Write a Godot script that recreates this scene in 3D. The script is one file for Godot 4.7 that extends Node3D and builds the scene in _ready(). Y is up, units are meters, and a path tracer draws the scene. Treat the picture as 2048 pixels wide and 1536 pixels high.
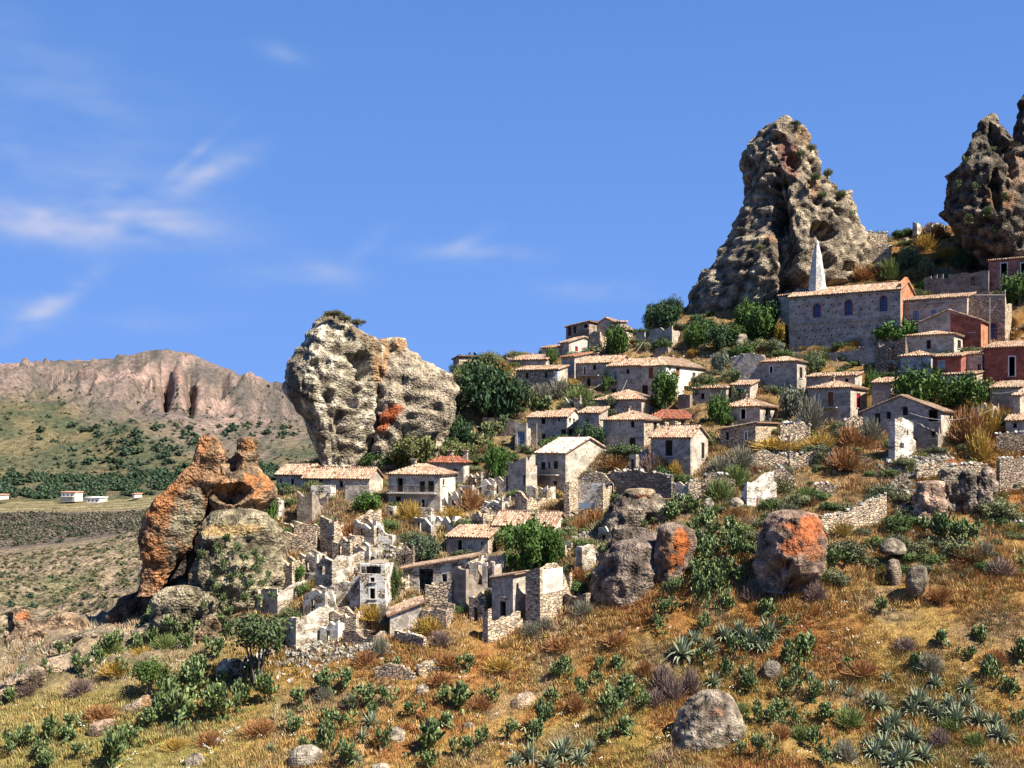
extends Node3D
# A ruined hillside village under rock pinnacles. World units are metres; the eye is at the origin and looks along -z.
const F := 2230.0    # focal length and eye level of the photograph, in its pixels: used to turn measured pixels plus a distance into places
const HZ := 880.0
const EXPO := 2.75
var rng := RandomNumberGenerator.new()
var nz := FastNoiseLite.new()
var nz2 := FastNoiseLite.new()
var cel := FastNoiseLite.new()
var rdg := FastNoiseLite.new()
var M := {}
var pads := []
var used := {}
var taken := {}
var marks := []
var feet := []        # feet of houses whose distance is given: the hill is laid under them
var collecting := true
var dims := {}

class MB:
	var v := PackedVector3Array()
	var n := PackedVector3Array()
	var c := PackedColorArray()
	func tri(a: Vector3, b: Vector3, d: Vector3, col: Color, out := Vector3.ZERO) -> void:
		var nn := (b - a).cross(d - a)
		if nn.length_squared() < 1e-14:
			return
		nn = nn.normalized()
		if out != Vector3.ZERO and nn.dot(out) < 0.0:
			nn = -nn
			v.append(a); v.append(b); v.append(d)
		else:
			v.append(a); v.append(d); v.append(b)
		for i in 3:
			n.append(nn); c.append(col)
	func quad(a: Vector3, b: Vector3, d: Vector3, e: Vector3, col: Color, out := Vector3.ZERO) -> void:
		tri(a, b, d, col, out)
		tri(a, d, e, col, out)
	func box(t: Transform3D, s: Vector3, col: Color) -> void:
		var h := s * 0.5
		for ax in 3:
			for sg in [-1.0, 1.0]:
				var u := Vector3.ZERO; var w := Vector3.ZERO; var o := Vector3.ZERO
				o[ax] = sg * h[ax]; u[(ax + 1) % 3] = h[(ax + 1) % 3]; w[(ax + 2) % 3] = h[(ax + 2) % 3]
				quad(t * (o - u - w), t * (o + u - w), t * (o + u + w), t * (o - u + w), col, t.basis * o)
	func tube(a: Vector3, b: Vector3, r0: float, r1: float, k: int, col: Color) -> void:
		var d := (b - a).normalized()
		var x := d.cross(Vector3(0.3, 0.2, 0.9)).normalized()
		var y := d.cross(x)
		for i in k:
			var p := TAU * i / k; var q := TAU * (i + 1) / k
			var e0 := x * cos(p) + y * sin(p); var e1 := x * cos(q) + y * sin(q)
			quad(a + e0 * r0, a + e1 * r0, b + e1 * r1, b + e0 * r1, col, e0 + e1)
	func mesh() -> ArrayMesh:
		var m := ArrayMesh.new()
		if v.is_empty():
			return m
		var arr := []
		arr.resize(Mesh.ARRAY_MAX)
		arr[Mesh.ARRAY_VERTEX] = v; arr[Mesh.ARRAY_NORMAL] = n; arr[Mesh.ARRAY_COLOR] = c
		m.add_surface_from_arrays(Mesh.PRIMITIVE_TRIANGLES, arr)
		return m

func grid_mesh(v: PackedVector3Array, c: PackedColorArray, w: int, h: int, wrap := false) -> ArrayMesh:
	# a sheet of w x h points, smooth normals
	var n := PackedVector3Array(); n.resize(v.size())
	var ix := PackedInt32Array()
	var cols := w if wrap else w - 1
	for j in h - 1:
		for i in cols:
			var i2 := (i + 1) % w
			var a := j * w + i; var b := j * w + i2; var d := (j + 1) * w + i2; var e := (j + 1) * w + i
			var k := (v[d] - v[a]).cross(v[e] - v[b])
			n[a] += k; n[b] += k; n[d] += k; n[e] += k
			ix.append(a); ix.append(d); ix.append(b); ix.append(a); ix.append(e); ix.append(d)
	for i in n.size():
		n[i] = n[i].normalized()
	var arr := []
	arr.resize(Mesh.ARRAY_MAX)
	arr[Mesh.ARRAY_VERTEX] = v; arr[Mesh.ARRAY_NORMAL] = n; arr[Mesh.ARRAY_COLOR] = c; arr[Mesh.ARRAY_INDEX] = ix
	var m := ArrayMesh.new()
	m.add_surface_from_arrays(Mesh.PRIMITIVE_TRIANGLES, arr)
	return m

func P(px: float, py: float, d: float) -> Vector3:
	return Vector3((px - 1024.0) / F * d, (HZ - py) / F * d, -d)

func numbered(s: String) -> String:
	var k: int = used.get(s, -1) + 1
	used[s] = k
	return s if k == 0 else "%s_%03d" % [s, k]

func thing(called: String, label: String, category: String, at: Vector3, yaw := 0.0, group := "") -> Node3D:
	var o := Node3D.new()
	o.name = numbered(called); add_child(o)
	o.position = at; o.rotation.y = yaw
	tag(o, label, category, group)
	return o

func tag(o: Node, label: String, category: String, group := "") -> void:
	if taken.has(label) and group == "":
		print("SAME LABEL: ", label)
	taken[label] = 1
	o.set_meta("label", label); o.set_meta("category", category); o.set_meta("kind", "thing")
	if group != "":
		o.set_meta("group", group)

func part(called: String, m: Mesh, mat: Material, parent: Node, stuff := false) -> MeshInstance3D:
	var o := MeshInstance3D.new()
	o.name = called; o.mesh = m; o.material_override = mat
	parent.add_child(o, true)
	if stuff:
		o.set_meta("kind", "stuff")
	return o

func structure(called: String, m: Mesh, mat: Material, kind := "structure") -> MeshInstance3D:
	var o := part(numbered(called), m, mat, self)
	o.set_meta("kind", kind)
	return o

# ---------------------------------------------------------------- materials
func noise_img(type: int, freq: float, s: int, seed_: int, oct := 4, ret := -1) -> Image:
	var f := FastNoiseLite.new()
	f.noise_type = type; f.frequency = freq; f.seed = seed_; f.fractal_octaves = oct
	if oct <= 1:
		f.fractal_type = FastNoiseLite.FRACTAL_NONE
	if ret >= 0:
		f.cellular_return_type = ret
	var im := f.get_seamless_image(s, s)
	im.convert(Image.FORMAT_L8)
	return im

func make_tex(s: int, imgs: Array, fn: Callable) -> Array:
	var ds := []
	for im in imgs:
		ds.append(im.get_data())
	var rgb := PackedByteArray(); rgb.resize(s * s * 3)
	var hh := PackedByteArray(); hh.resize(s * s)
	for i in s * s:
		var col: Color = fn.call(ds, i)
		rgb[i * 3] = int(clampf(col.r, 0, 1) * 255.0); rgb[i * 3 + 1] = int(clampf(col.g, 0, 1) * 255.0); rgb[i * 3 + 2] = int(clampf(col.b, 0, 1) * 255.0)
		hh[i] = int(clampf(col.a, 0, 1) * 255.0)
	return [ImageTexture.create_from_image(Image.create_from_data(s, s, false, Image.FORMAT_RGB8, rgb)), ImageTexture.create_from_image(Image.create_from_data(s, s, false, Image.FORMAT_L8, hh))]

func mat(called: String, col: Color, tex: Array = [], scale := Vector3.ONE, bump := 0.0, rough := 0.95) -> StandardMaterial3D:
	var m := StandardMaterial3D.new()
	m.resource_name = called
	m.albedo_color = col.linear_to_srgb(); m.vertex_color_use_as_albedo = true
	m.roughness = rough; m.metallic_specular = 0.3
	if tex.size():
		m.albedo_texture = tex[0]
		m.uv1_triplanar = true; m.uv1_world_triplanar = true; m.uv1_scale = scale
		if bump != 0.0:
			m.heightmap_enabled = true; m.heightmap_texture = tex[1]; m.heightmap_scale = bump
	M[called] = m
	return m

func leafmat(called: String, col: Color, back := 0.25, rough := 0.6) -> void:
	var m := mat(called, col, [], Vector3.ONE, 0.0, rough)
	m.backlight_enabled = back > 0.0; m.backlight = Color(back, back, back)

func g(v: float, a := 1.0) -> Color:
	return Color(v, v, v, a)

func make_materials() -> void:
	var CE := FastNoiseLite.TYPE_CELLULAR
	var SX := FastNoiseLite.TYPE_SIMPLEX_SMOOTH
	var rock := make_tex(512, [noise_img(CE, 0.055, 512, 3, 1, FastNoiseLite.RETURN_DISTANCE), noise_img(CE, 0.13, 512, 5, 1, FastNoiseLite.RETURN_DISTANCE), noise_img(SX, 0.012, 512, 7, 5)], func(d, i):
		var a: float = d[0][i] / 255.0; var b: float = d[1][i] / 255.0; var k: float = d[2][i] / 255.0
		var peb := 1.0 - a * 0.75 - b * 0.35
		var v := clampf(0.22 + peb * 0.95 + (k - 0.5) * 0.6, 0.1, 1.0)
		return Color(v, v * 0.985, v * 0.95, clampf(peb * 0.8 + k * 0.3, 0, 1)))
	var stone := make_tex(512, [noise_img(CE, 0.05, 512, 11, 1, FastNoiseLite.RETURN_DISTANCE2_SUB), noise_img(CE, 0.05, 512, 11, 1, FastNoiseLite.RETURN_CELL_VALUE), noise_img(SX, 0.02, 512, 13, 5)], func(d, i):
		var e: float = d[0][i] / 255.0; var cv: float = d[1][i] / 255.0; var k: float = d[2][i] / 255.0
		var joint := smoothstep(0.03, 0.22, e)
		var v := (0.42 + 0.58 * joint) * (0.68 + 0.42 * cv) * (0.8 + 0.4 * k)
		return Color(v, v * lerpf(0.97, 0.9, cv), v * lerpf(0.92, 0.8, cv), joint * 0.8 + cv * 0.2))
	var plaster := make_tex(512, [noise_img(SX, 0.009, 512, 21, 5), noise_img(SX, 0.06, 512, 22, 4), noise_img(CE, 0.07, 512, 23, 1, FastNoiseLite.RETURN_DISTANCE)], func(d, i):
		var a: float = d[0][i] / 255.0; var b: float = d[1][i] / 255.0; var cc: float = d[2][i] / 255.0
		var v := 0.78 + 0.4 * a * 0.8 + (b - 0.5) * 0.35
		var bare := smoothstep(0.57, 0.68, a + (b - 0.5) * 0.35)
		v = lerpf(v, 0.32 + 0.6 * (1.0 - cc), bare * 0.85) * (0.86 + 0.28 * smoothstep(0.35, 0.6, a))
		return Color(v, v * lerpf(0.985, 0.95, bare), v * lerpf(0.96, 0.88, bare), 0.7 - bare * 0.5 + b * 0.3))
	var worn := make_tex(512, [noise_img(SX, 0.011, 512, 61, 5), noise_img(SX, 0.06, 512, 62, 4), noise_img(CE, 0.05, 512, 63, 1, FastNoiseLite.RETURN_DISTANCE2_SUB), noise_img(CE, 0.05, 512, 63, 1, FastNoiseLite.RETURN_CELL_VALUE)], func(d, i):
		var a: float = d[0][i] / 255.0; var b: float = d[1][i] / 255.0; var e: float = d[2][i] / 255.0; var cv: float = d[3][i] / 255.0
		var bare := smoothstep(0.47, 0.54, a + (b - 0.5) * 0.4)
		var joint := smoothstep(0.03, 0.2, e)
		var v := lerpf(0.86 + (b - 0.5) * 0.35, (0.32 + 0.5 * joint) * (0.6 + 0.5 * cv), bare)
		return Color(v, v * lerpf(0.99, 0.92, bare), v * lerpf(0.97, 0.82, bare), lerpf(0.85, joint * 0.6, bare)))
	var soil := make_tex(512, [noise_img(SX, 0.02, 512, 31, 5), noise_img(SX, 0.09, 512, 32, 3)], func(d, i):
		var a: float = d[0][i] / 255.0; var b: float = d[1][i] / 255.0
		var v := 0.5 + 0.55 * a + (b - 0.5) * 0.7
		return Color(v, v * (0.92 + 0.1 * b), v * 0.9, b))
	var far := make_tex(512, [noise_img(SX, 0.015, 512, 41, 6), noise_img(SX, 0.07, 512, 42, 4)], func(d, i):
		var a: float = d[0][i] / 255.0; var b: float = d[1][i] / 255.0
		var v := 0.45 + 0.6 * a + (b - 0.5) * 0.8
		return Color(v, v * 0.98, v * 0.96, b * 0.7 + a * 0.3))
	mat("rock", g(1), rock, Vector3(0.11, 0.11, 0.11), 45.0)
	mat("boulder", g(1), rock, Vector3(0.2, 0.2, 0.2), 22.0)
	mat("ground", g(1), soil, Vector3(0.1, 0.1, 0.1), 12.0)
	mat("far", g(1), far, Vector3(0.017, 0.017, 0.017), 160.0)
	for k in [["plaster", 0.54, 0.49, 0.42], ["grey", 0.46, 0.415, 0.365], ["white", 0.72, 0.7, 0.65], ["brown", 0.3, 0.25, 0.21], ["red", 0.34, 0.12, 0.09], ["pink", 0.4, 0.2, 0.17], ["blue", 0.36, 0.39, 0.46], ["orange", 0.52, 0.23, 0.13]]:
		mat(k[0], Color(k[1], k[2], k[3]), plaster, Vector3(0.09, 0.09, 0.09), 6.0)
	mat("pale", Color(0.66, 0.62, 0.55), worn, Vector3(0.1, 0.13, 0.1), 9.0)
	mat("wornwhite", Color(0.82, 0.8, 0.75), worn, Vector3(0.08, 0.1, 0.08), 8.0)
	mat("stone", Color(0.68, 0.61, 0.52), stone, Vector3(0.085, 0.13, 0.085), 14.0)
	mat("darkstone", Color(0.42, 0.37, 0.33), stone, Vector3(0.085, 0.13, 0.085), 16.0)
	mat("plain", g(1), [], Vector3.ONE, 0.0, 0.85)
	mat("wood", g(1), soil, Vector3(0.4, 0.1, 0.4), 0.0, 0.8)
	mat("tile", g(1), soil, Vector3(0.3, 0.3, 0.3), 0.0, 0.9)
	mat("glass", g(1), [], Vector3.ONE, 0.0, 0.25)
	leafmat("leaf", g(1), 0.3)
	leafmat("pad", g(1), 0.0, 0.45)
	leafmat("agave", g(1), 0.0, 0.42)
	leafmat("grass", g(1), 0.35, 0.8)

# ---------------------------------------------------------------- thin-plate surface
class TPS:
	var x := PackedFloat64Array()
	var z := PackedFloat64Array()
	var w := PackedFloat64Array()
	var n := 0
	func fit(pts: Array, smooth: float) -> void:
		n = pts.size()
		var m := n + 3
		var a := []
		for i in m:
			var row := PackedFloat64Array(); row.resize(m + 1); a.append(row)
		for p in pts:
			x.append(p[0]); z.append(p[2])
		for i in n:
			for j in n:
				a[i][j] = U(x[i] - x[j], z[i] - z[j])
			a[i][i] = smooth
			a[i][n] = 1.0; a[i][n + 1] = x[i]; a[i][n + 2] = z[i]
			a[n][i] = 1.0; a[n + 1][i] = x[i]; a[n + 2][i] = z[i]
			a[i][m] = pts[i][1]
		for c in m:
			var best := c
			for r in range(c + 1, m):
				if absf(a[r][c]) > absf(a[best][c]):
					best = r
			var tmp = a[c]; a[c] = a[best]; a[best] = tmp
			for r in range(c + 1, m):
				var f: float = a[r][c] / a[c][c]
				if f != 0.0:
					var rr: PackedFloat64Array = a[r]; var rc: PackedFloat64Array = a[c]
					for k in range(c, m + 1):
						rr[k] -= f * rc[k]
					a[r] = rr
		w.resize(m)
		for r in range(m - 1, -1, -1):
			var s: float = a[r][m]
			for k in range(r + 1, m):
				s -= a[r][k] * w[k]
			w[r] = s / a[r][r]
	func U(dx: float, dz: float) -> float:
		var q := dx * dx + dz * dz
		return 0.0 if q < 1e-9 else q * log(q)
	func at(px: float, pz: float) -> float:
		var s := w[n] + w[n + 1] * px + w[n + 2] * pz
		for i in n:
			var dx := px - x[i]; var dz := pz - z[i]
			var q := dx * dx + dz * dz
			if q > 1e-9:
				s += w[i] * q * log(q)
		return s

# ---------------------------------------------------------------- near hill
const GX0 := -150.0
const GZ0 := -290.0
const GS := 2.5
const GW := 124
const GH := 92
var hg := PackedFloat32Array()

func near_points() -> Array:
	var t := [-300,1600,102, 300,1640,96, 1024,1640,94, 1800,1640,93, 2400,1640,93,
		0,1536,104, 512,1536,101, 1024,1536,100, 1536,1536,99, 2048,1536,99,
		300,1430,112, 700,1400,113, 1024,1400,113, 1536,1400,111, 2048,1400,109, 2300,1400,108,
		0,1450,112, 100,1400,118, 100,1300,130, 60,1250,140, 200,1250,142, 300,1230,140, 400,1240,135, 300,1330,122, 500,1300,123,
		640,1300,122, 760,1290,122, 900,1250,124, 1000,1285,121, 1150,1230,123, 1300,1230,121, 1400,1240,120, 1600,1165,124,
		560,1240,130, 700,1235,128, 850,1190,132, 980,1115,138, 1100,1180,130,
		540,1070,145, 640,1110,141, 750,1110,140, 850,1060,146, 1000,1040,148, 1120,1070,140, 1200,1080,136, 1300,1100,132, 1440,1120,129,
		560,985,158, 700,1000,156, 840,1018,153, 960,990,158, 1080,1000,153, 1240,1000,148, 1350,1000,146, 1500,1015,142,
		1000,900,172, 1100,880,170, 1250,905,162, 1400,955,152, 1480,900,158, 1640,900,154, 1750,890,154, 1900,900,150, 1700,960,147, 1850,1030,138, 2048,960,146, 2048,1060,133, 1700,1060,135, 1800,1170,125, 2048,1200,118, 1500,1280,119, 1800,1300,115,
		700,950,170, 880,935,172, 950,830,182, 1060,790,184, 1200,835,174, 1200,775,185, 1330,790,181, 1450,800,176, 1560,790,174, 1650,835,166, 1800,800,166, 1960,830,160, 2048,800,162,
		920,740,200, 1030,735,198, 1100,710,205, 1200,675,212, 1300,690,205, 1420,690,202, 1540,720,192, 1700,735,184, 1860,745,176, 1960,700,180, 2048,720,174,
		1335,640,216, 1410,605,222, 1700,640,200, 1800,691,190, 1578,710,201, 1900,640,190, 1990,680,184, 1990,590,196, 2048,600,192, 1850,560,210, 1750,500,225, 1800,468,238, 1860,458,236, 2048,500,215, 1600,590,212,
		2300,1000,140, 2300,750,172, 2300,550,200]
	var pts := []
	for i in range(0, t.size(), 3):
		var p := P(t[i], t[i + 1], t[i + 2])
		pts.append([p.x, p.y, p.z])
	for q in [[-90, -46, -135], [-95, -46, -110], [-130, -60, -140], [-57, -40, -180], [-100, -52, -185], [-45, -40, -200], [-40, -14, -222], [-10, -3, -252], [20, 5, -250], [60, 16, -272], [110, 35, -285], [85, 40, -262], [-60, -38, -230], [-20, 4, -228], [-110, -55, -270], [-46, -22, -172], [-40, -12, -188]]:
		pts.append(q)
	return pts

func make_near() -> void:
	var t := TPS.new()
	var pts := near_points()
	pts.append_array(feet)
	t.fit(pts, 60.0)
	hg.resize(GW * GH)
	for j in GH:
		for i in GW:
			var x := GX0 + i * GS; var z := GZ0 + j * GS
			hg[j * GW + i] = t.at(x, z) + nz.get_noise_2d(x * 6.0, z * 6.0) * 0.7

func h(x: float, z: float) -> float:
	var u := clampf((x - GX0) / GS, 0.0, GW - 1.01); var w := clampf((z - GZ0) / GS, 0.0, GH - 1.01)
	var i := int(u); var j := int(w); u -= i; w -= j
	var k := j * GW + i
	return lerpf(lerpf(hg[k], hg[k + 1], u), lerpf(hg[k + GW], hg[k + GW + 1], u), w)

func hit(px: float, py: float) -> Vector3:
	# where the line of sight through a photograph pixel meets the near hill
	var tx := (px - 1024.0) / F; var ty := (HZ - py) / F
	var d := 85.0
	var near := 1e9; var nd := 200.0
	while d < 262.0:
		var gap := ty * d - h(tx * d, -d)
		if d > 110.0 and gap < near:
			near = gap; nd = d
		if gap < 0.0:
			var lo := d - 0.5; var hi := d
			for k in 6:
				var m := (lo + hi) * 0.5
				if ty * m < h(tx * m, -m): hi = m
				else: lo = m
			return Vector3(tx * hi, ty * hi, -hi)
		d += 0.5
	return Vector3(tx * nd, h(tx * nd, -nd), -nd)

func ground_colour(p: Vector3) -> Color:
	var a := nz.get_noise_2d(p.x * 3.0, p.z * 3.0); var b := nz2.get_noise_2d(p.x * 9.0, p.z * 9.0); var k := nz2.get_noise_2d(p.x * 2.5 + 500.0, p.z * 2.5)
	var c := Color(0.275, 0.145, 0.046).lerp(Color(0.35, 0.22, 0.082), clampf(0.5 + a * 1.6, 0, 1))
	c = c.lerp(Color(0.21, 0.185, 0.055), clampf(0.16 + k * 1.6 - a * 0.6 - clampf(p.x * 0.012, 0.0, 0.3), 0, 0.7))
	c = c.lerp(Color(0.27, 0.115, 0.042), clampf(b * 2.2 - 0.15, 0, 0.75))
	c = c.lerp(Color(0.22, 0.165, 0.11), clampf(-b * 2.2 - 0.2, 0, 0.8))
	var green := clampf((-p.x - 16.0) / 24.0, 0.0, 0.7) * clampf((p.z + 140.0) / 20.0, 0.0, 1.0)
	c = c.lerp(Color(0.225, 0.21, 0.075), green)
	var vill := clampf((-p.z - 121.0) / 14.0, 0.0, 1.0) * clampf((60.0 - p.x) / 25.0, 0.0, 1.0)
	c = c.lerp(Color(0.24, 0.19, 0.13), vill * clampf(0.45 + b * 1.5, 0.0, 0.8))
	c = c.lerp(Color(0.27, 0.22, 0.17) * (1.0 + b), flank(p.x, p.z) * 0.8)
	return c

func flank(x: float, z: float) -> float:
	# the stony outer flank of the hill above the valley
	return clampf((-x - 30.0) / 10.0, 0.0, 1.0) * clampf((-z - 116.0) / 7.0, 0.0, 1.0) * clampf((z + 160.0) / 10.0, 0.0, 1.0)

func build_near_mesh() -> void:
	var s := 0.8
	var x0 := -140.0; var z0 := -282.0
	var w := int(286.0 / s); var hh := int(200.0 / s)
	var v := PackedVector3Array(); var c := PackedColorArray()
	v.resize(w * hh); c.resize(w * hh)
	for j in hh:
		for i in w:
			var x := x0 + i * s; var z := z0 + j * s
			var y := h(x, z) + nz2.get_noise_2d(x * 22.0, z * 22.0) * 0.28 + nz2.get_noise_2d(x * 60.0, z * 60.0) * 0.12
			var rid := 1.0 - absf(nz.get_noise_2d(x * 11.0 + 60.0, z * 11.0))
			y += (pow(rid, 5.0) - 0.35) * (0.55 + flank(x, z) * 1.3)
			if z < -122.0:
				var st := fposmod(y / 2.3, 1.0)
				y += (smoothstep(0.25, 0.75, st) - st) * 2.3 * 0.4
			var p := Vector3(x, y, z)
			v[j * w + i] = p; c[j * w + i] = ground_colour(p)
	for q in pads:
		var cen: Vector3 = q[0]; var r: float = maxf(q[3], q[4]) * 0.75 + 2.0
		var ex: Vector3 = q[1]; var ez: Vector3 = q[2]
		for j in range(maxi(0, int((cen.z - r - z0) / s)), mini(hh, int((cen.z + r - z0) / s) + 1)):
			for i in range(maxi(0, int((cen.x - r - x0) / s)), mini(w, int((cen.x + r - x0) / s) + 1)):
				var p := v[j * w + i]
				var d := p - cen
				var dx: float = maxf(0.0, absf(d.dot(ex)) - q[3] * 0.5 + 0.1); var dz: float = d.dot(ez) - q[4] * 0.5
				if dx == 0.0 and dz < -0.1 and dz > -q[4] + 0.1:
					p.y = minf(p.y, cen.y + q[5])
				elif dz > -q[4] * 0.7 and dz < 4.5 and dx < 1.6:
					# the yard in front of a house lies no higher than its foot
					p.y = minf(p.y, cen.y + maxf(0.0, maxf(dz, 0.0) - 2.4) * 0.8 + dx * 0.9)
				v[j * w + i] = p
	structure("hillside", grid_mesh(v, c, w, hh), M.ground)

func inside_pad(x: float, z: float) -> bool:
	for q in pads:
		var d: Vector3 = Vector3(x, 0, z) - q[0]
		d.y = 0
		if d.length_squared() < 400.0 and absf(d.dot(q[1])) < q[3] * 0.5 + 0.2 and absf(d.dot(q[2])) < q[4] * 0.5 + 0.2:
			return true
	return false

# ---------------------------------------------------------------- far valley and mountain
var ft := TPS.new()
func fx(px: float) -> float: return px * 0.1
func fd(d: float) -> float: return log(d) * 160.0

func make_far() -> void:
	var t := [0,1430,170, 300,1400,170, 0,1240,240, 200,1225,245, 280,1190,260, 0,1160,320, 130,1180,300, 250,1130,330, 280,1065,420, 150,1090,430, 0,1120,430, 500,1000,420, 800,1000,420, 1400,1000,420, 2048,1000,420,
		0,1088,560, 270,1062,560, 0,1032,700, 280,1030,690, 0,1018,770, 280,1010,770, 140,1001,830, 300,992,830, 700,960,760, 1400,960,760, 2048,960,760,
		0,965,900, 200,932,950, 400,900,980, 560,905,980, 0,865,1020, 250,850,1050, 430,852,1080, 600,875,1050, 0,803,1120, 130,800,1150, 250,822,1150, 400,792,1250, 560,830,1200, 0,762,1250, 200,762,1280, 400,765,1350,
		0,722,1450, 100,717,1450, 200,714,1450, 280,704,1450, 360,704,1450, 400,735,1420, 480,744,1420, 560,768,1400, 640,800,1380, 760,850,1350, 1000,900,1350, 1500,930,1300, 2048,940,1300, -300,730,1450, -700,745,1450, -300,1000,830, -700,1000,830, -300,1200,240, -700,1200,240, -300,1100,430, 2600,950,1300, 2600,980,420]
	var pts := []
	for i in range(0, t.size(), 3):
		pts.append([fx(t[i]), (HZ - t[i + 1]) / F * t[i + 2], fd(t[i + 2])])
	for px in [-700, 0, 300, 700, 1400, 2100, 2600]:
		pts.append([fx(px), -20.0, fd(1950)]); pts.append([fx(px), -40.0, fd(2600)])
	for px in [500, 900, 1500, 2100]:
		pts.append([fx(px), -45.0, fd(230)])
	ft.fit(pts, 30.0)

func fh(px: float, d: float) -> float:
	var y := ft.at(fx(px), fd(d))
	var x := (px - 1024.0) / F * d
	var up := clampf((d - 1000.0) / 250.0, 0.0, 1.0) * clampf((1500.0 - d) / 60.0, 0.25, 1.0)
	var ridge := absf(nz.get_noise_2d(x * 0.9 + 90.0, d * 0.22))
	var gul := absf(nz2.get_noise_2d(x * 1.1, d * 0.25 + 40.0))
	y += up * (14.0 - ridge * 40.0 - gul * 52.0) * smoothstep(1080.0, 1300.0, d) * smoothstep(1450.0, 1400.0, d)
	var mid := smoothstep(480.0, 400.0, d)
	y += mid * (nz2.get_noise_2d(x * 1.6 + 30.0, d * 1.6) * 5.0 - (rdg.get_noise_2d(x * 0.5, d * 0.5) * 0.5 + 0.5) * 2.5 + 1.5)
	if d > 1150.0 and d < 1430.0:
		# two deep clefts and a bulging crag between them
		var hgt := smoothstep(1170.0, 1230.0, d) * smoothstep(1430.0, 1330.0, d)
		y += hgt * (16.0 * exp(-pow((px - 358.0) / 15.0, 2)) - 34.0 * exp(-pow((px - 331.0 - nz2.get_noise_1d(d * 3.0) * 8.0) / 7.0, 2)) - 30.0 * exp(-pow((px - 381.0 - nz2.get_noise_1d(d * 3.0 + 90.0) * 8.0) / 6.0, 2)) + 12.0 * exp(-pow((px - 405.0) / 14.0, 2)))
	y += nz2.get_noise_2d(x * 0.9, d * 0.9) * (1.0 + 7.0 * clampf((d - 850.0) / 200.0, 0.0, 1.0))
	y -= (rdg.get_noise_2d(x * 0.35, d * 0.12) * 0.5 + 0.5) * 10.0 * up
	y += nz2.get_noise_2d(x * 3.0, d * 3.0) * (0.5 + 6.0 * up) + nz2.get_noise_2d(x * 8.0, d * 8.0) * (0.3 + 3.2 * up)
	return y

func fhit(px: float, py: float, d0: float) -> Vector3:
	var d := d0
	while d < 1900.0:
		if (HZ - py) / F * d < fh(px, d):
			return P(px, py, d)
		d *= 1.004
	return P(px, py, 1400.0)

func build_far_mesh() -> void:
	var cols := []
	var x := -1500.0
	while x < 3200.0:
		cols.append(x)
		x += 3.0 if x > -60.0 and x < 690.0 else (12.0 if x < 690.0 and x > -400.0 else 60.0)
	var ds := []
	var d := 150.0
	while d < 2700.0:
		ds.append(d)
		d *= 1.011 if d < 1500.0 else 1.05
	var v := PackedVector3Array(); var c := PackedColorArray()
	for dd in ds:
		for px in cols:
			var p := Vector3((px - 1024.0) / F * dd, fh(px, dd), -dd)
			v.append(p)
			var a := nz.get_noise_2d(p.x * 0.5, p.z * 0.5); var b := nz2.get_noise_2d(p.x * 1.6, p.z * 1.6 + p.y)
			var k: Color
			if dd < 500.0:
				k = Color(0.28, 0.225, 0.15).lerp(Color(0.15, 0.155, 0.075), clampf(0.5 + a * 2.0 + b * 3.0, 0, 1)).lerp(Color(0.33, 0.24, 0.17), clampf(b * 4.0 - 0.8, 0.0, 0.7))
			elif dd < 735.0:
				k = Color(0.17, 0.145, 0.11)
			elif dd < 830.0:
				var strip := sin(dd * 0.35 + a * 3.0)
				k = Color(0.36, 0.3, 0.17) if strip > -0.2 else Color(0.17, 0.16, 0.07)
			else:
				var up := clampf((p.y - 14.0 + clampf((px - 230.0) * 0.1, -12.0, 30.0)) / 32.0 + a * 1.2, 0, 1)
				k = Color(0.18, 0.155, 0.085).lerp(Color(0.095, 0.11, 0.06), clampf(0.5 + b * 2.0, 0, 1))
				k = k.lerp(Color(0.24, 0.19, 0.165).lerp(Color(0.14, 0.125, 0.11), clampf(0.5 + b * 3.0, 0, 1)), up)
				k = k.lerp(Color(0.46, 0.33, 0.28), clampf(nz.get_noise_2d(p.x * 1.8 + 40.0, p.y * 3.6) * 3.6 - 0.6 + b * 1.5, 0, 0.85) * up)
				k = k.lerp(Color(0.46, 0.29, 0.23), 0.75 * exp(-pow((px - 365.0) / 50.0, 2)) * smoothstep(1160.0, 1220.0, dd) * smoothstep(1390.0, 1330.0, dd) * clampf(0.6 + b * 2.0, 0.0, 1.0))
			c.append(k)
	structure("valley_and_mountain", grid_mesh(v, c, cols.size(), ds.size()), M.far)
# ---------------------------------------------------------------- walls
func _spans(top: float, y0: float, cuts: Array) -> Array:
	var out := []
	var y := y0
	for k in cuts:
		if k[0] > y and k[0] < top:
			out.append([y, k[0], true])
		y = maxf(y, k[1])
	if y < top - 0.02:
		out.append([y, top, false])
	return out

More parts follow.
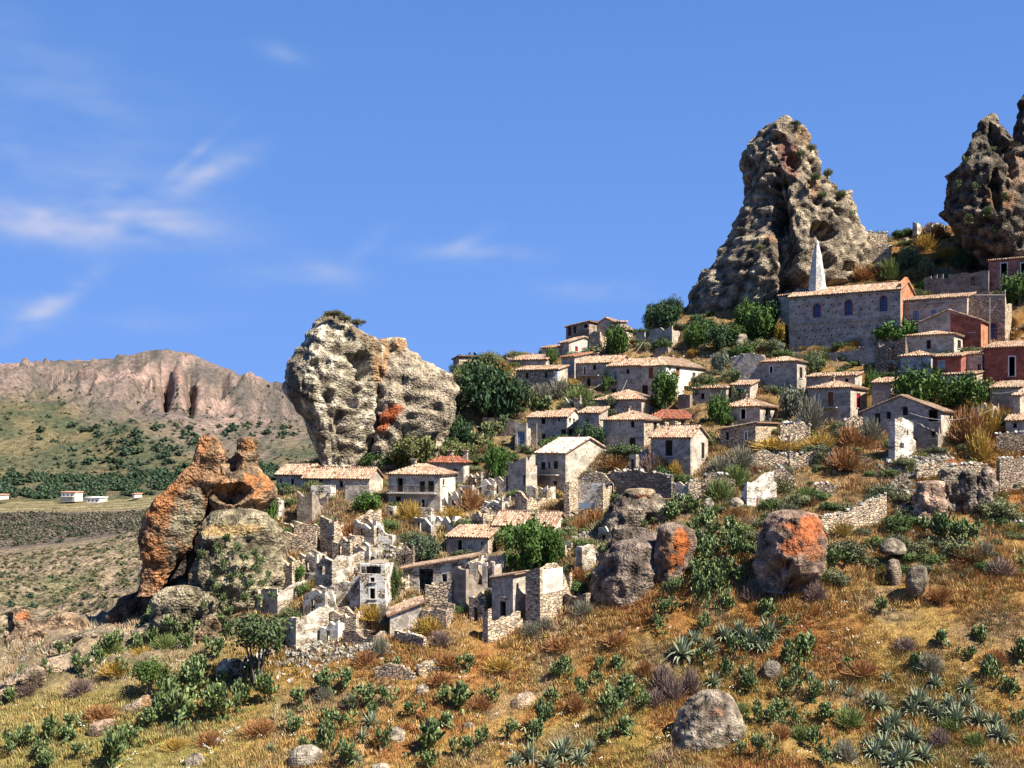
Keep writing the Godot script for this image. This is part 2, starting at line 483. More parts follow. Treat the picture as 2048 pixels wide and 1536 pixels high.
func wall(mb: MB, O: Vector3, e: Vector3, n: Vector3, L: float, y0: float, prof: Array, ops: Array, t: float, jag := 0.0, sd := 0) -> void:
	# a wall with real openings: O lower corner, e along, n outwards, prof [[s, height]...], ops [[s0, s1, h0, h1]...]
	var bs := [0.0, L]
	for q in prof: bs.append(clampf(q[0], 0.0, L))
	for q in ops:
		bs.append(clampf(q[0], 0.0, L)); bs.append(clampf(q[1], 0.0, L))
	if jag > 0.0:
		var s := 0.45
		while s < L - 0.3:
			bs.append(s); s += 0.3 + 0.3 * absf(sin(s * 17.0 + sd))
	bs.sort()
	var b := [bs[0]]
	for q in bs:
		if q - b[-1] > 0.015: b.append(q)
	var hs := []
	for s in b:
		var y: float = prof[0][1]
		for i in prof.size() - 1:
			if s >= prof[i][0] - 1e-4:
				y = lerpf(prof[i][1], prof[i + 1][1], clampf((s - prof[i][0]) / maxf(prof[i + 1][0] - prof[i][0], 1e-3), 0, 1))
		if jag > 0.0:
			y += (nz2.get_noise_2d(s * 28.0 + sd * 13.0, sd * 7.0) * 1.7 - 0.25 + (absf(fmod(sin(s * 127.1 + sd * 3.7) * 437.5, 1.0)) - 0.6) * 0.35) * jag
		hs.append(y)
	var w := Color.WHITE
	var inn := -n * t
	var prev := []
	for i in b.size():
		var cur := []
		var s0: float = b[i]
		if i < b.size() - 1:
			var s1: float = b[i + 1]
			var m := (s0 + s1) * 0.5
			var cuts := []
			for q in ops:
				if q[0] < m and q[1] > m: cuts.append([q[2], q[3]])
			cuts.sort_custom(func(p, q): return p[0] < q[0])
			cur = _spans(minf(hs[i], hs[i + 1]), y0, cuts)
			var p0 := O + e * s0; var p1 := O + e * s1
			for k in cur.size():
				var sp: Array = cur[k]
				var ta: float = sp[1]; var tb: float = sp[1]
				if not sp[2]:
					ta = hs[i]; tb = hs[i + 1]
				var lo := Vector3.UP * float(sp[0])
				mb.quad(p0 + lo, p1 + lo, p1 + Vector3.UP * tb, p0 + Vector3.UP * ta, w, n)
				mb.quad(p0 + lo + inn, p1 + lo + inn, p1 + Vector3.UP * tb + inn, p0 + Vector3.UP * ta + inn, w, -n)
				mb.quad(p0 + Vector3.UP * ta, p1 + Vector3.UP * tb, p1 + Vector3.UP * tb + inn, p0 + Vector3.UP * ta + inn, w, Vector3.UP)
				if sp[0] > y0 + 0.01:
					mb.quad(p0 + lo, p1 + lo, p1 + lo + inn, p0 + lo + inn, w, Vector3.DOWN)
		# faces where the solid of one side meets the air of the other
		var at := O + e * s0
		for side in 2:
			var mine: Array = prev if side == 0 else cur
			var other: Array = cur if side == 0 else prev
			for sp in mine:
				var y: float = sp[0]
				var top: float = sp[1] if sp[2] else maxf(sp[1], hs[i])
				var segs := []
				for o in other:
					var olo: float = o[0]; var ohi: float = o[1] if o[2] else maxf(o[1], hs[i])
					if olo > y:
						segs.append([y, minf(olo, top)])
					y = maxf(y, ohi)
				if y < top: segs.append([y, top])
				for q in segs:
					if q[1] - q[0] > 0.01:
						var a := at + Vector3.UP * float(q[0]); var c := at + Vector3.UP * float(q[1])
						mb.quad(a, c, c + inn, a + inn, w, e if side == 0 else -e)
		prev = cur

# ---------------------------------------------------------------- tiled roofs
const TILE := [Color(0.55, 0.34, 0.25), Color(0.62, 0.45, 0.36), Color(0.68, 0.56, 0.47), Color(0.66, 0.6, 0.53), Color(0.4, 0.21, 0.15), Color(0.33, 0.26, 0.23), Color(0.68, 0.48, 0.39)]
func tiles(mb: MB, slab: MB, A: Vector3, ex: Vector3, L: float, up: Vector3, T: float, l: float, r: float, tint: Color, lost := 0.02) -> void:
	var n := ex.cross(-up).normalized()
	if n.y < 0: n = -n
	var B := A + ex * L; var C := A + ex * (L - r) + up * T; var D := A + ex * l + up * T
	var dn := -n * 0.14
	var br := Color(0.22, 0.13, 0.085)
	slab.quad(A, B, C, D, br, n); slab.quad(A + dn, B + dn, C + dn, D + dn, br, -n)
	slab.quad(A, B, B + dn, A + dn, br, -up); slab.quad(B, C, C + dn, B + dn, br, ex); slab.quad(A, D, D + dn, A + dn, br, -ex); slab.quad(D, C, C + dn, D + dn, br, up)
	var k := maxi(2, int(L / 0.34))
	var step := L / k
	for i in k:
		var s := (i + 0.5) * step
		var tm := T
		if s < l: tm = T * s / l
		elif s > L - r: tm = T * (L - s) / r
		var rows := maxi(1, int(round(tm / 0.55)))
		var dl := tm / rows
		var tone: Color = TILE[rng.randi() % 7]
		for j in rows:
			if rng.randf() < lost: continue
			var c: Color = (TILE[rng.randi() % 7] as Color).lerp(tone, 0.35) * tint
			c = c * rng.randf_range(0.8, 1.15)
			var o := A + ex * (s + rng.randf_range(-0.03, 0.03)) + up * (j * dl - 0.03) + n * (0.015 + rng.randf() * 0.03)
			var f := up * (dl + 0.06)
			var hw := step * 0.36; var lift := 0.13
			var p := [o - ex * hw, o - ex * hw * 0.5 + n * lift, o + ex * hw * 0.5 + n * lift, o + ex * hw]
			var ns := [(n - ex).normalized(), n, (n + ex).normalized()]
			for q in 3:
				mb.quad(p[q], p[q + 1], p[q + 1] + f - n * 0.04, p[q] + f - n * 0.04, c, ns[q])
			mb.quad(p[0], p[1], p[2], p[3], c * 0.8, -up)

func frame_parts(root: Node3D, O: Vector3, e: Vector3, n: Vector3, q: Array, style: String) -> void:
	# what sits in an opening: frame, shutters, panes, door
	if style == "h" or style == "n": return
	var s0: float = q[0]; var s1: float = q[1]; var y0: float = q[2]; var y1: float = q[3]
	var bt := Basis(e, Vector3.UP, n)
	var mid := O + e * (s0 + s1) * 0.5 + Vector3.UP * (y0 + y1) * 0.5
	var w := s1 - s0; var hh := y1 - y0
	var f := MB.new()
	var fc := Color(0.5, 0.46, 0.4)
	if style in ["s", "d", "v"]: fc = Color(0.1, 0.075, 0.055)
	if style == "r": fc = Color(0.3, 0.05, 0.04)
	if style == "p": fc = Color(0.62, 0.59, 0.54)
	var b := 0.1 if style != "p" else 0.17
	var zz := n * (-0.1 if style != "p" else -0.02)
	var dp := 0.1
	f.box(Transform3D(bt, mid - e * (w * 0.5 - b * 0.5) + zz), Vector3(b, hh, dp), fc)
	f.box(Transform3D(bt, mid + e * (w * 0.5 - b * 0.5) + zz), Vector3(b, hh, dp), fc)
	f.box(Transform3D(bt, mid + Vector3.UP * (hh * 0.5 - b * 0.5) + zz), Vector3(w - 2 * b, b, dp), fc)
	var door := hh > 1.75 and y0 < 0.5
	if not door:
		f.box(Transform3D(bt, mid - Vector3.UP * (hh * 0.5 + 0.05) + n * 0.04), Vector3(w + 0.2, 0.1, 0.16), Color(0.45, 0.42, 0.37))
	var o := part("door" if door else "window", f.mesh(), M.plain, root)
	if style in ["v", "p"]: return
	var leafcol := Color(0.035, 0.026, 0.02)
	var m: Material = M.wood
	if style == "r": leafcol = Color(0.42, 0.02, 0.03)
	if style == "b": leafcol = Color(0.1, 0.15, 0.24); m = M.glass
	if style == "c": leafcol = Color(0.3, 0.5, 0.68)
	if style == "w": leafcol = Color(0.72, 0.7, 0.66)
	if style == "o": leafcol = Color(0.3, 0.11, 0.04)
	var halves := 2 if w > 0.7 else 1
	for k in halves:
		var pm := MB.new()
		var pw := (w - 2 * b) / halves
		var cc := mid + e * ((k + 0.5) * pw - (w - 2 * b) * 0.5) - n * 0.17
		pm.box(Transform3D(bt, cc), Vector3(pw - 0.02, hh - b, 0.05), leafcol)
		if style in ["s", "r", "o", "d"]:
			for j in 5:
				pm.box(Transform3D(bt, cc + Vector3.UP * (hh - b) * ((j + 0.5) / 5.0 - 0.5) + n * 0.035), Vector3(pw * 0.8, hh * 0.1, 0.03), leafcol * 1.25)
		elif style == "b":
			pm.box(Transform3D(bt, cc + n * 0.035), Vector3(0.05, hh - b, 0.03), Color(0.4, 0.4, 0.4))
			pm.box(Transform3D(bt, cc + n * 0.037), Vector3(pw, 0.05, 0.03), Color(0.4, 0.4, 0.4))
		part("pane" if style in ["b", "c"] else ("door_leaf" if door else "shutter"), pm.mesh(), m, o)

func rect_openings(list: Array, O: Vector3, e: Vector3, n: Vector3, base: Transform3D, L: float) -> Array:
	# turns measured openings into places along a facade: [x0, x1, y0, y1, style]
	var out := []
	var wo := base * O; var we := base.basis * e; var wn := base.basis * n
	for q in list:
		var r := []
		for k in 2:
			var dir := Vector3((q[k] - 1024.0) / F, 0, -1)
			var tt := wo.dot(wn) / dir.dot(wn)
			r.append((dir * tt - wo).dot(we))
			if k == 1:
				var d := -(dir * tt).z
				r.append((HZ - q[3]) / F * d - base.origin.y); r.append((HZ - q[2]) / F * d - base.origin.y)
		var a := clampf(minf(r[0], r[1]), 0.12, L - 0.4); var b := clampf(maxf(r[0], r[1]), a + 0.25, L - 0.12)
		out.append([a, b, r[2], r[3], q[4]])
	return out

func house(called: String, label: String, xs: Array, ys: Array, al: float, roof: String, m: String, o := {}) -> Node3D:
	# xs: far left end, near corner, far right end of the two seen facades; ys: eave and foot at the near corner; al: how far the front turns away
	var D: float = o.d if o.has("d") else (1.0 if collecting else -hit(xs[1], ys[1]).z)
	var C := P(xs[1], ys[1], D)
	if collecting:
		if o.has("d"): feet.append([C.x, C.y - 0.1, C.z])
		return null
	var H: float = (ys[1] - ys[0]) / F * D
	var a := deg_to_rad(al)
	var tl: float = (xs[0] - 1024.0) / F; var tr: float = (xs[2] - 1024.0) / F
	var w: float = clampf((C.x - tl * D) / (cos(a) + tl * sin(a)), 1.0, 40.0)
	var d: float = o.get("dep", 6.5)
	if xs[2] - xs[1] > 2.5 and not o.has("dep"):
		var den := sin(a) - tr * cos(a)
		d = clampf((tr * D - C.x) / den, 2.5, 13.0) if den > 0.02 else 8.0
	var X := Vector3(cos(a), 0, sin(a)); var Z := Vector3(-sin(a), 0, cos(a))
	var ruin := roof == "ruin"
	var root := thing(called, label, o.get("cat", "ruin" if ruin else "house"), C - X * w * 0.5 - Z * d * 0.5, -a)
	pads.append([root.position, X, Z, w, d, o.get("floor", -0.3)])
	dims[called] = pads[-1]
	marks.append([(xs[0] + xs[2]) * 0.5, ys[1], o.get("mk", "")])
	var base := root.transform
	var low: float = -o.get("sink", 3.0)
	var rise: float = o.get("rise", clampf((d if roof in ["gx", "sf"] else w) * (0.5 if roof in ["gx", "gz"] else 0.36) * 0.36, 0.7, 2.6))
	if roof == "hip": rise = o.get("rise", minf(w, d) * 0.19)
	var rh := func(x: float, z: float) -> float:
		match roof:
			"gx": return H + rise * (1.0 - absf(z) / (d * 0.5))
			"gz": return H + rise * (1.0 - absf(x) / (w * 0.5))
			"sf": return H + rise * (0.5 - z / d)
			"sr": return H + rise * (0.5 - x / w)
			"sl": return H + rise * (x / w - 0.5)
		return H
	var t := 0.5
	var sides := [["front_wall", Vector3(-w / 2, 0, d / 2), Vector3.RIGHT, Vector3.BACK, w, "fo", "fp", m], ["right_wall", Vector3(w / 2, 0, d / 2 - t), Vector3.FORWARD, Vector3.RIGHT, d - 2 * t, "ro", "rp", o.get("rm", m)],
		["back_wall", Vector3(-w / 2, 0, -d / 2), Vector3.RIGHT, Vector3.FORWARD, w, "bo", "bp", m], ["left_wall", Vector3(-w / 2, 0, d / 2 - t), Vector3.FORWARD, Vector3.LEFT, d - 2 * t, "lo", "lp", m]]
	var sd := int(absf(C.x * 13.0 + D * 7.0))
	for s in sides:
		var O: Vector3 = s[1]; var e: Vector3 = s[2]; var n: Vector3 = s[3]; var L: float = s[4]
		var prof := []
		var jag := 0.0
		if ruin:
			var pr: Array = o.get(s[6], [0, 0.9, 0.4, 0.7, 1, 0.85])
			for k in range(0, pr.size(), 2): prof.append([pr[k] * L, pr[k + 1] * H])
			jag = o.get("jag", 0.55)
		else:
			for k in [0.0, 0.5, 1.0]:
				var pt: Vector3 = O + e * L * k
				prof.append([L * k, rh.call(pt.x, pt.z) - 0.05])
			if s[0] == "right_wall" and o.has("raise"):
				for q in prof: q[1] += o.raise
		var ops := rect_openings(o.get(s[5], []), O, e, n, base, L)
		var extra: Array = o.get("arches", []) if s[5] == "fo" else []
		var cuts := ops.duplicate()
		for q in rect_openings(extra, O, e, n, base, L):
			var ww: float = q[1] - q[0]
			for k in 6:
				var u := (k + 0.5) / 3.0 - 1.0
				cuts.append([q[0] + ww * k / 6.0, q[0] + ww * (k + 1) / 6.0, q[2], q[3] - ww * 0.5 + ww * 0.5 * sqrt(1.0 - u * u)])
			arch_window(root, O, e, n, q)
		var mb := MB.new()
		wall(mb, O, e, n, L, low, prof, cuts, t, jag, sd)
		part("wall", mb.mesh(), M[s[7]], root)
		for q in ops: frame_parts(root, O, e, n, q, q[4])
	if not ruin:
		put_roof(root, roof, w, d, H, rise, o)
	if o.has("chim"):
		for q in o.chim:
			var cm := MB.new()
			var cx: float = (q - 0.5) * w
			cm.box(Transform3D(Basis(), Vector3(cx, H + rise * 0.6 + 0.45, -d * 0.1)), Vector3(0.7, 1.5, 0.6), Color.WHITE)
			cm.box(Transform3D(Basis(), Vector3(cx, H + rise * 0.6 + 1.27, -d * 0.1)), Vector3(0.9, 0.14, 0.8), Color.WHITE)
			part("chimney", cm.mesh(), M.stone, root)
	if o.has("balc"):
		var b: Array = rect_openings([o.balc + ["n"]], sides[0][1], Vector3.RIGHT, Vector3.BACK, base, w)[0]
		var bm := MB.new()
		var bx: float = (b[0] + b[1]) * 0.5 - w / 2; var bw: float = b[1] - b[0]
		bm.box(Transform3D(Basis(), Vector3(bx, b[2], d / 2 + 0.5)), Vector3(bw, 0.14, 1.0), Color(0.4, 0.37, 0.33))
		var bal := part("balcony", bm.mesh(), M.plain, root)
		var rl := MB.new()
		for k in int(bw / 0.25) + 1:
			rl.box(Transform3D(Basis(), Vector3(bx - bw / 2 + 0.05 + k * (bw - 0.1) / int(bw / 0.25 + 0.001), b[2] + 0.5, d / 2 + 0.95)), Vector3(0.04, 0.9, 0.04), Color(0.06, 0.05, 0.05))
		rl.box(Transform3D(Basis(), Vector3(bx, b[2] + 0.97, d / 2 + 0.95)), Vector3(bw, 0.06, 0.06), Color(0.06, 0.05, 0.05))
		part("railing", rl.mesh(), M.plain, bal)
	if o.has("quoins"):
		for k in int(H / 0.45):
			var qm := MB.new()
			var bw2 := 0.75 if k % 2 == 0 else 0.45
			qm.box(Transform3D(Basis(), Vector3(w / 2 - bw2 / 2 + 0.03, k * 0.45 + 0.2, d / 2 - (0.6 - bw2 / 2) + 0.03 + 0.15)), Vector3(bw2, 0.4, 1.2 - bw2), Color(0.8, 0.76, 0.68))
			part("quoin", qm.mesh(), M.plain, root)
	if o.has("dados"):
		for q in o.dados:
			var b: Array = rect_openings([[xs[0], xs[1], q[0], q[1], "n"]], sides[0][1], Vector3.RIGHT, Vector3.BACK, base, w)[0]
			var dm := MB.new()
			dm.box(Transform3D(Basis(), Vector3(0, (b[2] + b[3]) * 0.5, d / 2 + 0.06)), Vector3(w + 0.16, maxf(b[3] - b[2], 0.15), 0.2), Color.WHITE)
			part("cornice", dm.mesh(), M[m], root)
	if o.get("slab", false):
		var sm := MB.new()
		sm.box(Transform3D(Basis(), Vector3(0, H * 0.985, -0.1)), Vector3(w - 1.02, 0.2, d - 1.3), Color(0.25, 0.2, 0.16))
		part("ceiling", sm.mesh(), M.plain, root)
	if ruin:
		rubble_in(root, w, d)
	return root

func rubble_in(root: Node3D, w: float, d: float) -> void:
	var mb := MB.new()
	for k in int(w * d * 1.2):
		var s := rng.randf_range(0.15, 0.5)
		var b := Basis.from_euler(Vector3(rng.randf() * 3, rng.randf() * 3, rng.randf() * 3))
		mb.box(Transform3D(b, Vector3(rng.randf_range(-0.45, 0.45) * w, -0.15 + rng.randf() * 0.3, rng.randf_range(-0.45, 0.45) * d)), Vector3(s, s * 0.6, s * 0.8), g(rng.randf_range(0.3, 0.6)) * Color(1, 0.93, 0.82))
	part("fallen_stones", mb.mesh(), M.plain, root, true)

func arch_window(root: Node3D, O: Vector3, e: Vector3, n: Vector3, q: Array) -> void:
	var w: float = q[1] - q[0]; var mid: Vector3 = O + e * (q[0] + w * 0.5)
	var r := w * 0.5; var sp: float = q[3] - r
	var f := MB.new(); var pn := MB.new()
	var fc := Color(0.36, 0.13, 0.1)
	var pts := [Vector2(-r, q[2]), Vector2(-r, sp)]
	for k in range(1, 8): pts.append(Vector2(-cos(PI * k / 8.0) * r, sp + sin(PI * k / 8.0) * r))
	pts.append(Vector2(r, sp)); pts.append(Vector2(r, q[2]))
	for k in pts.size() - 1:
		var a: Vector2 = pts[k]; var b: Vector2 = pts[k + 1]
		var pa: Vector3 = mid + e * a.x + Vector3.UP * a.y + n * 0.04; var pb: Vector3 = mid + e * b.x + Vector3.UP * b.y + n * 0.04
		var oa: Vector3 = mid + e * a.x * 1.25 + Vector3.UP * (a.y + (0.15 if a.y > sp else 0.0)) + n * 0.04; var ob: Vector3 = mid + e * b.x * 1.25 + Vector3.UP * (b.y + (0.15 if b.y > sp else 0.0)) + n * 0.04
		f.quad(pa, pb, ob, oa, fc, n); f.quad(oa, ob, ob - n * 0.04, oa - n * 0.04, fc, Vector3(0, 1, 0)); f.quad(pa, pb, pb - n * 0.3, pa - n * 0.3, fc)
		pn.tri(mid + Vector3.UP * sp - n * 0.3, pa - n * 0.34, pb - n * 0.34, Color(0.035, 0.06, 0.16), n)
	pn.tri(mid + Vector3.UP * sp - n * 0.3, mid + e * r + Vector3.UP * float(q[2]) - n * 0.3, mid - e * r + Vector3.UP * float(q[2]) - n * 0.3, Color(0.035, 0.06, 0.16), n)
	var o := part("window", f.mesh(), M.plain, root)
	part("pane", pn.mesh(), M.glass, o)
	var bars := MB.new()
	var bt := Basis(e, Vector3.UP, n)
	for k in [-0.33, 0.33]:
		bars.box(Transform3D(bt, mid + e * k * w * 0.95 + Vector3.UP * (q[2] + q[3]) * 0.5 - n * 0.24), Vector3(0.06, (q[3] - q[2]) * 0.9, 0.05), Color(0.16, 0.19, 0.32))
	for k in 4:
		bars.box(Transform3D(bt, mid + Vector3.UP * lerpf(q[2], sp, (k + 0.5) / 4.0) - n * 0.22), Vector3(w, 0.06, 0.05), Color(0.16, 0.19, 0.32))
	part("glazing_bars", bars.mesh(), M.plain, o)

func put_roof(root: Node3D, roof: String, w: float, d: float, H: float, rise: float, o: Dictionary) -> void:
	var tm := MB.new(); var sl := MB.new()
	var tint: Color = o.get("tint", Color.WHITE)
	var lost: float = o.get("lost", 0.04)
	var ov := 0.35
	match roof:
		"gx", "gz":
			var a := d if roof == "gx" else w
			var b := w if roof == "gx" else d
			var run := a * 0.5 + ov
			var T := run * sqrt(1.0 + pow(rise / (a * 0.5), 2))
			var dy := rise * run / (a * 0.5)
			for s in [1.0, -1.0]:
				var up: Vector3; var A: Vector3; var ex: Vector3
				if roof == "gx":
					up = Vector3(0, dy, -s * run).normalized(); ex = Vector3.RIGHT; A = Vector3(-b / 2 - 0.25, H + rise - dy + 0.1, s * run)
				else:
					up = Vector3(0, dy, 0) + Vector3(-s * run, 0, 0); up = up.normalized(); ex = Vector3.BACK; A = Vector3(s * run, H + rise - dy + 0.1, -b / 2 - 0.25)
				tiles(tm, sl, A, ex, b + 0.5, up, T, 0, 0, tint, lost)
			for k in int(b / 0.5):
				var u := -b / 2 + (k + 0.5) * 0.5
				var cc: Color = TILE[rng.randi() % 7]
				tm.box(Transform3D(Basis(), Vector3(u, H + rise + 0.2, 0) if roof == "gx" else Vector3(0, H + rise + 0.2, u)), Vector3(0.48, 0.14, 0.34) if roof == "gx" else Vector3(0.34, 0.14, 0.48), cc * tint)
		"hip":
			var m := minf(w, d) * 0.5 + ov
			var fxx := w + 2 * ov; var fz := d + 2 * ov
			var T := sqrt(m * m + rise * rise)
			var y := H + 0.05
			for q in [[Vector3(-fxx / 2, y, fz / 2), Vector3.RIGHT, fxx, Vector3(0, 0, -1)], [Vector3(-fxx / 2, y, -fz / 2), Vector3.RIGHT, fxx, Vector3(0, 0, 1)], [Vector3(fxx / 2, y, -fz / 2), Vector3.BACK, fz, Vector3(-1, 0, 0)], [Vector3(-fxx / 2, y, -fz / 2), Vector3.BACK, fz, Vector3(1, 0, 0)]]:
				var up: Vector3 = (q[3] * m + Vector3.UP * rise).normalized()
				tiles(tm, sl, q[0], q[1], q[2], up, T, m, m, tint, lost)
		_:
			var ax := Vector3(0, 0, 1) if roof == "sf" else (Vector3(1, 0, 0) if roof == "sr" else Vector3(-1, 0, 0))
			var a := d if roof == "sf" else w
			var b := w if roof == "sf" else d
			var k := rise / a
			var low := H - ov * k
			if roof == "sl": low = H - rise - ov * k
			var up := (-ax + Vector3.UP * k).normalized()
			var ex := Vector3.RIGHT if roof == "sf" else Vector3.BACK
			tiles(tm, sl, ax * (a / 2 + ov) - ex * (b / 2 + 0.25) + Vector3.UP * (low + 0.1), ex, b + 0.5, up, (a + 2 * ov) * sqrt(1 + k * k), 0, 0, tint, lost)
	var r := part("roof", sl.mesh(), M.plain, root)
	if o.get("sheet", false):
		var wr := MB.new()
		for k in sl.v.size() / 3:
			wr.tri(sl.v[k * 3], sl.v[k * 3 + 2], sl.v[k * 3 + 1], Color.WHITE, sl.n[k * 3])
		r.mesh = wr.mesh(); r.material_override = M.white
		return
	part("roof_tiles", tm.mesh(), M.tile, r, true)

func wallseg(called: String, label: String, x0: float, y0: float, x1: float, y1: float, tops: Array, m := "stone", o := {}) -> Node3D:
	# a free-standing piece of wall between two feet on the hill; tops: heights in photograph pixels at even steps
	var a := hit(x0, y0) if not o.has("d0") else P(x0, y0, o.d0)
	var b := hit(x1, y1) if not o.has("d1") else P(x1, y1, o.d1)
	var e := Vector3(b.x - a.x, 0, b.z - a.z)
	var L := e.length()
	var root := thing(called, label, o.get("cat", "wall"), (a + b) * 0.5, -atan2(e.z, e.x))
	marks.append([(x0 + x1) * 0.5, maxf(y0, y1), o.get("mk", "")])
	var prof := []
	for k in tops.size():
		var u := float(k) / (tops.size() - 1)
		prof.append([u * L, (lerpf(y0, y1, u) - tops[k]) / F * lerpf(-a.z, -b.z, u) + lerpf(a.y, b.y, u) - root.position.y])
	var O := Vector3(-L / 2, 0, 0.3)
	var ops := rect_openings(o.get("fo", []), O, Vector3.RIGHT, Vector3.BACK, root.transform, L)
	var mb := MB.new()
	wall(mb, O, Vector3.RIGHT, Vector3.BACK, L, minf(a.y, b.y) - root.position.y - o.get("sink", 2.0), prof, ops, o.get("t", 0.6), o.get("jag", 0.45), int(x0))
	part("wall", mb.mesh(), M[m], root)
	for q in ops: frame_parts(root, O, Vector3.RIGHT, Vector3.BACK, q, q[4])
	if o.get("cap", true):
		var cm := MB.new()
		for k in int(L * 2.0):
			var u := rng.randf()
			var y := 0.0
			for i in prof.size() - 1:
				if u * L >= prof[i][0]: y = lerpf(prof[i][1], prof[i + 1][1], (u * L - prof[i][0]) / (prof[i + 1][0] - prof[i][0]))
			var s := rng.randf_range(0.2, 0.45)
			cm.box(Transform3D(Basis.from_euler(Vector3(rng.randf(), rng.randf() * 3, rng.randf())), Vector3(u * L - L / 2, y - 0.1, rng.randf_range(-0.2, 0.25))), Vector3(s, s * 0.6, s), g(rng.randf_range(0.24, 0.46)) * Color(1, 0.92, 0.82))
		part("coping_stones", cm.mesh(), M.plain, root, true)
	return root

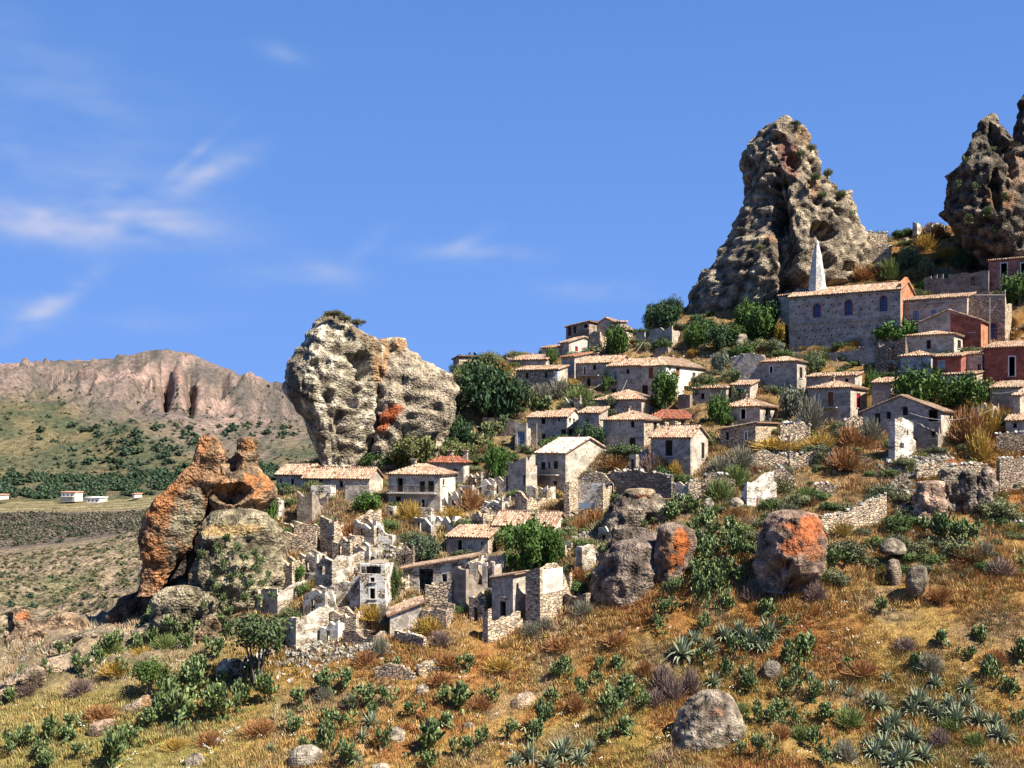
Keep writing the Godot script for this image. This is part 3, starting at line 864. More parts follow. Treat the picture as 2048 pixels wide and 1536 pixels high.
# ---------------------------------------------------------------- rocks
func rock(called: String, label: String, D: float, rows: Array, o := {}) -> Node3D:
	# rows: [y, left, right ...] as measured; kd: depth against width; sk: how far the nose of the section leans to the left
	var kd: float = o.get("kd", 0.8); var sk: float = o.get("sk", 0.45)
	var K := rows.size() / 3
	var ys := []; var cx := []; var rx := []
	for k in K:
		ys.append((HZ - rows[k * 3]) / F * D)
		cx.append(((rows[k * 3 + 1] + rows[k * 3 + 2]) * 0.5 - 1024.0) / F * D)
		rx.append((rows[k * 3 + 2] - rows[k * 3 + 1]) * 0.5 / F * D)
	var big := 0.0
	for q in rx: big = maxf(big, q)
	var res: float = o.get("res", 0.3)
	var H: float = ys[0] - ys[K - 1]
	var base := Vector3(cx[K - 1], ys[K - 1], -D)
	var root := thing(called, label, o.get("cat", "rock"), base)
	marks.append([(rows[-1] + rows[-2]) * 0.5, rows[-3], o.get("mk", "")])
	var nv := maxi(10, int(H / res)); var nu := clampi(int(big * 4.6 / res), 16, 260)
	var amp: float = o.get("amp", clampf(big * 0.13, 0.08, 1.3)); var fq: float = o.get("fq", 9.0 / maxf(big, 1.0))
	var bd: float = o.get("bd", 0.0)
	var c0: Color = o.get("c", Color(0.34, 0.3, 0.24)); var c1: Color = o.get("c1", Color(0.2, 0.17, 0.14))
	var caves := []
	for q in o.get("caves", []):
		caves.append([P(q[0], q[1], D), q[2] / F * D, q[3] / F * D, q[4]])
	var stains := []
	for q in o.get("stains", []):
		stains.append([P(q[0], q[1], D), q[2] / F * D, q[3] / F * D, q[4]])
	var v := PackedVector3Array(); var c := PackedColorArray()
	var boxy: float = o.get("box", 0.0); var cr := cos(deg_to_rad(o.get("rot", 30.0))); var sr := sin(deg_to_rad(o.get("rot", 30.0)))
	var bn := 0.01
	for i in 90:
		var q := TAU * i / 90.0
		bn = maxf(bn, signf(cos(q)) * pow(absf(cos(q)), maxf(boxy, 0.1)) * cr + signf(sin(q)) * pow(absf(sin(q)), maxf(boxy, 0.1)) * kd * sr)
	var crk: float = o.get("crack", 0.9)
	var pits: float = o.get("pits", 1.0)
	var isk := 1.0 / sqrt(1.0 + sk * sk)
	for j in nv + 1:
		var y := lerpf(ys[0], ys[K - 1], float(j) / nv)
		var k := 0
		while k < K - 2 and y < ys[k + 1]: k += 1
		var u := clampf((ys[k] - y) / maxf(ys[k] - ys[k + 1], 1e-4), 0, 1)
		var x: float = lerpf(cx[k], cx[k + 1], u); var a: float = lerpf(rx[k], rx[k + 1], u)
		a = maxf(a - amp * 0.35, a * 0.7)
		var dep: float = minf(a * kd, o.get("maxd", 99.0)) + bd
		if j == 0: a *= 0.04; dep *= 0.04
		for i in nu:
			var t := TAU * i / nu
			var ct := cos(t); var st := sin(t)
			var px := x + a * (ct - sk * st) * isk
			var p := Vector3(px, y, -D + dep * st)
			var nn := Vector3(ct, 0.25, st).normalized()
			if boxy > 0.0:
				var X := signf(ct) * pow(absf(ct), boxy); var Zf := signf(st) * pow(absf(st), boxy) * kd
				p.x = x + a * (X * cr + Zf * sr) / bn
				p.z = -D + a * (-X * sr + Zf * cr) / bn
				nn = Vector3(ct * cr + st * sr, 0.25, -ct * sr + st * cr).normalized()
				st = p.z + D
			var f1 := nz.get_noise_3d(p.x * fq, p.y * fq, p.z * fq)
			var f2 := absf(nz2.get_noise_3d(p.x * fq * 2.2, p.y * fq * 2.2, p.z * fq * 2.2))
			var f3 := cel.get_noise_3d(p.x * 14.0, p.y * 14.0, p.z * 14.0)
			var f4 := nz2.get_noise_3d(p.x * 38.0, p.y * 38.0, p.z * 38.0)
			var f5 := 1.0 - absf(nz.get_noise_3d(p.x * fq * 3.1, p.y * fq * 1.1 + 70.0, p.z * fq * 3.1))
			var f6 := cel.get_noise_3d(p.x * 8.0 + f1 * 6.0, p.y * 6.5, p.z * 8.0)
			var pit := smoothstep(-0.62, -0.9, f6) * clampf(0.6 + f1 * 2.0, 0.0, 1.0)
			var f7 := nz2.get_noise_3d(p.x * 90.0, p.y * 90.0, p.z * 90.0)
			var off: float = amp * (f1 * 1.5 - f2 * 1.1 + 0.25 - pow(f5, 9.0) * 0.9) + amp * f4 * 0.5 + minf(amp, 0.6) * (f3 + 0.55) * -0.4 + amp * crk * (rdg.get_noise_3d(p.x * fq * 1.6, p.y * fq * 0.75, p.z * fq * 1.6) * 0.9 - 0.1) + minf(amp, 1.0) * 0.12 * sin((p.y + p.x * 0.35 + f1 * 3.0) * 2.6) - pit * minf(amp, 0.9) * 0.8 * pits + f7 * minf(amp, 0.45) * 0.55
			off *= clampf(a / (amp * 2.2), 0.1, 1.0)
			for q in caves:
				if st > 0.0:
					var e := pow((p.x - q[0].x) / q[1], 2) + pow((p.y - q[0].y) / q[2], 2)
					e += f1 * 1.1 + f4 * 0.5 - f2 * 0.5
					if e < 1.3: off -= q[3] * smoothstep(1.3, 0.45, e)
			p += nn * off
			v.append(p - base)
			var m := clampf(0.5 + f1 * 1.1 + f4 * 0.9 - f2 * 0.4, 0, 1)
			var col := c1.lerp(c0, m)
			col = col.lerp(Color(c0.r * 0.95, c0.g * 0.78, c0.b * 0.64), clampf(nz2.get_noise_3d(p.x * fq * 0.9, p.y * fq * 0.9 + 30.0, p.z * fq) * 2.4 - 0.25, 0.0, 0.6))
			col = col * (1.0 + f4 * 0.9 + f7 * 0.7 - (f3 + 0.5) * 0.25)
			for q in stains:
				if st > -0.3:
					var e := pow((p.x - q[0].x) / q[1], 2) + pow((p.y - q[0].y) / q[2], 2)
					col = col.lerp(q[3], clampf((1.1 - e) * 1.5 + f1 * 1.0 + f4 * 2.2 + 0.1, 0, 0.9) * clampf(2.0 - e, 0.0, 1.0))
			c.append(col)
	part("rock_face", grid_mesh(v, c, nu, nv + 1, true), M[o.get("m", "rock")], root)
	return root
# ---------------------------------------------------------------- plants
func leaf_cloud(n: int, clumps: int, size: float, seed_: int, flat := 0.85) -> ArrayMesh:
	# leaf-sized faces gathered in uneven clumps, about one unit in radius, resting on y = 0
	var r := RandomNumberGenerator.new(); r.seed = seed_
	var cs := []
	for k in clumps:
		var d := Vector3(r.randfn(), r.randfn() * 0.9, r.randfn()).normalized() * r.randf_range(0.25, 0.85)
		cs.append([Vector3(d.x, (d.y + 0.85) * flat * 0.62, d.z), r.randf_range(0.2, 0.4), r.randf_range(0.7, 1.3)])
	var mb := MB.new()
	for k in n:
		var q: Array = cs[r.randi() % clumps]
		var dir := Vector3(r.randfn(), r.randfn(), r.randfn()).normalized()
		var p: Vector3 = q[0] + dir * q[1] * pow(r.randf(), 0.4)
		var a := (dir + Vector3(r.randfn(), r.randfn(), r.randfn()) * 0.6).normalized()
		var b := a.cross(Vector3(r.randfn(), r.randfn(), r.randfn())).normalized()
		var s := size * r.randf_range(0.6, 1.3)
		var u := b * s; var w := a.cross(b) * s * 0.55
		var tone: float = q[2] * r.randf_range(0.7, 1.3)
		mb.quad(p - u, p - w, p + u, p + w, Color(tone, tone, tone * 0.95), dir)
	fit(mb, 1.0, 1.0)
	return mb.mesh()

func fit(mb: MB, rad: float, high: float) -> void:
	# scales a plant so that its height and reach are known (a few stray tips may stand out)
	var xs := []; var ys := []
	for p in mb.v:
		xs.append(Vector2(p.x, p.z).length()); ys.append(p.y)
	xs.sort(); ys.sort()
	var rx: float = rad / xs[int(xs.size() * 0.95)]
	var y0: float = ys[int(ys.size() * 0.01)]
	var ry: float = high / (ys[int(ys.size() * 0.985)] - y0)
	for i in mb.v.size():
		var p := mb.v[i]
		mb.v[i] = Vector3(p.x * rx, (p.y - y0) * ry, p.z * rx)

func twig_ball(n: int, seed_: int, wid: float) -> ArrayMesh:
	var r := RandomNumberGenerator.new(); r.seed = seed_
	var mb := MB.new()
	for k in n:
		var d := Vector3(r.randfn(), absf(r.randfn()) * 1.1 + 0.15, r.randfn()).normalized()
		var o := Vector3(r.randf_range(-0.35, 0.35), 0.02, r.randf_range(-0.35, 0.35))
		var e := o + d * r.randf_range(0.55, 0.95)
		var s := d.cross(Vector3(r.randfn(), r.randfn(), r.randfn())).normalized() * wid
		var tone := r.randf_range(0.65, 1.35)
		mb.quad(lerp(o, e, 0.3) - s * 0.4, lerp(o, e, 0.3) + s * 0.4, e + s, e - s, Color(tone, tone, tone), d)
	fit(mb, 1.0, 1.0)
	return mb.mesh()

func pear_mesh(seed_: int) -> ArrayMesh:
	# prickly pear: pads growing from pads, about one unit high
	var r := RandomNumberGenerator.new(); r.seed = seed_
	var mb := MB.new()
	var todo := []
	for k in 20:
		todo.append([Vector3(r.randf_range(-0.45, 0.45), -0.05, r.randf_range(-0.4, 0.4)), Vector3(r.randfn() * 0.35, 1, r.randfn() * 0.35).normalized(), 0])
	while todo.size():
		var q: Array = todo.pop_back()
		var up: Vector3 = q[1]
		var face := up.cross(Vector3(r.randfn(), r.randfn() * 0.3, r.randfn())).normalized()
		var side := up.cross(face).normalized()
		var hh := r.randf_range(0.05, 0.072); var ww := hh * r.randf_range(0.62, 0.85); var th := 0.018
		var c: Vector3 = q[0] + up * hh * 0.9
		var tone := r.randf_range(0.5, 1.5)
		var col := Color(0.088 * tone, 0.125 * tone, 0.048 * tone)
		if r.randf() < 0.12: col = Color(0.2, 0.22, 0.09)
		for k in 8:
			var a := TAU * k / 8.0; var b := TAU * (k + 1) / 8.0
			var pa := c + side * cos(a) * ww + up * sin(a) * hh; var pb := c + side * cos(b) * ww + up * sin(b) * hh
			mb.tri(c + face * th, pa, pb, col, face + (pa + pb - c * 2).normalized() * 0.2)
			mb.tri(c - face * th, pa, pb, col, -face + (pa + pb - c * 2).normalized() * 0.2)
		if q[2] < 8:
			for k in (2 if r.randf() < 0.5 else (3 if r.randf() < 0.25 else 1)):
				var ang := r.randf_range(0.25, PI - 0.25)
				var d := (side * cos(ang) * 0.9 + up * sin(ang) + face * r.randfn() * 0.45).normalized()
				d.y = absf(d.y) * 0.9 + 0.2
				if todo.size() < 90 and mb.v.size() < 15000: todo.append([c + side * cos(ang) * ww * 0.85 + up * sin(ang) * hh * 0.85, d.normalized(), q[2] + 1])
	fit(mb, 0.5, 0.85)
	return mb.mesh()

func agave_leaf(bend: float) -> ArrayMesh:
	# one fleshy leaf, a unit long, growing along +z and rising, channelled and pointed
	var mb := MB.new()
	var rows := []
	for k in 6:
		var u := k / 5.0
		var wd := 0.05 * (1.0 - pow(u, 2.2)) * (0.75 + 0.6 * sin(PI * minf(u * 1.1, 1.0))) + 0.004
		var y := u * 0.62 - bend * u * u * 0.62
		var c := Vector3(0, y, sqrt(maxf(0.05, 1.0 - 0.3 * u)) * u * 0.85)
		rows.append([c + Vector3(-wd, wd * 0.5, 0), c - Vector3(0, wd * 0.15, 0), c + Vector3(wd, wd * 0.5, 0)])
	var col := Color(0.2, 0.235, 0.15)
	for k in 5:
		for s in 2:
			mb.quad(rows[k][s], rows[k][s + 1], rows[k + 1][s + 1], rows[k + 1][s], col.darkened(0.1 * s), Vector3.UP)
	return mb.mesh()

var LEAFY := []
var TWIGS := []
var PEARS := []
var FARTREE: ArrayMesh
var AGL := []

func make_plants() -> void:
	for k in 5: LEAFY.append(leaf_cloud(3400, 26 + k * 3, 0.058, 100 + k, [0.9, 0.75, 1.0, 0.6, 0.85][k]))
	for k in 3: TWIGS.append(twig_ball(800, 200 + k, 0.013))
	for k in 6: PEARS.append(pear_mesh(300 + k))
	FARTREE = leaf_cloud(150, 7, 0.24, 400, 0.8)
	for k in 3: AGL.append(agave_leaf([0.15, 0.55, 0.95][k]))

var tint_mats := {}
func tinted(base: String, c: Color) -> Material:
	var key := "%s%.3f_%.3f_%.3f" % [base, c.r, c.g, c.b]
	if not tint_mats.has(key):
		var m: StandardMaterial3D = M[base].duplicate()
		m.albedo_color = c.linear_to_srgb()
		tint_mats[key] = m
	return tint_mats[key]

func whereabouts(px: float, py: float, what: String) -> String:
	# words that place a plant by the nearest thing one can find; no two plants get the same words
	var order := []
	for q in marks:
		if q[2] != "":
			order.append([Vector2((q[0] - px), (q[1] - py) * 1.3).length(), q])
	order.sort_custom(func(a, b): return a[0] < b[0])
	for k in mini(14, order.size()):
		var q: Array = order[k][1]
		var dx: float = px - q[0]; var dy: float = py - q[1]
		var far_: String = "just " if order[k][0] < 70 else ("" if order[k][0] < 150 else "well ")
		var rel := ""
		if absf(dx) < 28: rel = "below" if dy > 0 else "above"
		elif absf(dy) < 22: rel = "to the east of" if dx > 0 else "to the west of"
		else: rel = ("downhill and " if dy > 0 else "uphill and ") + ("east of" if dx > 0 else "west of")
		if absf(dx) >= 28:
			rel = rel.replace("to the east of", "right of").replace("to the west of", "left of").replace("east of", "right of").replace("west of", "left of")
		var s: String = what + " " + far_ + rel + " the " + q[2]
		if not taken.has(s) and s.split(" ").size() <= 16: return s
	for n in ["second", "third", "fourth", "fifth", "sixth", "seventh"]:
		var q: Array = order[0][1]
		var s: String = n + " " + what + " counted from the " + q[2]
		if not taken.has(s): return s
	return what

func bush(px: float, py: float, wpx: float, hpx: float, c: Color, called := "shrub", what := "", o := {}) -> void:
	# foot at (px, py); wpx, hpx its measured size
	var at := hit(px, py) if not o.has("d") else P(px, py, o.d)
	var D := -at.z
	var rx := wpx * 0.5 / F * D; var ry := hpx / F * D
	var root := thing(called, o.label if o.has("label") else whereabouts(px, py, what), o.get("cat", "tree" if called.ends_with("tree") else "shrub"), at, rng.randf() * TAU, o.get("group", ""))
	if o.has("mk"): marks.append([px, py, o.mk])
	var trunk: float = o.get("trunk", 0.0) / F * D
	var k: int = o.get("k", rng.randi() % 5)
	if o.get("twig", false):
		var t := part("twigs", TWIGS[k % 3], tinted("grass", c), root, true)
		t.scale = Vector3(rx * 1.1, ry * 1.05, rx)
		return
	var cr := part("crown", LEAFY[k], tinted("leaf", c), root, true)
	cr.scale = Vector3(rx, (ry - trunk) / 0.98, rx * 0.85); cr.position.y = trunk - 0.1
	var tm := MB.new()
	if o.has("bare"):
		cr.scale = Vector3(rx * 1.05, (ry - trunk) * 1.1, rx); cr.position.y = trunk - 0.3
		for j in 5:
			var e := Vector3(cos(j * 1.4) * rx * 0.6, trunk + ry * 0.2, sin(j * 1.4) * rx * 0.5)
			var f := Vector3(e.x * 0.35 + 0.1, trunk * 0.45, e.z * 0.35)
			tm.tube(Vector3(0.12 * (j - 2), -0.5, 0), f, 0.2, 0.14, 6, Color(0.1, 0.08, 0.065))
			tm.tube(f, e, 0.13, 0.05, 5, Color(0.1, 0.08, 0.065))
			tm.tube(f.lerp(e, 0.4), e + Vector3(1.0 - j * 0.4, 0.4, 0.5), 0.07, 0.03, 4, Color(0.1, 0.08, 0.065))
		part("trunk", tm.mesh(), M.plain, root)
		return
	var th := maxf(trunk, ry * 0.5)
	for j in 3:
		var b := Vector3(rng.randf_range(-0.4, 0.4) * rx, th + ry * 0.2, rng.randf_range(-0.3, 0.3) * rx)
		var mid := Vector3(b.x * 0.25, th * 0.55, b.z * 0.25)
		tm.tube(Vector3(b.x * 0.1, -0.4, 0), mid, 0.16 + ry * 0.012, 0.12, 6, Color(0.14, 0.11, 0.085))
		tm.tube(mid, b, 0.12, 0.04, 5, Color(0.14, 0.11, 0.085))
	part("trunk", tm.mesh(), M.plain, root)

func pear(px: float, py: float, wpx: float, d := 0.0) -> void:
	var at := hit(px, py + wpx * 0.42) if d == 0.0 else P(px, py + wpx * 0.42, d)
	var s := wpx / F * -at.z * 1.06
	var root := thing("prickly_pear", whereabouts(px, py, ["wide" if wpx > 62 else ("small" if wpx < 42 else ["dark", "green", "bushy"][int(px + py) % 3]), "prickly pear"][0] + " prickly pear"), "cactus", at, rng.randf() * TAU, "prickly pears on the slope")
	var p := part("pads", PEARS[rng.randi() % 6], M.pad, root, true)
	p.scale = Vector3(s, s * rng.randf_range(0.85, 1.2), s)

func agave(px: float, py: float, wpx: float) -> void:
	var at := hit(px, py + wpx * 0.25)
	var s := wpx * 0.78 / F * -at.z
	var root := thing("agave", whereabouts(px, py, ("broad" if wpx > 58 else ("small" if wpx < 42 else "spiky")) + " grey agave"), "agave", at, rng.randf() * TAU, "agaves on the slope")
	var n := 44 if wpx > 40 else 30
	for k in n:
		var ring := float(k) / n
		var lf := part("leaf", AGL[0 if ring > 0.6 else (1 if ring > 0.3 else 2)], M.agave, root)
		var tilt := lerpf(0.15, -0.75, ring * ring)
		lf.transform = Transform3D(Basis.from_euler(Vector3(tilt + rng.randf_range(-0.1, 0.1), k * 2.39996 + rng.randf_range(-0.2, 0.2), 0)) * Basis.from_scale(Vector3.ONE * s * rng.randf_range(0.8, 1.1)), Vector3(0, 0.05, 0))

func scatter(called: String, m: Mesh, mt: Material, xf: Array, cols: Array) -> void:
	var mm := MultiMesh.new()
	mm.transform_format = MultiMesh.TRANSFORM_3D; mm.use_colors = true; mm.mesh = m
	mm.instance_count = xf.size()
	for i in xf.size():
		mm.set_instance_transform(i, xf[i]); mm.set_instance_color(i, cols[i])
	var o := MultiMeshInstance3D.new()
	o.name = called; o.multimesh = mm; o.material_override = mt
	add_child(o); o.set_meta("kind", "stuff")

func build_grass() -> void:
	var tm := MB.new()
	for k in 9:
		var a := TAU * k / 9.0 + k * 0.7
		var d := Vector3(cos(a), 0, sin(a))
		var o := d * 0.12 * (k % 3)
		var tip := o + d * rng.randf_range(0.1, 0.38) + Vector3.UP * rng.randf_range(0.45, 1.0)
		var s := d.cross(Vector3.UP) * 0.045
		tm.tri(o - s, o + s, tip, g(rng.randf_range(0.8, 1.15)), Vector3.UP + d * 0.4)
	var tuft := tm.mesh()
	var xf := []; var cols := []
	var n := 0
	while n < 185000:
		n += 1
		# denser near the eye, over the part of the hill the photograph shows
		var D := 92.0 + 75.0 * pow(rng.randf(), 1.7)
		var x := rng.randf_range(-0.56, 0.68) * D
		if rng.randf() < 0.08:
			D = rng.randf_range(150, 240); x = rng.randf_range(-0.2, 0.66) * D
		var p := Vector3(x, 0, -D)
		var den := nz2.get_noise_2d(x * 7.0, D * 7.0)
		if den < -0.22 and rng.randf() < 0.75: continue
		if D > 118.0 and inside_pad(x, -D): continue
		if rng.randf() < flank(x, -D) * 0.7: continue
		p.y = h(x, -D) - 0.08
		var c := ground_colour(p) * 1.05
		var q := rng.randf()
		if q < 0.2: c = c.lerp(Color(0.42, 0.29, 0.13), 0.6)
		elif q < 0.38: c = c.lerp(Color(0.17, 0.19, 0.05), 0.6)
		elif q < 0.47: c = c.lerp(Color(0.3, 0.13, 0.05), 0.6)
		c = c * rng.randf_range(0.9, 1.5)
		var s := rng.randf_range(0.45, 1.05) * (1.25 if D > 120 else 1.0)
		xf.append(Transform3D(Basis.from_euler(Vector3(rng.randf_range(-0.25, 0.25), rng.randf() * TAU, rng.randf_range(-0.25, 0.25))) * Basis.from_scale(Vector3(s * 1.3, s * rng.randf_range(0.5, 0.95), s * 1.3)), p))
		cols.append(c)
	scatter("grass", tuft, M.grass, xf, cols)
	# loose stones on the slope and fallen masonry between the walls
	var sm := MB.new()
	var pts := []
	for k in 8: pts.append(Vector3(1 if k & 1 else -1, 0.7 if k & 2 else -0.7, 0.85 if k & 4 else -0.85) * rng.randf_range(0.34, 0.58))
	for q in [[0, 1, 3, 2], [4, 5, 7, 6], [0, 1, 5, 4], [2, 3, 7, 6], [0, 2, 6, 4], [1, 3, 7, 5]]:
		sm.quad(pts[q[0]], pts[q[1]], pts[q[2] if true else 0], pts[q[3]], Color.WHITE, pts[q[0]] + pts[q[1]] + pts[q[2]] + pts[q[3]])
	xf = []; cols = []
	for k in 18000:
		var D := 95.0 + rng.randf() * 125.0
		var x := rng.randf_range(-0.52, 0.64) * D
		var den := nz2.get_noise_2d(x * 5.0 + 77.0, D * 5.0) + (0.25 if D > 123.0 else -0.08) + flank(x, -D) * 0.2
		if den < 0.12: continue
		if inside_pad(x, -D): continue
		var s := rng.randf_range(0.1, 0.36) * (1.0 if rng.randf() < 0.93 else 1.8)
		xf.append(Transform3D(Basis.from_euler(Vector3(rng.randf() * 6, rng.randf() * 6, rng.randf() * 6)) * Basis.from_scale(Vector3(s, s * 0.7, s)), Vector3(x, h(x, -D) + 0.02, -D)))
		cols.append(g(rng.randf_range(0.22, 0.46)) * Color(1, 0.92, 0.8))
	scatter("loose_stones", sm.mesh(), M.plain, xf, cols)
	# weeds and small bushes between the houses, too many and too mixed to count
	for kind in 3:
		xf = []; cols = []
		for k in 1900:
			var D := rng.randf_range(124, 236)
			var x := rng.randf_range(-0.23, 0.64) * D
			if nz2.get_noise_2d(x * 9.0 + kind * 90.0, D * 9.0) < 0.02: continue
			if inside_pad(x, -D): continue
			var s := rng.randf_range(0.4, 1.5) * (1.0 if rng.randf() < 0.85 else 1.6)
			xf.append(Transform3D(Basis(Vector3.UP, rng.randf() * 6) * Basis.from_scale(Vector3(s, s * rng.randf_range(0.7, 1.1), s)), Vector3(x, h(x, -D) - 0.1, -D)))
			cols.append(([Color(0.09, 0.13, 0.04), Color(0.06, 0.1, 0.03), Color(0.14, 0.15, 0.07), Color(0.1, 0.11, 0.06)] if kind < 2 else [Color(0.3, 0.22, 0.08), Color(0.24, 0.13, 0.05), Color(0.22, 0.21, 0.13), Color(0.2, 0.2, 0.07)])[rng.randi() % 4] * rng.randf_range(0.8, 1.3))
		scatter(["weeds", "low_greenery", "dry_brush"][kind], LEAFY[kind + 1] if kind < 2 else TWIGS[1], M.leaf if kind < 2 else M.grass, xf, cols)
	# white flower heads
	var fm := MB.new()
	for k in 5: fm.box(Transform3D(Basis(), Vector3(rng.randf_range(-0.3, 0.3), rng.randf_range(0.5, 0.8), rng.randf_range(-0.3, 0.3))), Vector3(0.075, 0.05, 0.075), Color.WHITE)
	xf = []; cols = []
	for k in 1300:
		var D := 95.0 + rng.randf() * 42.0
		var x := rng.randf_range(-0.48, 0.48) * D
		if nz2.get_noise_2d(x * 10.0 - 300.0, D * 10.0) < 0.18: continue
		xf.append(Transform3D(Basis(Vector3.UP, rng.randf() * 6), Vector3(x, h(x, -D), -D)))
		cols.append([Color(0.75, 0.74, 0.65), Color(0.75, 0.74, 0.65), Color(0.6, 0.42, 0.05)][rng.randi() % 3])
	scatter("wild_flowers", fm.mesh(), M.plain, xf, cols)

func rubble(called: String, line: Array, wid: float, n: int) -> void:
	# a heap of stones along feet measured on the hill
	var m := MB.new()
	m.box(Transform3D(Basis.from_euler(Vector3(0.2, 0.3, 0.1)), Vector3.ZERO), Vector3(1, 0.65, 0.8), Color.WHITE)
	var xf := []; var cols := []
	for k in n:
		var u := rng.randf() * (line.size() / 2 - 1.001)
		var i := int(u); u -= i
		var a := hit(lerpf(line[i * 2], line[i * 2 + 2], u), lerpf(line[i * 2 + 1], line[i * 2 + 3], u))
		var dx := rng.randfn() * wid; var dz := rng.randfn() * wid
		var s := rng.randf_range(0.25, 0.7)
		xf.append(Transform3D(Basis.from_euler(Vector3(rng.randf() * 6, rng.randf() * 6, rng.randf() * 6)) * Basis.from_scale(Vector3(s, s, s)), Vector3(a.x + dx, h(a.x + dx, a.z + dz) + maxf(0, 0.7 * wid - Vector2(dx, dz).length() * 0.5) * rng.randf(), a.z + dz)))
		cols.append(g(rng.randf_range(0.28, 0.6)) * Color(1, 0.94, 0.85))
	scatter(called, m.mesh(), M.boulder, xf, cols)
# ---------------------------------------------------------------- the place
func make_sky() -> void:
	var W := 2048; var Hh := 1024
	var mask := PackedFloat32Array(); mask.resize(W * Hh)
	var blobs := []
	# wisps in view: [px, py, half length, half width, slope, strength]
	for q in [[90,455,150,34,0.12,0.7], [300,450,190,40,0.06,0.6], [425,345,80,26,-0.45,0.75], [385,315,60,12,-0.9,0.4], [230,390,150,60,0.1,0.35], [105,610,80,24,-0.75,0.8], [50,630,70,34,0.0,0.4], [945,512,120,20,0.0,0.5], [920,490,60,16,-0.4,0.35], [665,548,70,30,0.2,0.3], [565,108,50,16,0.2,0.25], [150,200,220,110,0.3,0.2], [20,300,70,45,0.2,0.25], [1190,580,130,24,0.05,0.25], [520,550,110,26,0,0.2], [740,490,40,22,-0.6,0.22], [340,640,160,26,-0.1,0.15]]:
		var dx: float = (q[0] - 1024.0) / F; var dy: float = (HZ - q[1]) / F
		blobs.append([atan(dx), atan(dy * cos(atan(dx))), q[2] / F, q[3] / F, q[4], q[5]])
	for k in 46:
		var az := rng.randf_range(0.75, TAU - 0.75)
		blobs.append([az, rng.randf_range(0.05, 0.75), rng.randf_range(0.04, 0.12), rng.randf_range(0.01, 0.03), rng.randf_range(-0.6, 0.4), rng.randf_range(0.25, 0.75)])
	for b in blobs:
		var r: float = b[2] * 1.6
		var i0 := int(floor((b[0] - r) / TAU * W)); var i1 := int(ceil((b[0] + r) / TAU * W))
		var j0 := int((PI / 2 - b[1] - r) / PI * Hh); var j1 := int((PI / 2 - b[1] + r) / PI * Hh)
		for j in range(maxi(0, j0), mini(Hh / 2, j1)):
			for i in range(i0, i1):
				var x: float = (i + 0.5) / W * TAU - b[0]; var y: float = b[1] - (PI / 2 - (j + 0.5) / Hh * PI)
				y -= b[4] * x
				var wob := nz.get_noise_2d(i * 5.0, j * 5.0) * 0.6
				var e := pow(x / b[2], 2) + pow(y / b[3] + wob, 2)
				if e < 3.0:
					mask[j * W + posmod(i, W)] += b[5] * exp(-e * 1.3)
	var px := PackedByteArray(); px.resize(W * Hh * 3)
	for j in Hh:
		var el := 90.0 - (j + 0.5) / Hh * 180.0
		var t := clampf(el / 24.0, 0.0, 1.0)
		var c := Color8(128, 175, 254).lerp(Color8(95, 143, 219), t)
		if el > 24.0: c = c.lerp(Color8(60, 102, 178), clampf((el - 24.0) / 60.0, 0, 1))
		if el < -1.0: c = Color8(92, 88, 78)
		for i in W:
			var m: float = mask[j * W + i]
			var cc := c
			if m > 0.004:
				var f := nz2.get_noise_2d(i * 2.2 + j * 4.0, j * 11.0 - i * 1.0) * 0.9 + nz2.get_noise_2d(i * 9.0 + j * 13.0, j * 32.0) * 0.4
				cc = c.lerp(Color8(206, 208, 236), clampf(m * (0.78 + f * 0.95), 0.0, 0.8))
			var k := (j * W + i) * 3
			px[k] = int(cc.r8); px[k + 1] = int(cc.g8); px[k + 2] = int(cc.b8)
	var sky := Sky.new()
	var pm := PanoramaSkyMaterial.new()
	pm.panorama = ImageTexture.create_from_image(Image.create_from_data(W, Hh, false, Image.FORMAT_RGB8, px))
	pm.energy_multiplier = 1.0 / EXPO
	sky.sky_material = pm
	var e := Environment.new()
	e.background_mode = Environment.BG_SKY; e.sky = sky
	e.tonemap_mode = Environment.TONE_MAPPER_LINEAR; e.tonemap_exposure = EXPO
	e.sdfgi_enabled = true; e.ssao_enabled = true; e.ssil_enabled = true
	var we := WorldEnvironment.new(); we.name = "world_environment"; we.environment = e
	add_child(we)

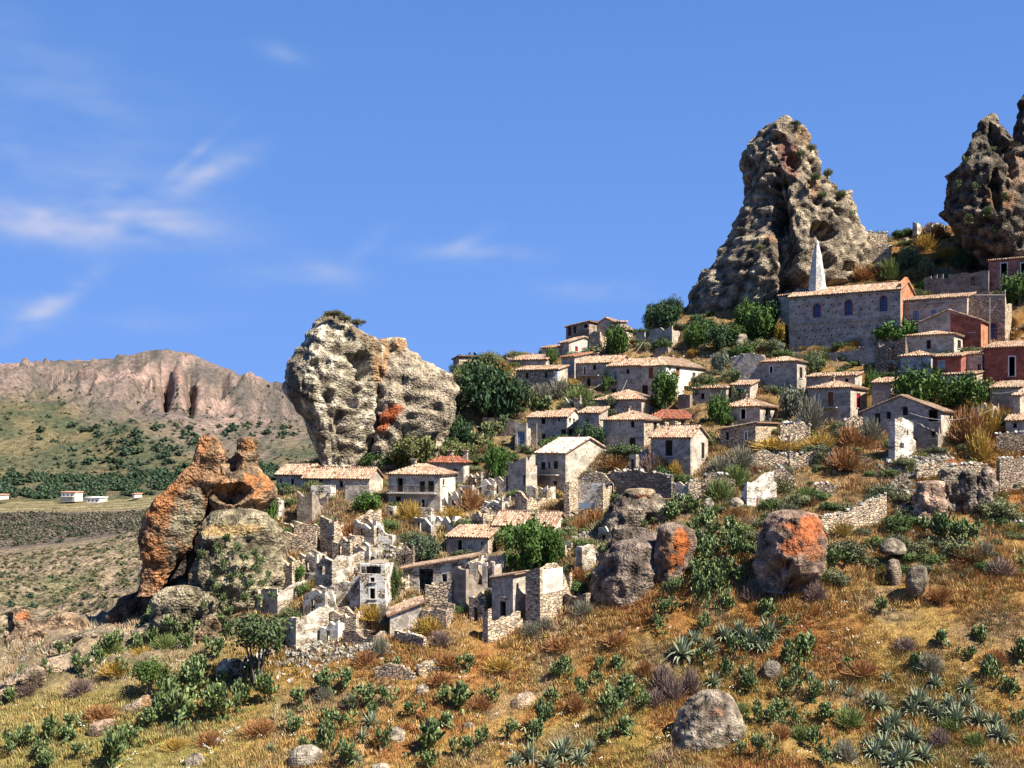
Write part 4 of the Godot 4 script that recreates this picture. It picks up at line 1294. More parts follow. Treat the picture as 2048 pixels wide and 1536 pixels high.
func _ready() -> void:
	rng.seed = 20240611
	nz.noise_type = FastNoiseLite.TYPE_SIMPLEX_SMOOTH; nz.seed = 4; nz.frequency = 0.006; nz.fractal_octaves = 4
	nz2.noise_type = FastNoiseLite.TYPE_SIMPLEX_SMOOTH; nz2.seed = 9; nz2.frequency = 0.01; nz2.fractal_octaves = 3
	rdg.noise_type = FastNoiseLite.TYPE_SIMPLEX_SMOOTH; rdg.seed = 21; rdg.frequency = 0.08; rdg.fractal_type = FastNoiseLite.FRACTAL_RIDGED; rdg.fractal_octaves = 5
	cel.noise_type = FastNoiseLite.TYPE_CELLULAR; cel.seed = 5; cel.frequency = 0.05; cel.fractal_type = FastNoiseLite.FRACTAL_NONE
	cel.cellular_return_type = FastNoiseLite.RETURN_DISTANCE
	var cam := Camera3D.new(); cam.name = "camera"
	cam.projection = Camera3D.PROJECTION_FRUSTUM
	cam.near = 1.0; cam.far = 6000.0
	cam.size = 2.0 * 768.0 / F; cam.frustum_offset = Vector2(0, (HZ - 768.0) / F)
	add_child(cam)
	make_sky()
	var sun := DirectionalLight3D.new(); sun.name = "sun"
	sun.light_energy = 1.6; sun.light_color = Color(1.0, 0.965, 0.905); sun.light_angular_distance = 0.5; sun.shadow_enabled = true
	add_child(sun)
	sun.look_at_from_position(Vector3(0.5486, 0.788, 0.2795) * 100.0, Vector3.ZERO)
	make_materials()
	village_top()
	village_mid()
	village_low()
	collecting = false
	make_near()
	make_far()
	build_far_mesh()
	rocks()
	village_top()
	village_mid()
	village_low()
	extras()
	walls_and_rubble()
	build_near_mesh()
	make_plants()
	trees()
	slope_plants()
	far_things()
	build_grass()

const ORA := Color(0.5, 0.19, 0.06)
const GRY := Color(0.3, 0.27, 0.225)
func rocks() -> void:
	var pale := Color(0.58, 0.535, 0.43)
	rock("rock_tooth", "huge pale pitted rock leaning over the lower houses, wide on top", 171.0,
		[627,646,662, 632,640,676, 640,632,692, 655,620,724, 680,606,757, 700,594,764, 723,581,768, 750,573,768, 772,569,768, 789,572,764, 808,586,762, 841,604,760, 887,621,746, 928,633,730, 960,640,725],
		{"c": pale, "c1": Color(0.3, 0.25, 0.18), "kd": 0.6, "box": 0.5, "rot": 33.0, "pits": 0.35, "amp": 0.8, "res": 0.2, "mk": "leaning rock tooth", "caves": [[726,735,15,30,2.4], [706,808,11,11,1.3], [686,845,9,20,1.2], [668,800,7,7,0.8], [745,880,8,10,0.8], [640,735,9,9,0.7]], "stains": [[755,730,9,40,Color(0.45,0.28,0.14)], [672,634,50,14,Color(0.17,0.14,0.1)], [735,664,40,16,Color(0.25,0.18,0.12)], [755,690,26,20,Color(0.3,0.22,0.15)], [600,770,16,60,Color(0.2,0.17,0.13)]]})
	rock("rock_shoulder", "brown rock shoulder joined to the leaning rock, with an orange streak", 175.0,
		[674,778,806, 684,750,811, 700,740,813, 708,732,824, 722,730,850, 738,735,884, 752,740,896, 775,745,905, 800,748,908, 840,748,905, 880,745,896, 945,730,880],
		{"c": Color(0.44, 0.375, 0.29), "c1": Color(0.22, 0.18, 0.14), "kd": 0.5, "box": 0.6, "rot": 18.0, "pits": 0.3, "amp": 1.1, "mk": "rock shoulder with the orange streak", "caves": [[762,790,8,40,2.6], [768,845,8,30,1.6]], "stains": [[782,838,16,14,Color(0.52,0.12,0.04)], [796,820,14,10,Color(0.52,0.12,0.04)], [770,858,10,10,Color(0.5,0.14,0.05)], [765,720,16,40,Color(0.45,0.26,0.13)], [800,690,12,12,Color(0.45,0.28,0.15)]]})
	rock("leaning_rock_spur", "tall orange lichened rock spur leaning right at the edge of the valley", 138.0,
		[868,395,431, 876,387,443, 890,382,451, 905,379,460, 930,367,445, 960,339,448, 995,305,423, 1030,284,416, 1080,272,393, 1105,278,380, 1130,281,359, 1160,277,339, 1190,271,332],
		{"c": Color(0.5, 0.28, 0.16), "c1": Color(0.36, 0.22, 0.13), "kd": 0.6, "box": 0.6, "rot": 18.0, "amp": 0.42, "crack": 0.5, "pits": 0.2, "res": 0.18, "mk": "leaning orange rock spur", "stains": [[395,1010,16,60,Color(0.36,0.32,0.23)], [350,1090,12,50,Color(0.36,0.32,0.23)], [410,890,22,20,Color(0.5,0.24,0.11)], [330,1000,40,60,Color(0.47,0.2,0.08)], [318,1110,24,60,Color(0.52,0.24,0.11)], [370,1040,25,50,Color(0.33,0.31,0.22)], [390,950,25,25,Color(0.45,0.24,0.12)]]})
	rock("perched_rock", "orange knob rock perched on an overhanging block beside the leaning spur", 141.0,
		[872,481,512, 880,474,518, 892,474,519, 903,476,518, 910,464,519, 920,450,518, 930,444,517, 942,443,522, 955,442,536, 968,430,551, 980,422,556, 995,418,554, 1010,424,541, 1030,419,526, 1060,414,536],
		{"c": Color(0.44, 0.25, 0.13), "c1": Color(0.27, 0.2, 0.14), "kd": 0.9, "sk": 0.4, "amp": 0.36, "res": 0.16, "pits": 0.2, "mk": "perched orange rock", "caves": [[474,984,34,17,3.4], [470,924,20,14,1.8]], "stains": [[500,890,18,18,Color(0.5,0.24,0.1)], [515,965,35,25,Color(0.5,0.22,0.09)], [445,975,20,18,Color(0.45,0.22,0.1)]]})
	rock("cactus_rock", "grey olive rock mound grown over with prickly pear below the perched rock", 136.0,
		[1018,440,490, 1030,425,515, 1050,400,535, 1080,392,550, 1120,386,556, 1160,382,560, 1200,388,555, 1240,395,540, 1270,400,520],
		{"c": Color(0.31, 0.27, 0.19), "c1": Color(0.17, 0.15, 0.1), "kd": 0.6, "box": 0.65, "rot": 30.0, "amp": 1.2, "fq": 0.8, "pits": 0.3, "res": 0.2, "mk": "cactus-covered rock mound", "stains": [[470,1055,60,10,Color(0.4,0.28,0.13)], [395,1090,8,50,Color(0.42,0.17,0.1)]]})
	rock("saddle_rock", "mottled rock filling the gap between the leaning spur and the perched rock", 142.5, [912,438,466, 930,425,474, 960,412,484, 1000,402,496, 1040,396,510, 1080,390,510], {"c": Color(0.4, 0.29, 0.18), "c1": Color(0.25, 0.19, 0.13), "kd": 0.5, "amp": 0.6, "pits": 0.3, "res": 0.2})
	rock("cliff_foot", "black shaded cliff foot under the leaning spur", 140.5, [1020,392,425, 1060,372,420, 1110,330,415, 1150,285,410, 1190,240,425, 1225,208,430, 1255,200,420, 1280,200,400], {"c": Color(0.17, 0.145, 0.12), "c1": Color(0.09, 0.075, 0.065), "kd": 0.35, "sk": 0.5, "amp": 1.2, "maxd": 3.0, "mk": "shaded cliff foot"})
	for q in [[95, 1268, 150, 40, 138.0, "stepped brown ledge rising from the outer rock ledge"], [215, 1300, 120, 30, 131.0, "low broken ledge between cacti on the stony flank"], [120, 1335, 130, 34, 126.0, "tilted slab ledge above the small round tree's meadow"], [45, 1372, 90, 40, 121.0, "dark ledge at the edge of the valley drop"], [300, 1262, 90, 30, 133.0, "reddish ledge under the shaded cliff foot"], [405, 1262, 70, 30, 129.5, "squat ledge below the cactus-covered mound"]]:
		var x: float = q[0]; var y: float = q[1]; var w: float = q[2] * 0.55; var hh: float = q[3] * 0.85
		rock("rock_ledge", q[5], q[4] - 1.0, [y - hh * 1.3, x + w * 0.3, x + w * 0.6, y - hh, x, x + w * 0.9, y - hh * 0.3, x - w * 0.6, x + w, y + hh * 0.4, x - w, x + w * 0.9, y + hh * 1.4, x - w * 1.05, x + w * 0.7], {"c": Color(0.36, 0.29, 0.22), "c1": Color(0.17, 0.135, 0.11), "kd": 0.6, "box": 0.7, "rot": 25.0, "pits": 0.2, "amp": 0.75, "res": 0.2})
	rock("rock_pinnacle", "highest dark rock pinnacle standing behind the church", 222.0,
		[230,1566,1578, 236,1556,1586, 244,1548,1592, 254,1536,1602, 268,1522,1610, 292,1502,1616, 320,1486,1636, 355,1486,1646, 372,1486,1668, 398,1484,1704, 415,1482,1712, 440,1466,1718, 480,1452,1734, 510,1430,1744, 545,1400,1742, 580,1384,1732, 620,1374,1670, 665,1370,1620, 710,1372,1610],
		{"c": Color(0.42, 0.355, 0.265), "c1": Color(0.17, 0.14, 0.11), "kd": 0.85, "box": 0.7, "rot": 38.0, "pits": 0.35, "crack": 1.3, "amp": 1.6, "fq": 0.62, "res": 0.3, "mk": "highest rock pinnacle", "caves": [[1542,420,10,60,2.4], [1535,520,16,110,4.0], [1552,640,14,60,3.0], [1612,490,26,20,3.2], [1645,440,18,10,1.6], [1540,600,20,30,2.5], [1548,310,14,22,1.4], [1568,350,14,20,1.8], [1650,375,10,10,1.2], [1670,380,12,12,1.5], [1610,550,10,12,1.5], [1660,555,14,10,1.8], [1590,395,7,9,0.9], [1620,350,8,7,0.9]],
		"stains": [[1560,330,22,45,Color(0.26,0.13,0.1)], [1600,280,26,20,Color(0.38,0.27,0.17)], [1515,500,14,12,Color(0.38,0.22,0.13)], [1600,400,14,20,Color(0.33,0.22,0.14)]]})
	rock("dark_crag", "dark overgrown crag rising above the pink house", 210.0,
		[225,1976,1992, 232,1966,2002, 243,1954,2012, 275,1944,2040, 305,1926,2090, 335,1911,2130, 355,1886,2160, 415,1882,2200, 437,1880,2220, 460,1895,2230, 490,1915,2230, 530,1945,2240, 560,1960,2240],
		{"c": Color(0.22, 0.185, 0.145), "c1": Color(0.09, 0.075, 0.06), "kd": 0.5, "box": 0.75, "rot": 20.0, "pits": 0.4, "crack": 1.3, "amp": 1.6, "fq": 0.7, "res": 0.36, "mk": "dark overgrown crag", "caves": [[1975,290,16,30,3.0], [1990,330,12,40,2.5], [1950,400,8,40,2.0], [2030,300,20,30,3.0]], "stains": [[1980,240,20,16,Color(0.36,0.3,0.22)], [2020,360,40,50,Color(0.3,0.2,0.14)], [1960,420,30,20,Color(0.34,0.19,0.1)]]})
	rock("dark_crag", "topmost dark crag rising out of the picture behind the overgrown one", 218.0,
		[150,2060,2085, 178,2044,2100, 195,2034,2120, 230,2023,2160, 262,2010,2200, 330,1998,2230, 420,1985,2240, 480,1980,2240],
		{"c": Color(0.16, 0.13, 0.105), "c1": Color(0.08, 0.065, 0.055), "kd": 0.6, "sk": 0.4, "amp": 1.5, "res": 0.5})
	rock("boulder", "big rounded boulder with a bright orange lichen face", 124.0,
		[1019,1572,1600, 1023,1556,1615, 1032,1540,1634, 1050,1528,1645, 1075,1517,1651, 1110,1508,1652, 1140,1505,1650, 1162,1508,1635, 1180,1512,1620],
		{"m": "boulder", "c": Color(0.4, 0.29, 0.23), "c1": Color(0.22, 0.15, 0.12), "kd": 0.85, "box": 0.6, "rot": 32.0, "amp": 0.36, "fq": 2.0, "res": 0.11, "mk": "big orange boulder", "stains": [[1600,1058,46,30,Color(0.56,0.17,0.06)], [1572,1085,24,20,Color(0.52,0.17,0.07)], [1620,1100,26,20,Color(0.46,0.2,0.1)]], "caves": [[1548,1150,34,36,1.3], [1590,1168,26,16,0.9]]})
	rock("boulder", "grey egg-shaped boulder low on the dry slope", 104.0,
		[1381,1412,1440, 1385,1398,1452, 1395,1380,1466, 1420,1362,1482, 1450,1347,1489, 1480,1332,1488, 1505,1330,1478, 1530,1340,1455, 1556,1352,1440, 1575,1360,1425],
		{"m": "boulder", "c": Color(0.37, 0.33, 0.27), "c1": Color(0.25, 0.2, 0.16), "kd": 0.85, "box": 0.75, "rot": 25.0, "amp": 0.3, "fq": 2.0, "res": 0.09, "mk": "grey egg-shaped boulder", "stains": [[1425,1415,25,10,Color(0.3,0.16,0.11)]]})
	rock("boulder", "flat-topped grey boulder, uppermost of three on the slope", 128.0, [1074,1778,1795, 1080,1766,1806, 1090,1757,1815, 1100,1752,1820, 1106,1756,1818], {"m": "boulder", "kd": 0.9, "amp": 0.2, "fq": 3.0, "res": 0.12, "mk": "uppermost of the three boulders"})
	rock("boulder", "narrow upright boulder, middle one of three on the slope", 125.0, [1117,1776,1796, 1122,1770,1803, 1140,1768,1807, 1160,1772,1808, 1172,1776,1806], {"m": "boulder", "kd": 0.9, "amp": 0.15, "fq": 3.0, "res": 0.12, "c": Color(0.38, 0.29, 0.22)})
	rock("boulder", "round grey boulder, lowest of three on the slope", 122.0, [1129,1826,1842, 1133,1818,1852, 1145,1808,1860, 1160,1804,1863, 1176,1806,1858, 1190,1812,1850], {"m": "boulder", "kd": 0.95, "amp": 0.15, "fq": 3.0, "res": 0.1, "mk": "round boulder of the three"})
	rock("boulder", "wedge boulder beside a prickly pear in the middle of the dry slope", 112.0, [1382,1046,1056, 1388,1036,1068, 1400,1024,1078, 1415,1016,1084, 1432,1015,1084, 1445,1020,1080], {"m": "boulder", "kd": 0.8, "amp": 0.2, "fq": 3.0, "res": 0.1, "c": Color(0.4, 0.33, 0.27), "mk": "wedge boulder"})
	rock("boulder", "small rust-tinged boulder in front of the big orange one's cactus thicket", 126.0, [1044,1332,1358, 1050,1322,1380, 1060,1314,1394, 1081,1308,1396, 1106,1305,1390, 1136,1304,1376, 1161,1308,1363], {"m": "boulder", "kd": 0.8, "sk": 0.5, "amp": 0.35, "fq": 2.0, "res": 0.14, "c": Color(0.34, 0.26, 0.21), "c1": Color(0.2, 0.15, 0.12), "box": 0.7, "rot": 32.0, "pits": 0.2, "mk": "small orange-faced rock", "stains": [[1362,1072,18,20,Color(0.56,0.17,0.05)], [1356,1092,20,18,Color(0.56,0.17,0.05)], [1348,1112,20,18,Color(0.54,0.16,0.05)], [1338,1132,16,16,Color(0.46,0.19,0.09)], [1328,1085,14,24,Color(0.42,0.23,0.12)]]})
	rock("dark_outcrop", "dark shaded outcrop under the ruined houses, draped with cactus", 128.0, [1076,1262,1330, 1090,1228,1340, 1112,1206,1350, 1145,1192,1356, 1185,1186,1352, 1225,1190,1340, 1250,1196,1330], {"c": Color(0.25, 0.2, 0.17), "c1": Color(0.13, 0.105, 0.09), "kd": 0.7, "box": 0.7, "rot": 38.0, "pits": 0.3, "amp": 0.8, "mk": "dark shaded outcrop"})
	rock("rock_block", "bulky dark rock block below the gable house", 142.0, [984,1248,1316, 994,1228,1334, 1009,1218,1359, 1029,1208,1370, 1054,1198,1370, 1079,1196,1359, 1104,1198,1344], {"c": Color(0.28, 0.23, 0.19), "c1": Color(0.14, 0.11, 0.09), "kd": 0.8, "sk": 0.5, "amp": 0.9, "mk": "bulky dark rock block", "caves": [[1300,1050,20,24,1.6]], "stains": [[1330,1010,22,10,Color(0.4,0.36,0.29)]]})
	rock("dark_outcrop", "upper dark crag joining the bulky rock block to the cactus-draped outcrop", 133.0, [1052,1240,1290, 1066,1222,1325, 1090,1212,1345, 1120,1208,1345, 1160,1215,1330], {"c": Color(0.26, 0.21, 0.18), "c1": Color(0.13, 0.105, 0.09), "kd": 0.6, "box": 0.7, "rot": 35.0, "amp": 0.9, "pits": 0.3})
	rock("cap_stone", "rounded rust-streaked cap stone on the bulky dark rock block", 141.0, [976,1264,1298, 979,1252,1308, 986,1248,1312, 994,1250,1310, 1000,1256,1306], {"m": "boulder", "kd": 0.9, "amp": 0.25, "fq": 3.0, "res": 0.13, "c": Color(0.42, 0.34, 0.25), "stains": [[1280,994,16,5,Color(0.5,0.14,0.05)]]})
	rock("garden_rock", "pale upright rock among bushes under the pinnacle", 196.0, [667,1480,1492, 674,1473,1498, 690,1468,1503, 705,1464,1510, 722,1462,1514], {"m": "boulder", "kd": 0.9, "amp": 0.3, "fq": 2.5, "res": 0.15, "c": Color(0.42, 0.36, 0.27), "mk": "pale upright rock below the pinnacle"})
	rock("rock_ledge", "brown rock ledge at the outer edge of the slope above the valley", 136.0, [1216,22,56, 1222,16,62, 1240,12,80, 1262,10,110, 1290,8,150, 1320,6,170, 1360,4,150, 1410,2,90], {"c": Color(0.3, 0.24, 0.19), "c1": Color(0.17, 0.14, 0.11), "kd": 0.55, "sk": 0.1, "amp": 0.9, "mk": "outer rock ledge", "caves": [[24,1245,9,18,2.0]], "stains": [[48,1230,12,8,Color(0.5,0.2,0.09)]]})
	rock("rock_ledge", "long tilted grey ledge below the leaning spur", 132.0, [1256,170,225, 1266,130,232, 1280,105,235, 1300,95,230, 1320,100,200, 1345,110,170], {"c": Color(0.33, 0.27, 0.21), "c1": Color(0.18, 0.15, 0.12), "kd": 0.7, "amp": 0.6, "mk": "long tilted grey ledge", "caves": [[175,1280,40,5,0.8]]})
	rock("rock_ledge", "broken grey ledge among cacti below the cactus-covered mound", 131.5, [1170,340,390, 1185,325,420, 1210,315,440, 1240,300,440, 1270,280,380, 1290,280,350], {"c": Color(0.4, 0.35, 0.25), "c1": Color(0.22, 0.19, 0.13), "kd": 0.35, "sk": 0.5, "amp": 1.1, "fq": 1.0, "pits": 0.0, "mk": "broken grey ledge"})
	rock("boulder", "long slanting boulder with a tawny tip below the small green tree", 114.0, [1388,292,304, 1396,275,316, 1410,252,316, 1425,238,312, 1445,230,296, 1462,228,262, 1472,230,250], {"m": "boulder", "kd": 0.7, "amp": 0.25, "fq": 2.4, "res": 0.12, "c": Color(0.33, 0.27, 0.22), "stains": [[302,1402,12,12,Color(0.46,0.28,0.15)]], "mk": "long slanting boulder"})
	rock("boulder", "blocky grey boulder next to the long slanting one", 109.0, [1438,200,226, 1446,180,228, 1462,171,226, 1485,169,220, 1505,170,205, 1516,172,198], {"m": "boulder", "kd": 0.8, "amp": 0.25, "fq": 2.4, "res": 0.12, "c": Color(0.36, 0.29, 0.24), "mk": "blocky grey boulder"})
	var small := [[612,1512,58,40,106,"broad pale boulder at the bottom edge, below the slope cacti","broad pale boulder"], [792,1468,34,30,108,"pale boulder beside the tallest slope cactus","pale boulder on the slope"], [390,1520,44,30,105,"low flat boulder at the bottom edge of the slope",""], [1545,1338,50,34,114,"rubbly grey boulder between agaves","rubbly grey boulder"], [1475,1008,34,28,141,"grey boulder beside the small white gable wall",""], [434,1482,26,18,108,"small white boulder near a thin post",""], [1704,1288,16,12,117,"small white stone alone in the dry grass",""], [845,1378,26,22,112,"buff boulder above the wide cactus clump",""], [1420,1010,24,30,143,"squat boulder at the top of the cactus thicket",""], [1620,1350,30,22,112,"low grey boulder under the dense prickly pear",""], [760,1540,36,26,104,"half-hidden boulder at the foot of the slope",""], [936,1452,22,14,110,"small buff boulder below the agave patch",""]]
	for q in small:
		var x: float = q[0]; var y: float = q[1]; var w: float = q[2] * 0.5; var hh: float = q[3] * 0.5
		var d := -hit(x, y + hh * 0.6).z
		rock("boulder", q[5], d, [y - hh, x - w * 0.3, x + w * 0.3, y - hh * 0.8, x - w * 0.7, x + w * 0.6, y - hh * 0.2, x - w, x + w * 0.95, y + hh * 0.6, x - w * 1.05, x + w, y + hh * 1.3, x - w * 0.9, x + w * 0.9], {"m": "boulder", "kd": 0.8, "amp": 0.18, "fq": 3.0, "res": 0.12, "c": Color(0.42, 0.37, 0.31), "mk": q[6]})
	# buttress rocks in the great terrace on the dry slope
	for q in [[1862,1002,92,84,"pale rounded buttress rock at the lower end of the stone terrace"], [1906,982,74,98,"dark buttress rock, second along the stone terrace"], [1944,984,66,96,"dark furrowed buttress rock, third along the stone terrace"], [1974,980,60,100,"pale stony end buttress of the terrace"]]:
		var x: float = q[0]; var y: float = q[1]; var w: float = q[2] * 0.5; var hh: float = q[3] * 0.5
		rock("buttress_rock", q[4], -hit(x, y + hh).z + 1.0, [y - hh, x - w * 0.5, x + w * 0.5, y - hh * 0.85, x - w * 0.8, x + w * 0.75, y - hh * 0.3, x - w, x + w, y + hh * 0.5, x - w * 1.1, x + w * 1.1, y + hh * 1.2, x - w, x + w], {"kd": 0.8, "sk": 0.4, "amp": 1.0, "fq": 1.2, "res": 0.18, "c": Color(0.46, 0.34, 0.28) if q[4].begins_with("pale") else Color(0.27, 0.235, 0.2), "c1": Color(0.17, 0.15, 0.13), "mk": "stone terrace" if q[4].begins_with("dark f") else ""})

func village_top() -> void:
	var R := 34.0
	# the church
	var holes := []
	for j in 7:
		for i in 13:
			var x := 1592.0 + i * 16.3 + (j % 2) * 6
			var y := 602.0 + j * 13.5 - (x - 1578) * 0.075 + (8 if j > 2 else 0)
			if absf(x - 1634) < 12 and j < 3 or absf(x - 1697) < 12 and j < 3 or absf(x - 1767) < 12 and j < 3: continue
			holes.append([x - 1.4, x + 1.4, y - 1.6, y + 1.2, "h"])
	var ch := house("church", "long grey church nave with three arched blue windows and tiled roof", [1578, 1801, 1819], [578, 698], R, "gx", "grey", {"d": 190.0, "dep": 9.0, "rise": 1.75, "fo": holes, "arches": [[1627, 1641, 607, 635, "a"], [1690, 1704, 599, 630, "a"], [1760, 1774, 591, 622, "a"]], "dados": [[634, 637], [581, 583]], "rm": "orange", "raise": 0.9, "sink": 5.0, "cat": "church", "mk": "church nave"})
	house("chancel", "low pale tiled lean-to at the far end of the church", [1556, 1590, 1597], [590, 640], R, "sf", "plaster", {"d": 204.0, "dep": 5.0, "rise": 1.2})
	house("rectory", "grey building with three blue windows joined to the church", [1801, 1934, 1942], [593, 668], R, "sf", "grey", {"d": 186.0, "dep": 6.0, "rise": 1.2, "fo": [[1824, 1839, 619, 641, "b"], [1860, 1874, 618, 637, "b"], [1893, 1909, 615, 626, "b"], [1816, 1818, 612, 614, "h"], [1850, 1852, 612, 614, "h"], [1882, 1884, 630, 632, "h"], [1920, 1922, 625, 627, "h"], [1850, 1852, 645, 647, "h"]], "balc": [1820, 1843, 640, 642], "dados": [[598, 601], [605, 606]], "sink": 6.0, "mk": "rectory beside the church"})
	house("portal_ruin", "roofless stone building with an arched doorway beyond the rectory", [1934, 2010, 2022], [582, 690], R, "ruin", "stone", {"d": 184.0, "dep": 6.0, "fp": [0, 0.98, 0.3, 1.0, 0.7, 0.96, 0.9, 0.98, 1, 1.05], "arches": [[1979, 1994, 646, 682, "a"]], "mk": "ruin with the arched doorway"})
	house("gable_house", "gabled house with one half of its front plastered red", [1836, 1960, 1979], [640, 706], R, "gz", "grey", {"d": 180.0, "dep": 8.0, "rise": 1.9, "rm": "orange", "fo": [[1938, 1950, 647, 664, "v"]], "mk": "half-red gable house"})
	house("tiled_house", "plastered house with hipped tile roof below the half-red gable", [1813, 1908, 1929], [668, 715], R, "hip", "plaster", {"d": 176.0, "rise": 0.9, "fo": [[1853, 1862, 680, 698, "s"]], "ro": [[1915, 1922, 681, 698, "d"]], "mk": "hipped house below the half-red gable"})
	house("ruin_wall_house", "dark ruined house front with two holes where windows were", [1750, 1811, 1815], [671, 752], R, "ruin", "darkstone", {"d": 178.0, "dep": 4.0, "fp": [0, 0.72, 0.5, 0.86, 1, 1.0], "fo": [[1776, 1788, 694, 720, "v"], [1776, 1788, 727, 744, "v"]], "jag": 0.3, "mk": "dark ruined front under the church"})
	house("blue_house", "pale blue plastered house with an arched blue window", [1801, 1862, 1864], [711, 756], R, "hip", "blue", {"d": 171.0, "dep": 5.0, "rise": 0.9, "fo": [[1825, 1838, 721, 742, "c"]], "mk": "pale blue house"})
	house("red_house", "small dark red house with a pale blue window next to the blue one", [1863, 1922, 1925], [712, 756], R, "sf", "red", {"d": 170.0, "dep": 4.0, "rise": 0.6, "fo": [[1876, 1890, 720, 738, "c"]], "mk": "small dark red house"})
	house("pale_house", "pale plaster house squeezed between the two red houses", [1919, 1964, 1970], [708, 762], R, "sf", "plaster", {"d": 172.0, "dep": 4.0, "rise": 0.6, "fo": [[1955, 1962, 728, 740, "v"]]})
	house("dark_red_house", "large dark red house with a pale door frame at the right", [1968, 2075, 2110], [692, 768], R, "sf", "red", {"d": 168.0, "dep": 9.0, "rise": 1.5, "fo": [[2016, 2032, 711, 752, "p"]], "mk": "large dark red house"})
	house("tower_house", "tall square grey tower house with a low tiled hip roof", [1524, 1594, 1614], [722, 800], 33, "hip", "grey", {"d": 180.0, "rise": 0.9, "sink": 5.0, "fo": [[1538, 1547, 731, 746, "p"], [1530, 1532, 752, 754, "h"], [1545, 1547, 757, 759, "h"], [1560, 1562, 750, 752, "h"], [1575, 1577, 765, 767, "h"], [1550, 1552, 775, 777, "h"]], "ro": [[1599, 1605, 735, 757, "s"]], "mk": "square tower house"})
	house("red_door_house", "hip-roofed house with red shutters and a balcony door", [1618, 1701, 1734], [775, 850], 34, "hip", "grey", {"d": 164.0, "rise": 1.15, "fo": [[1654, 1668, 782, 813, "o"]], "ro": [[1713, 1721, 787, 816, "r"]], "balc": [1648, 1676, 813, 815], "mk": "house with red shutters", "chim": [0.3]})
	house("roofless_house", "broken-roofed house peeping over the one with red shutters", [1614, 1710, 1724], [751, 830], 34, "sf", "grey", {"d": 171.0, "dep": 3.5, "rise": 0.6, "lost": 0.15, "fo": [[1690, 1697, 757, 775, "v"]]})
	house("low_hip_house", "small house with a peaked tile roof and one framed window", [1446, 1520, 1553], [813, 852], 33, "hip", "grey", {"d": 167.0, "rise": 1.3, "fo": [[1480, 1493, 816, 838, "p"]], "ro": [[1531, 1541, 818, 832, "v"]], "mk": "small peaked-roof house", "chim": [0.3]})
	house("stone_barn", "stone barn with two slit openings below the peaked-roof house", [1441, 1511, 1555], [846, 903], 33, "sl", "stone", {"d": 158.0, "rise": 0.9, "fo": [[1452, 1458, 864, 880, "v"], [1488, 1496, 862, 880, "p"]], "lost": 0.06, "mk": "stone barn"})
	house("long_gable_house", "broad grey house with a long low gable and dark windows", [1724, 1882, 1916], [822, 905], R, "gz", "grey", {"d": 154.0, "dep": 7.0, "rise": 2.2, "rm": "plaster", "fo": [[1750, 1761, 826, 846, "s"], [1773, 1782, 823, 838, "s"], [1805, 1816, 813, 831, "s"], [1857, 1876, 819, 843, "v"], [1862, 1872, 861, 874, "v"]], "ro": [[1899, 1904, 829, 838, "v"], [1896, 1904, 862, 874, "s"]], "mk": "broad low-gabled house"})
	house("white_ruin", "bright white standing wall of a ruined house before the low-gabled one", [1777, 1790, 1832], [834, 925], 62, "ruin", "wornwhite", {"d": 148.0, "fp": [0, 0.86, 1, 1], "rp": [0, 0.98, 0.35, 1.03, 0.7, 1.0, 1, 0.92], "bp": [0, 0.6, 1, 0.5], "lp": [0, 0.8, 1, 0.5], "ro": [[1813, 1817, 861, 870, "n"], [1800, 1808, 886, 896, "n"]], "mk": "bright white ruin"})
	house("lower_annex", "ruined low annex between the white ruin and the low-gabled house", [1834, 1876, 1890], [848, 910], R, "ruin", "brown", {"d": 150.0, "dep": 3.5, "fp": [0, 1, 0.5, 0.98, 0.9, 0.9, 1, 0.85], "fo": [[1862, 1871, 862, 876, "v"]]})
	house("shaded_house", "shaded house with a blue-grey wall at the right edge below the red one", [1980, 2070, 2110], [774, 850], R, "sf", "grey", {"d": 160.0, "dep": 8.0, "rise": 1.2, "fo": [[2030, 2044, 792, 812, "v"]], "mk": "shaded blue-grey house"})
	house("lit_gable_house", "pale gable end catching the sun at the right edge", [2034, 2040, 2110], [790, 850], 55, "gx", "plaster", {"d": 154.0, "dep": 9.0, "rise": 1.5})
	house("edge_house", "small tiled house at the right edge above a dark stone wall", [2011, 2058, 2080], [841, 866], R, "sf", "plaster", {"d": 150.0, "dep": 4.0, "rise": 0.9, "fo": [[2026, 2034, 846, 856, "v"]]})
	house("tree_ruin", "broken tile-roofed ruin half hidden behind the largest tree", [1885, 1946, 1980], [748, 800], R, "sf", "plaster", {"d": 166.0, "rise": 1.3, "lost": 0.2, "rm": "stone"})
	house("shed", "small tiled shed left of the largest tree", [1744, 1782, 1790], [765, 830], R, "sf", "grey", {"d": 165.0, "dep": 4.0, "rise": 0.8})
	house("pink_house", "tall faded pink house with framed windows under the dark crag", [1977, 2070, 2100], [514, 596], R, "sf", "pink", {"d": 194.0, "dep": 8.0, "rise": 1.3, "fo": [[2000, 2016, 524, 553, "p"], [2001, 2016, 567, 592, "p"], [2040, 2052, 524, 545, "p"]], "mk": "faded pink house"})
	house("roofless_house", "roofless house with an open upper window row left of the pink one", [1848, 1977, 1984], [541, 585], R, "ruin", "brown", {"d": 197.0, "dep": 5.0, "fp": [0, 0.9, 0.12, 0.97, 0.34, 0.97, 0.5, 1.0, 0.8, 0.98, 1, 1.02], "fo": [[1862, 1868, 543, 556, "n"], [1874, 1880, 542, 556, "n"], [1886, 1896, 541, 556, "n"], [1942, 1950, 553, 572, "v"]], "jag": 0.2, "mk": "roofless house left of the pink one"})
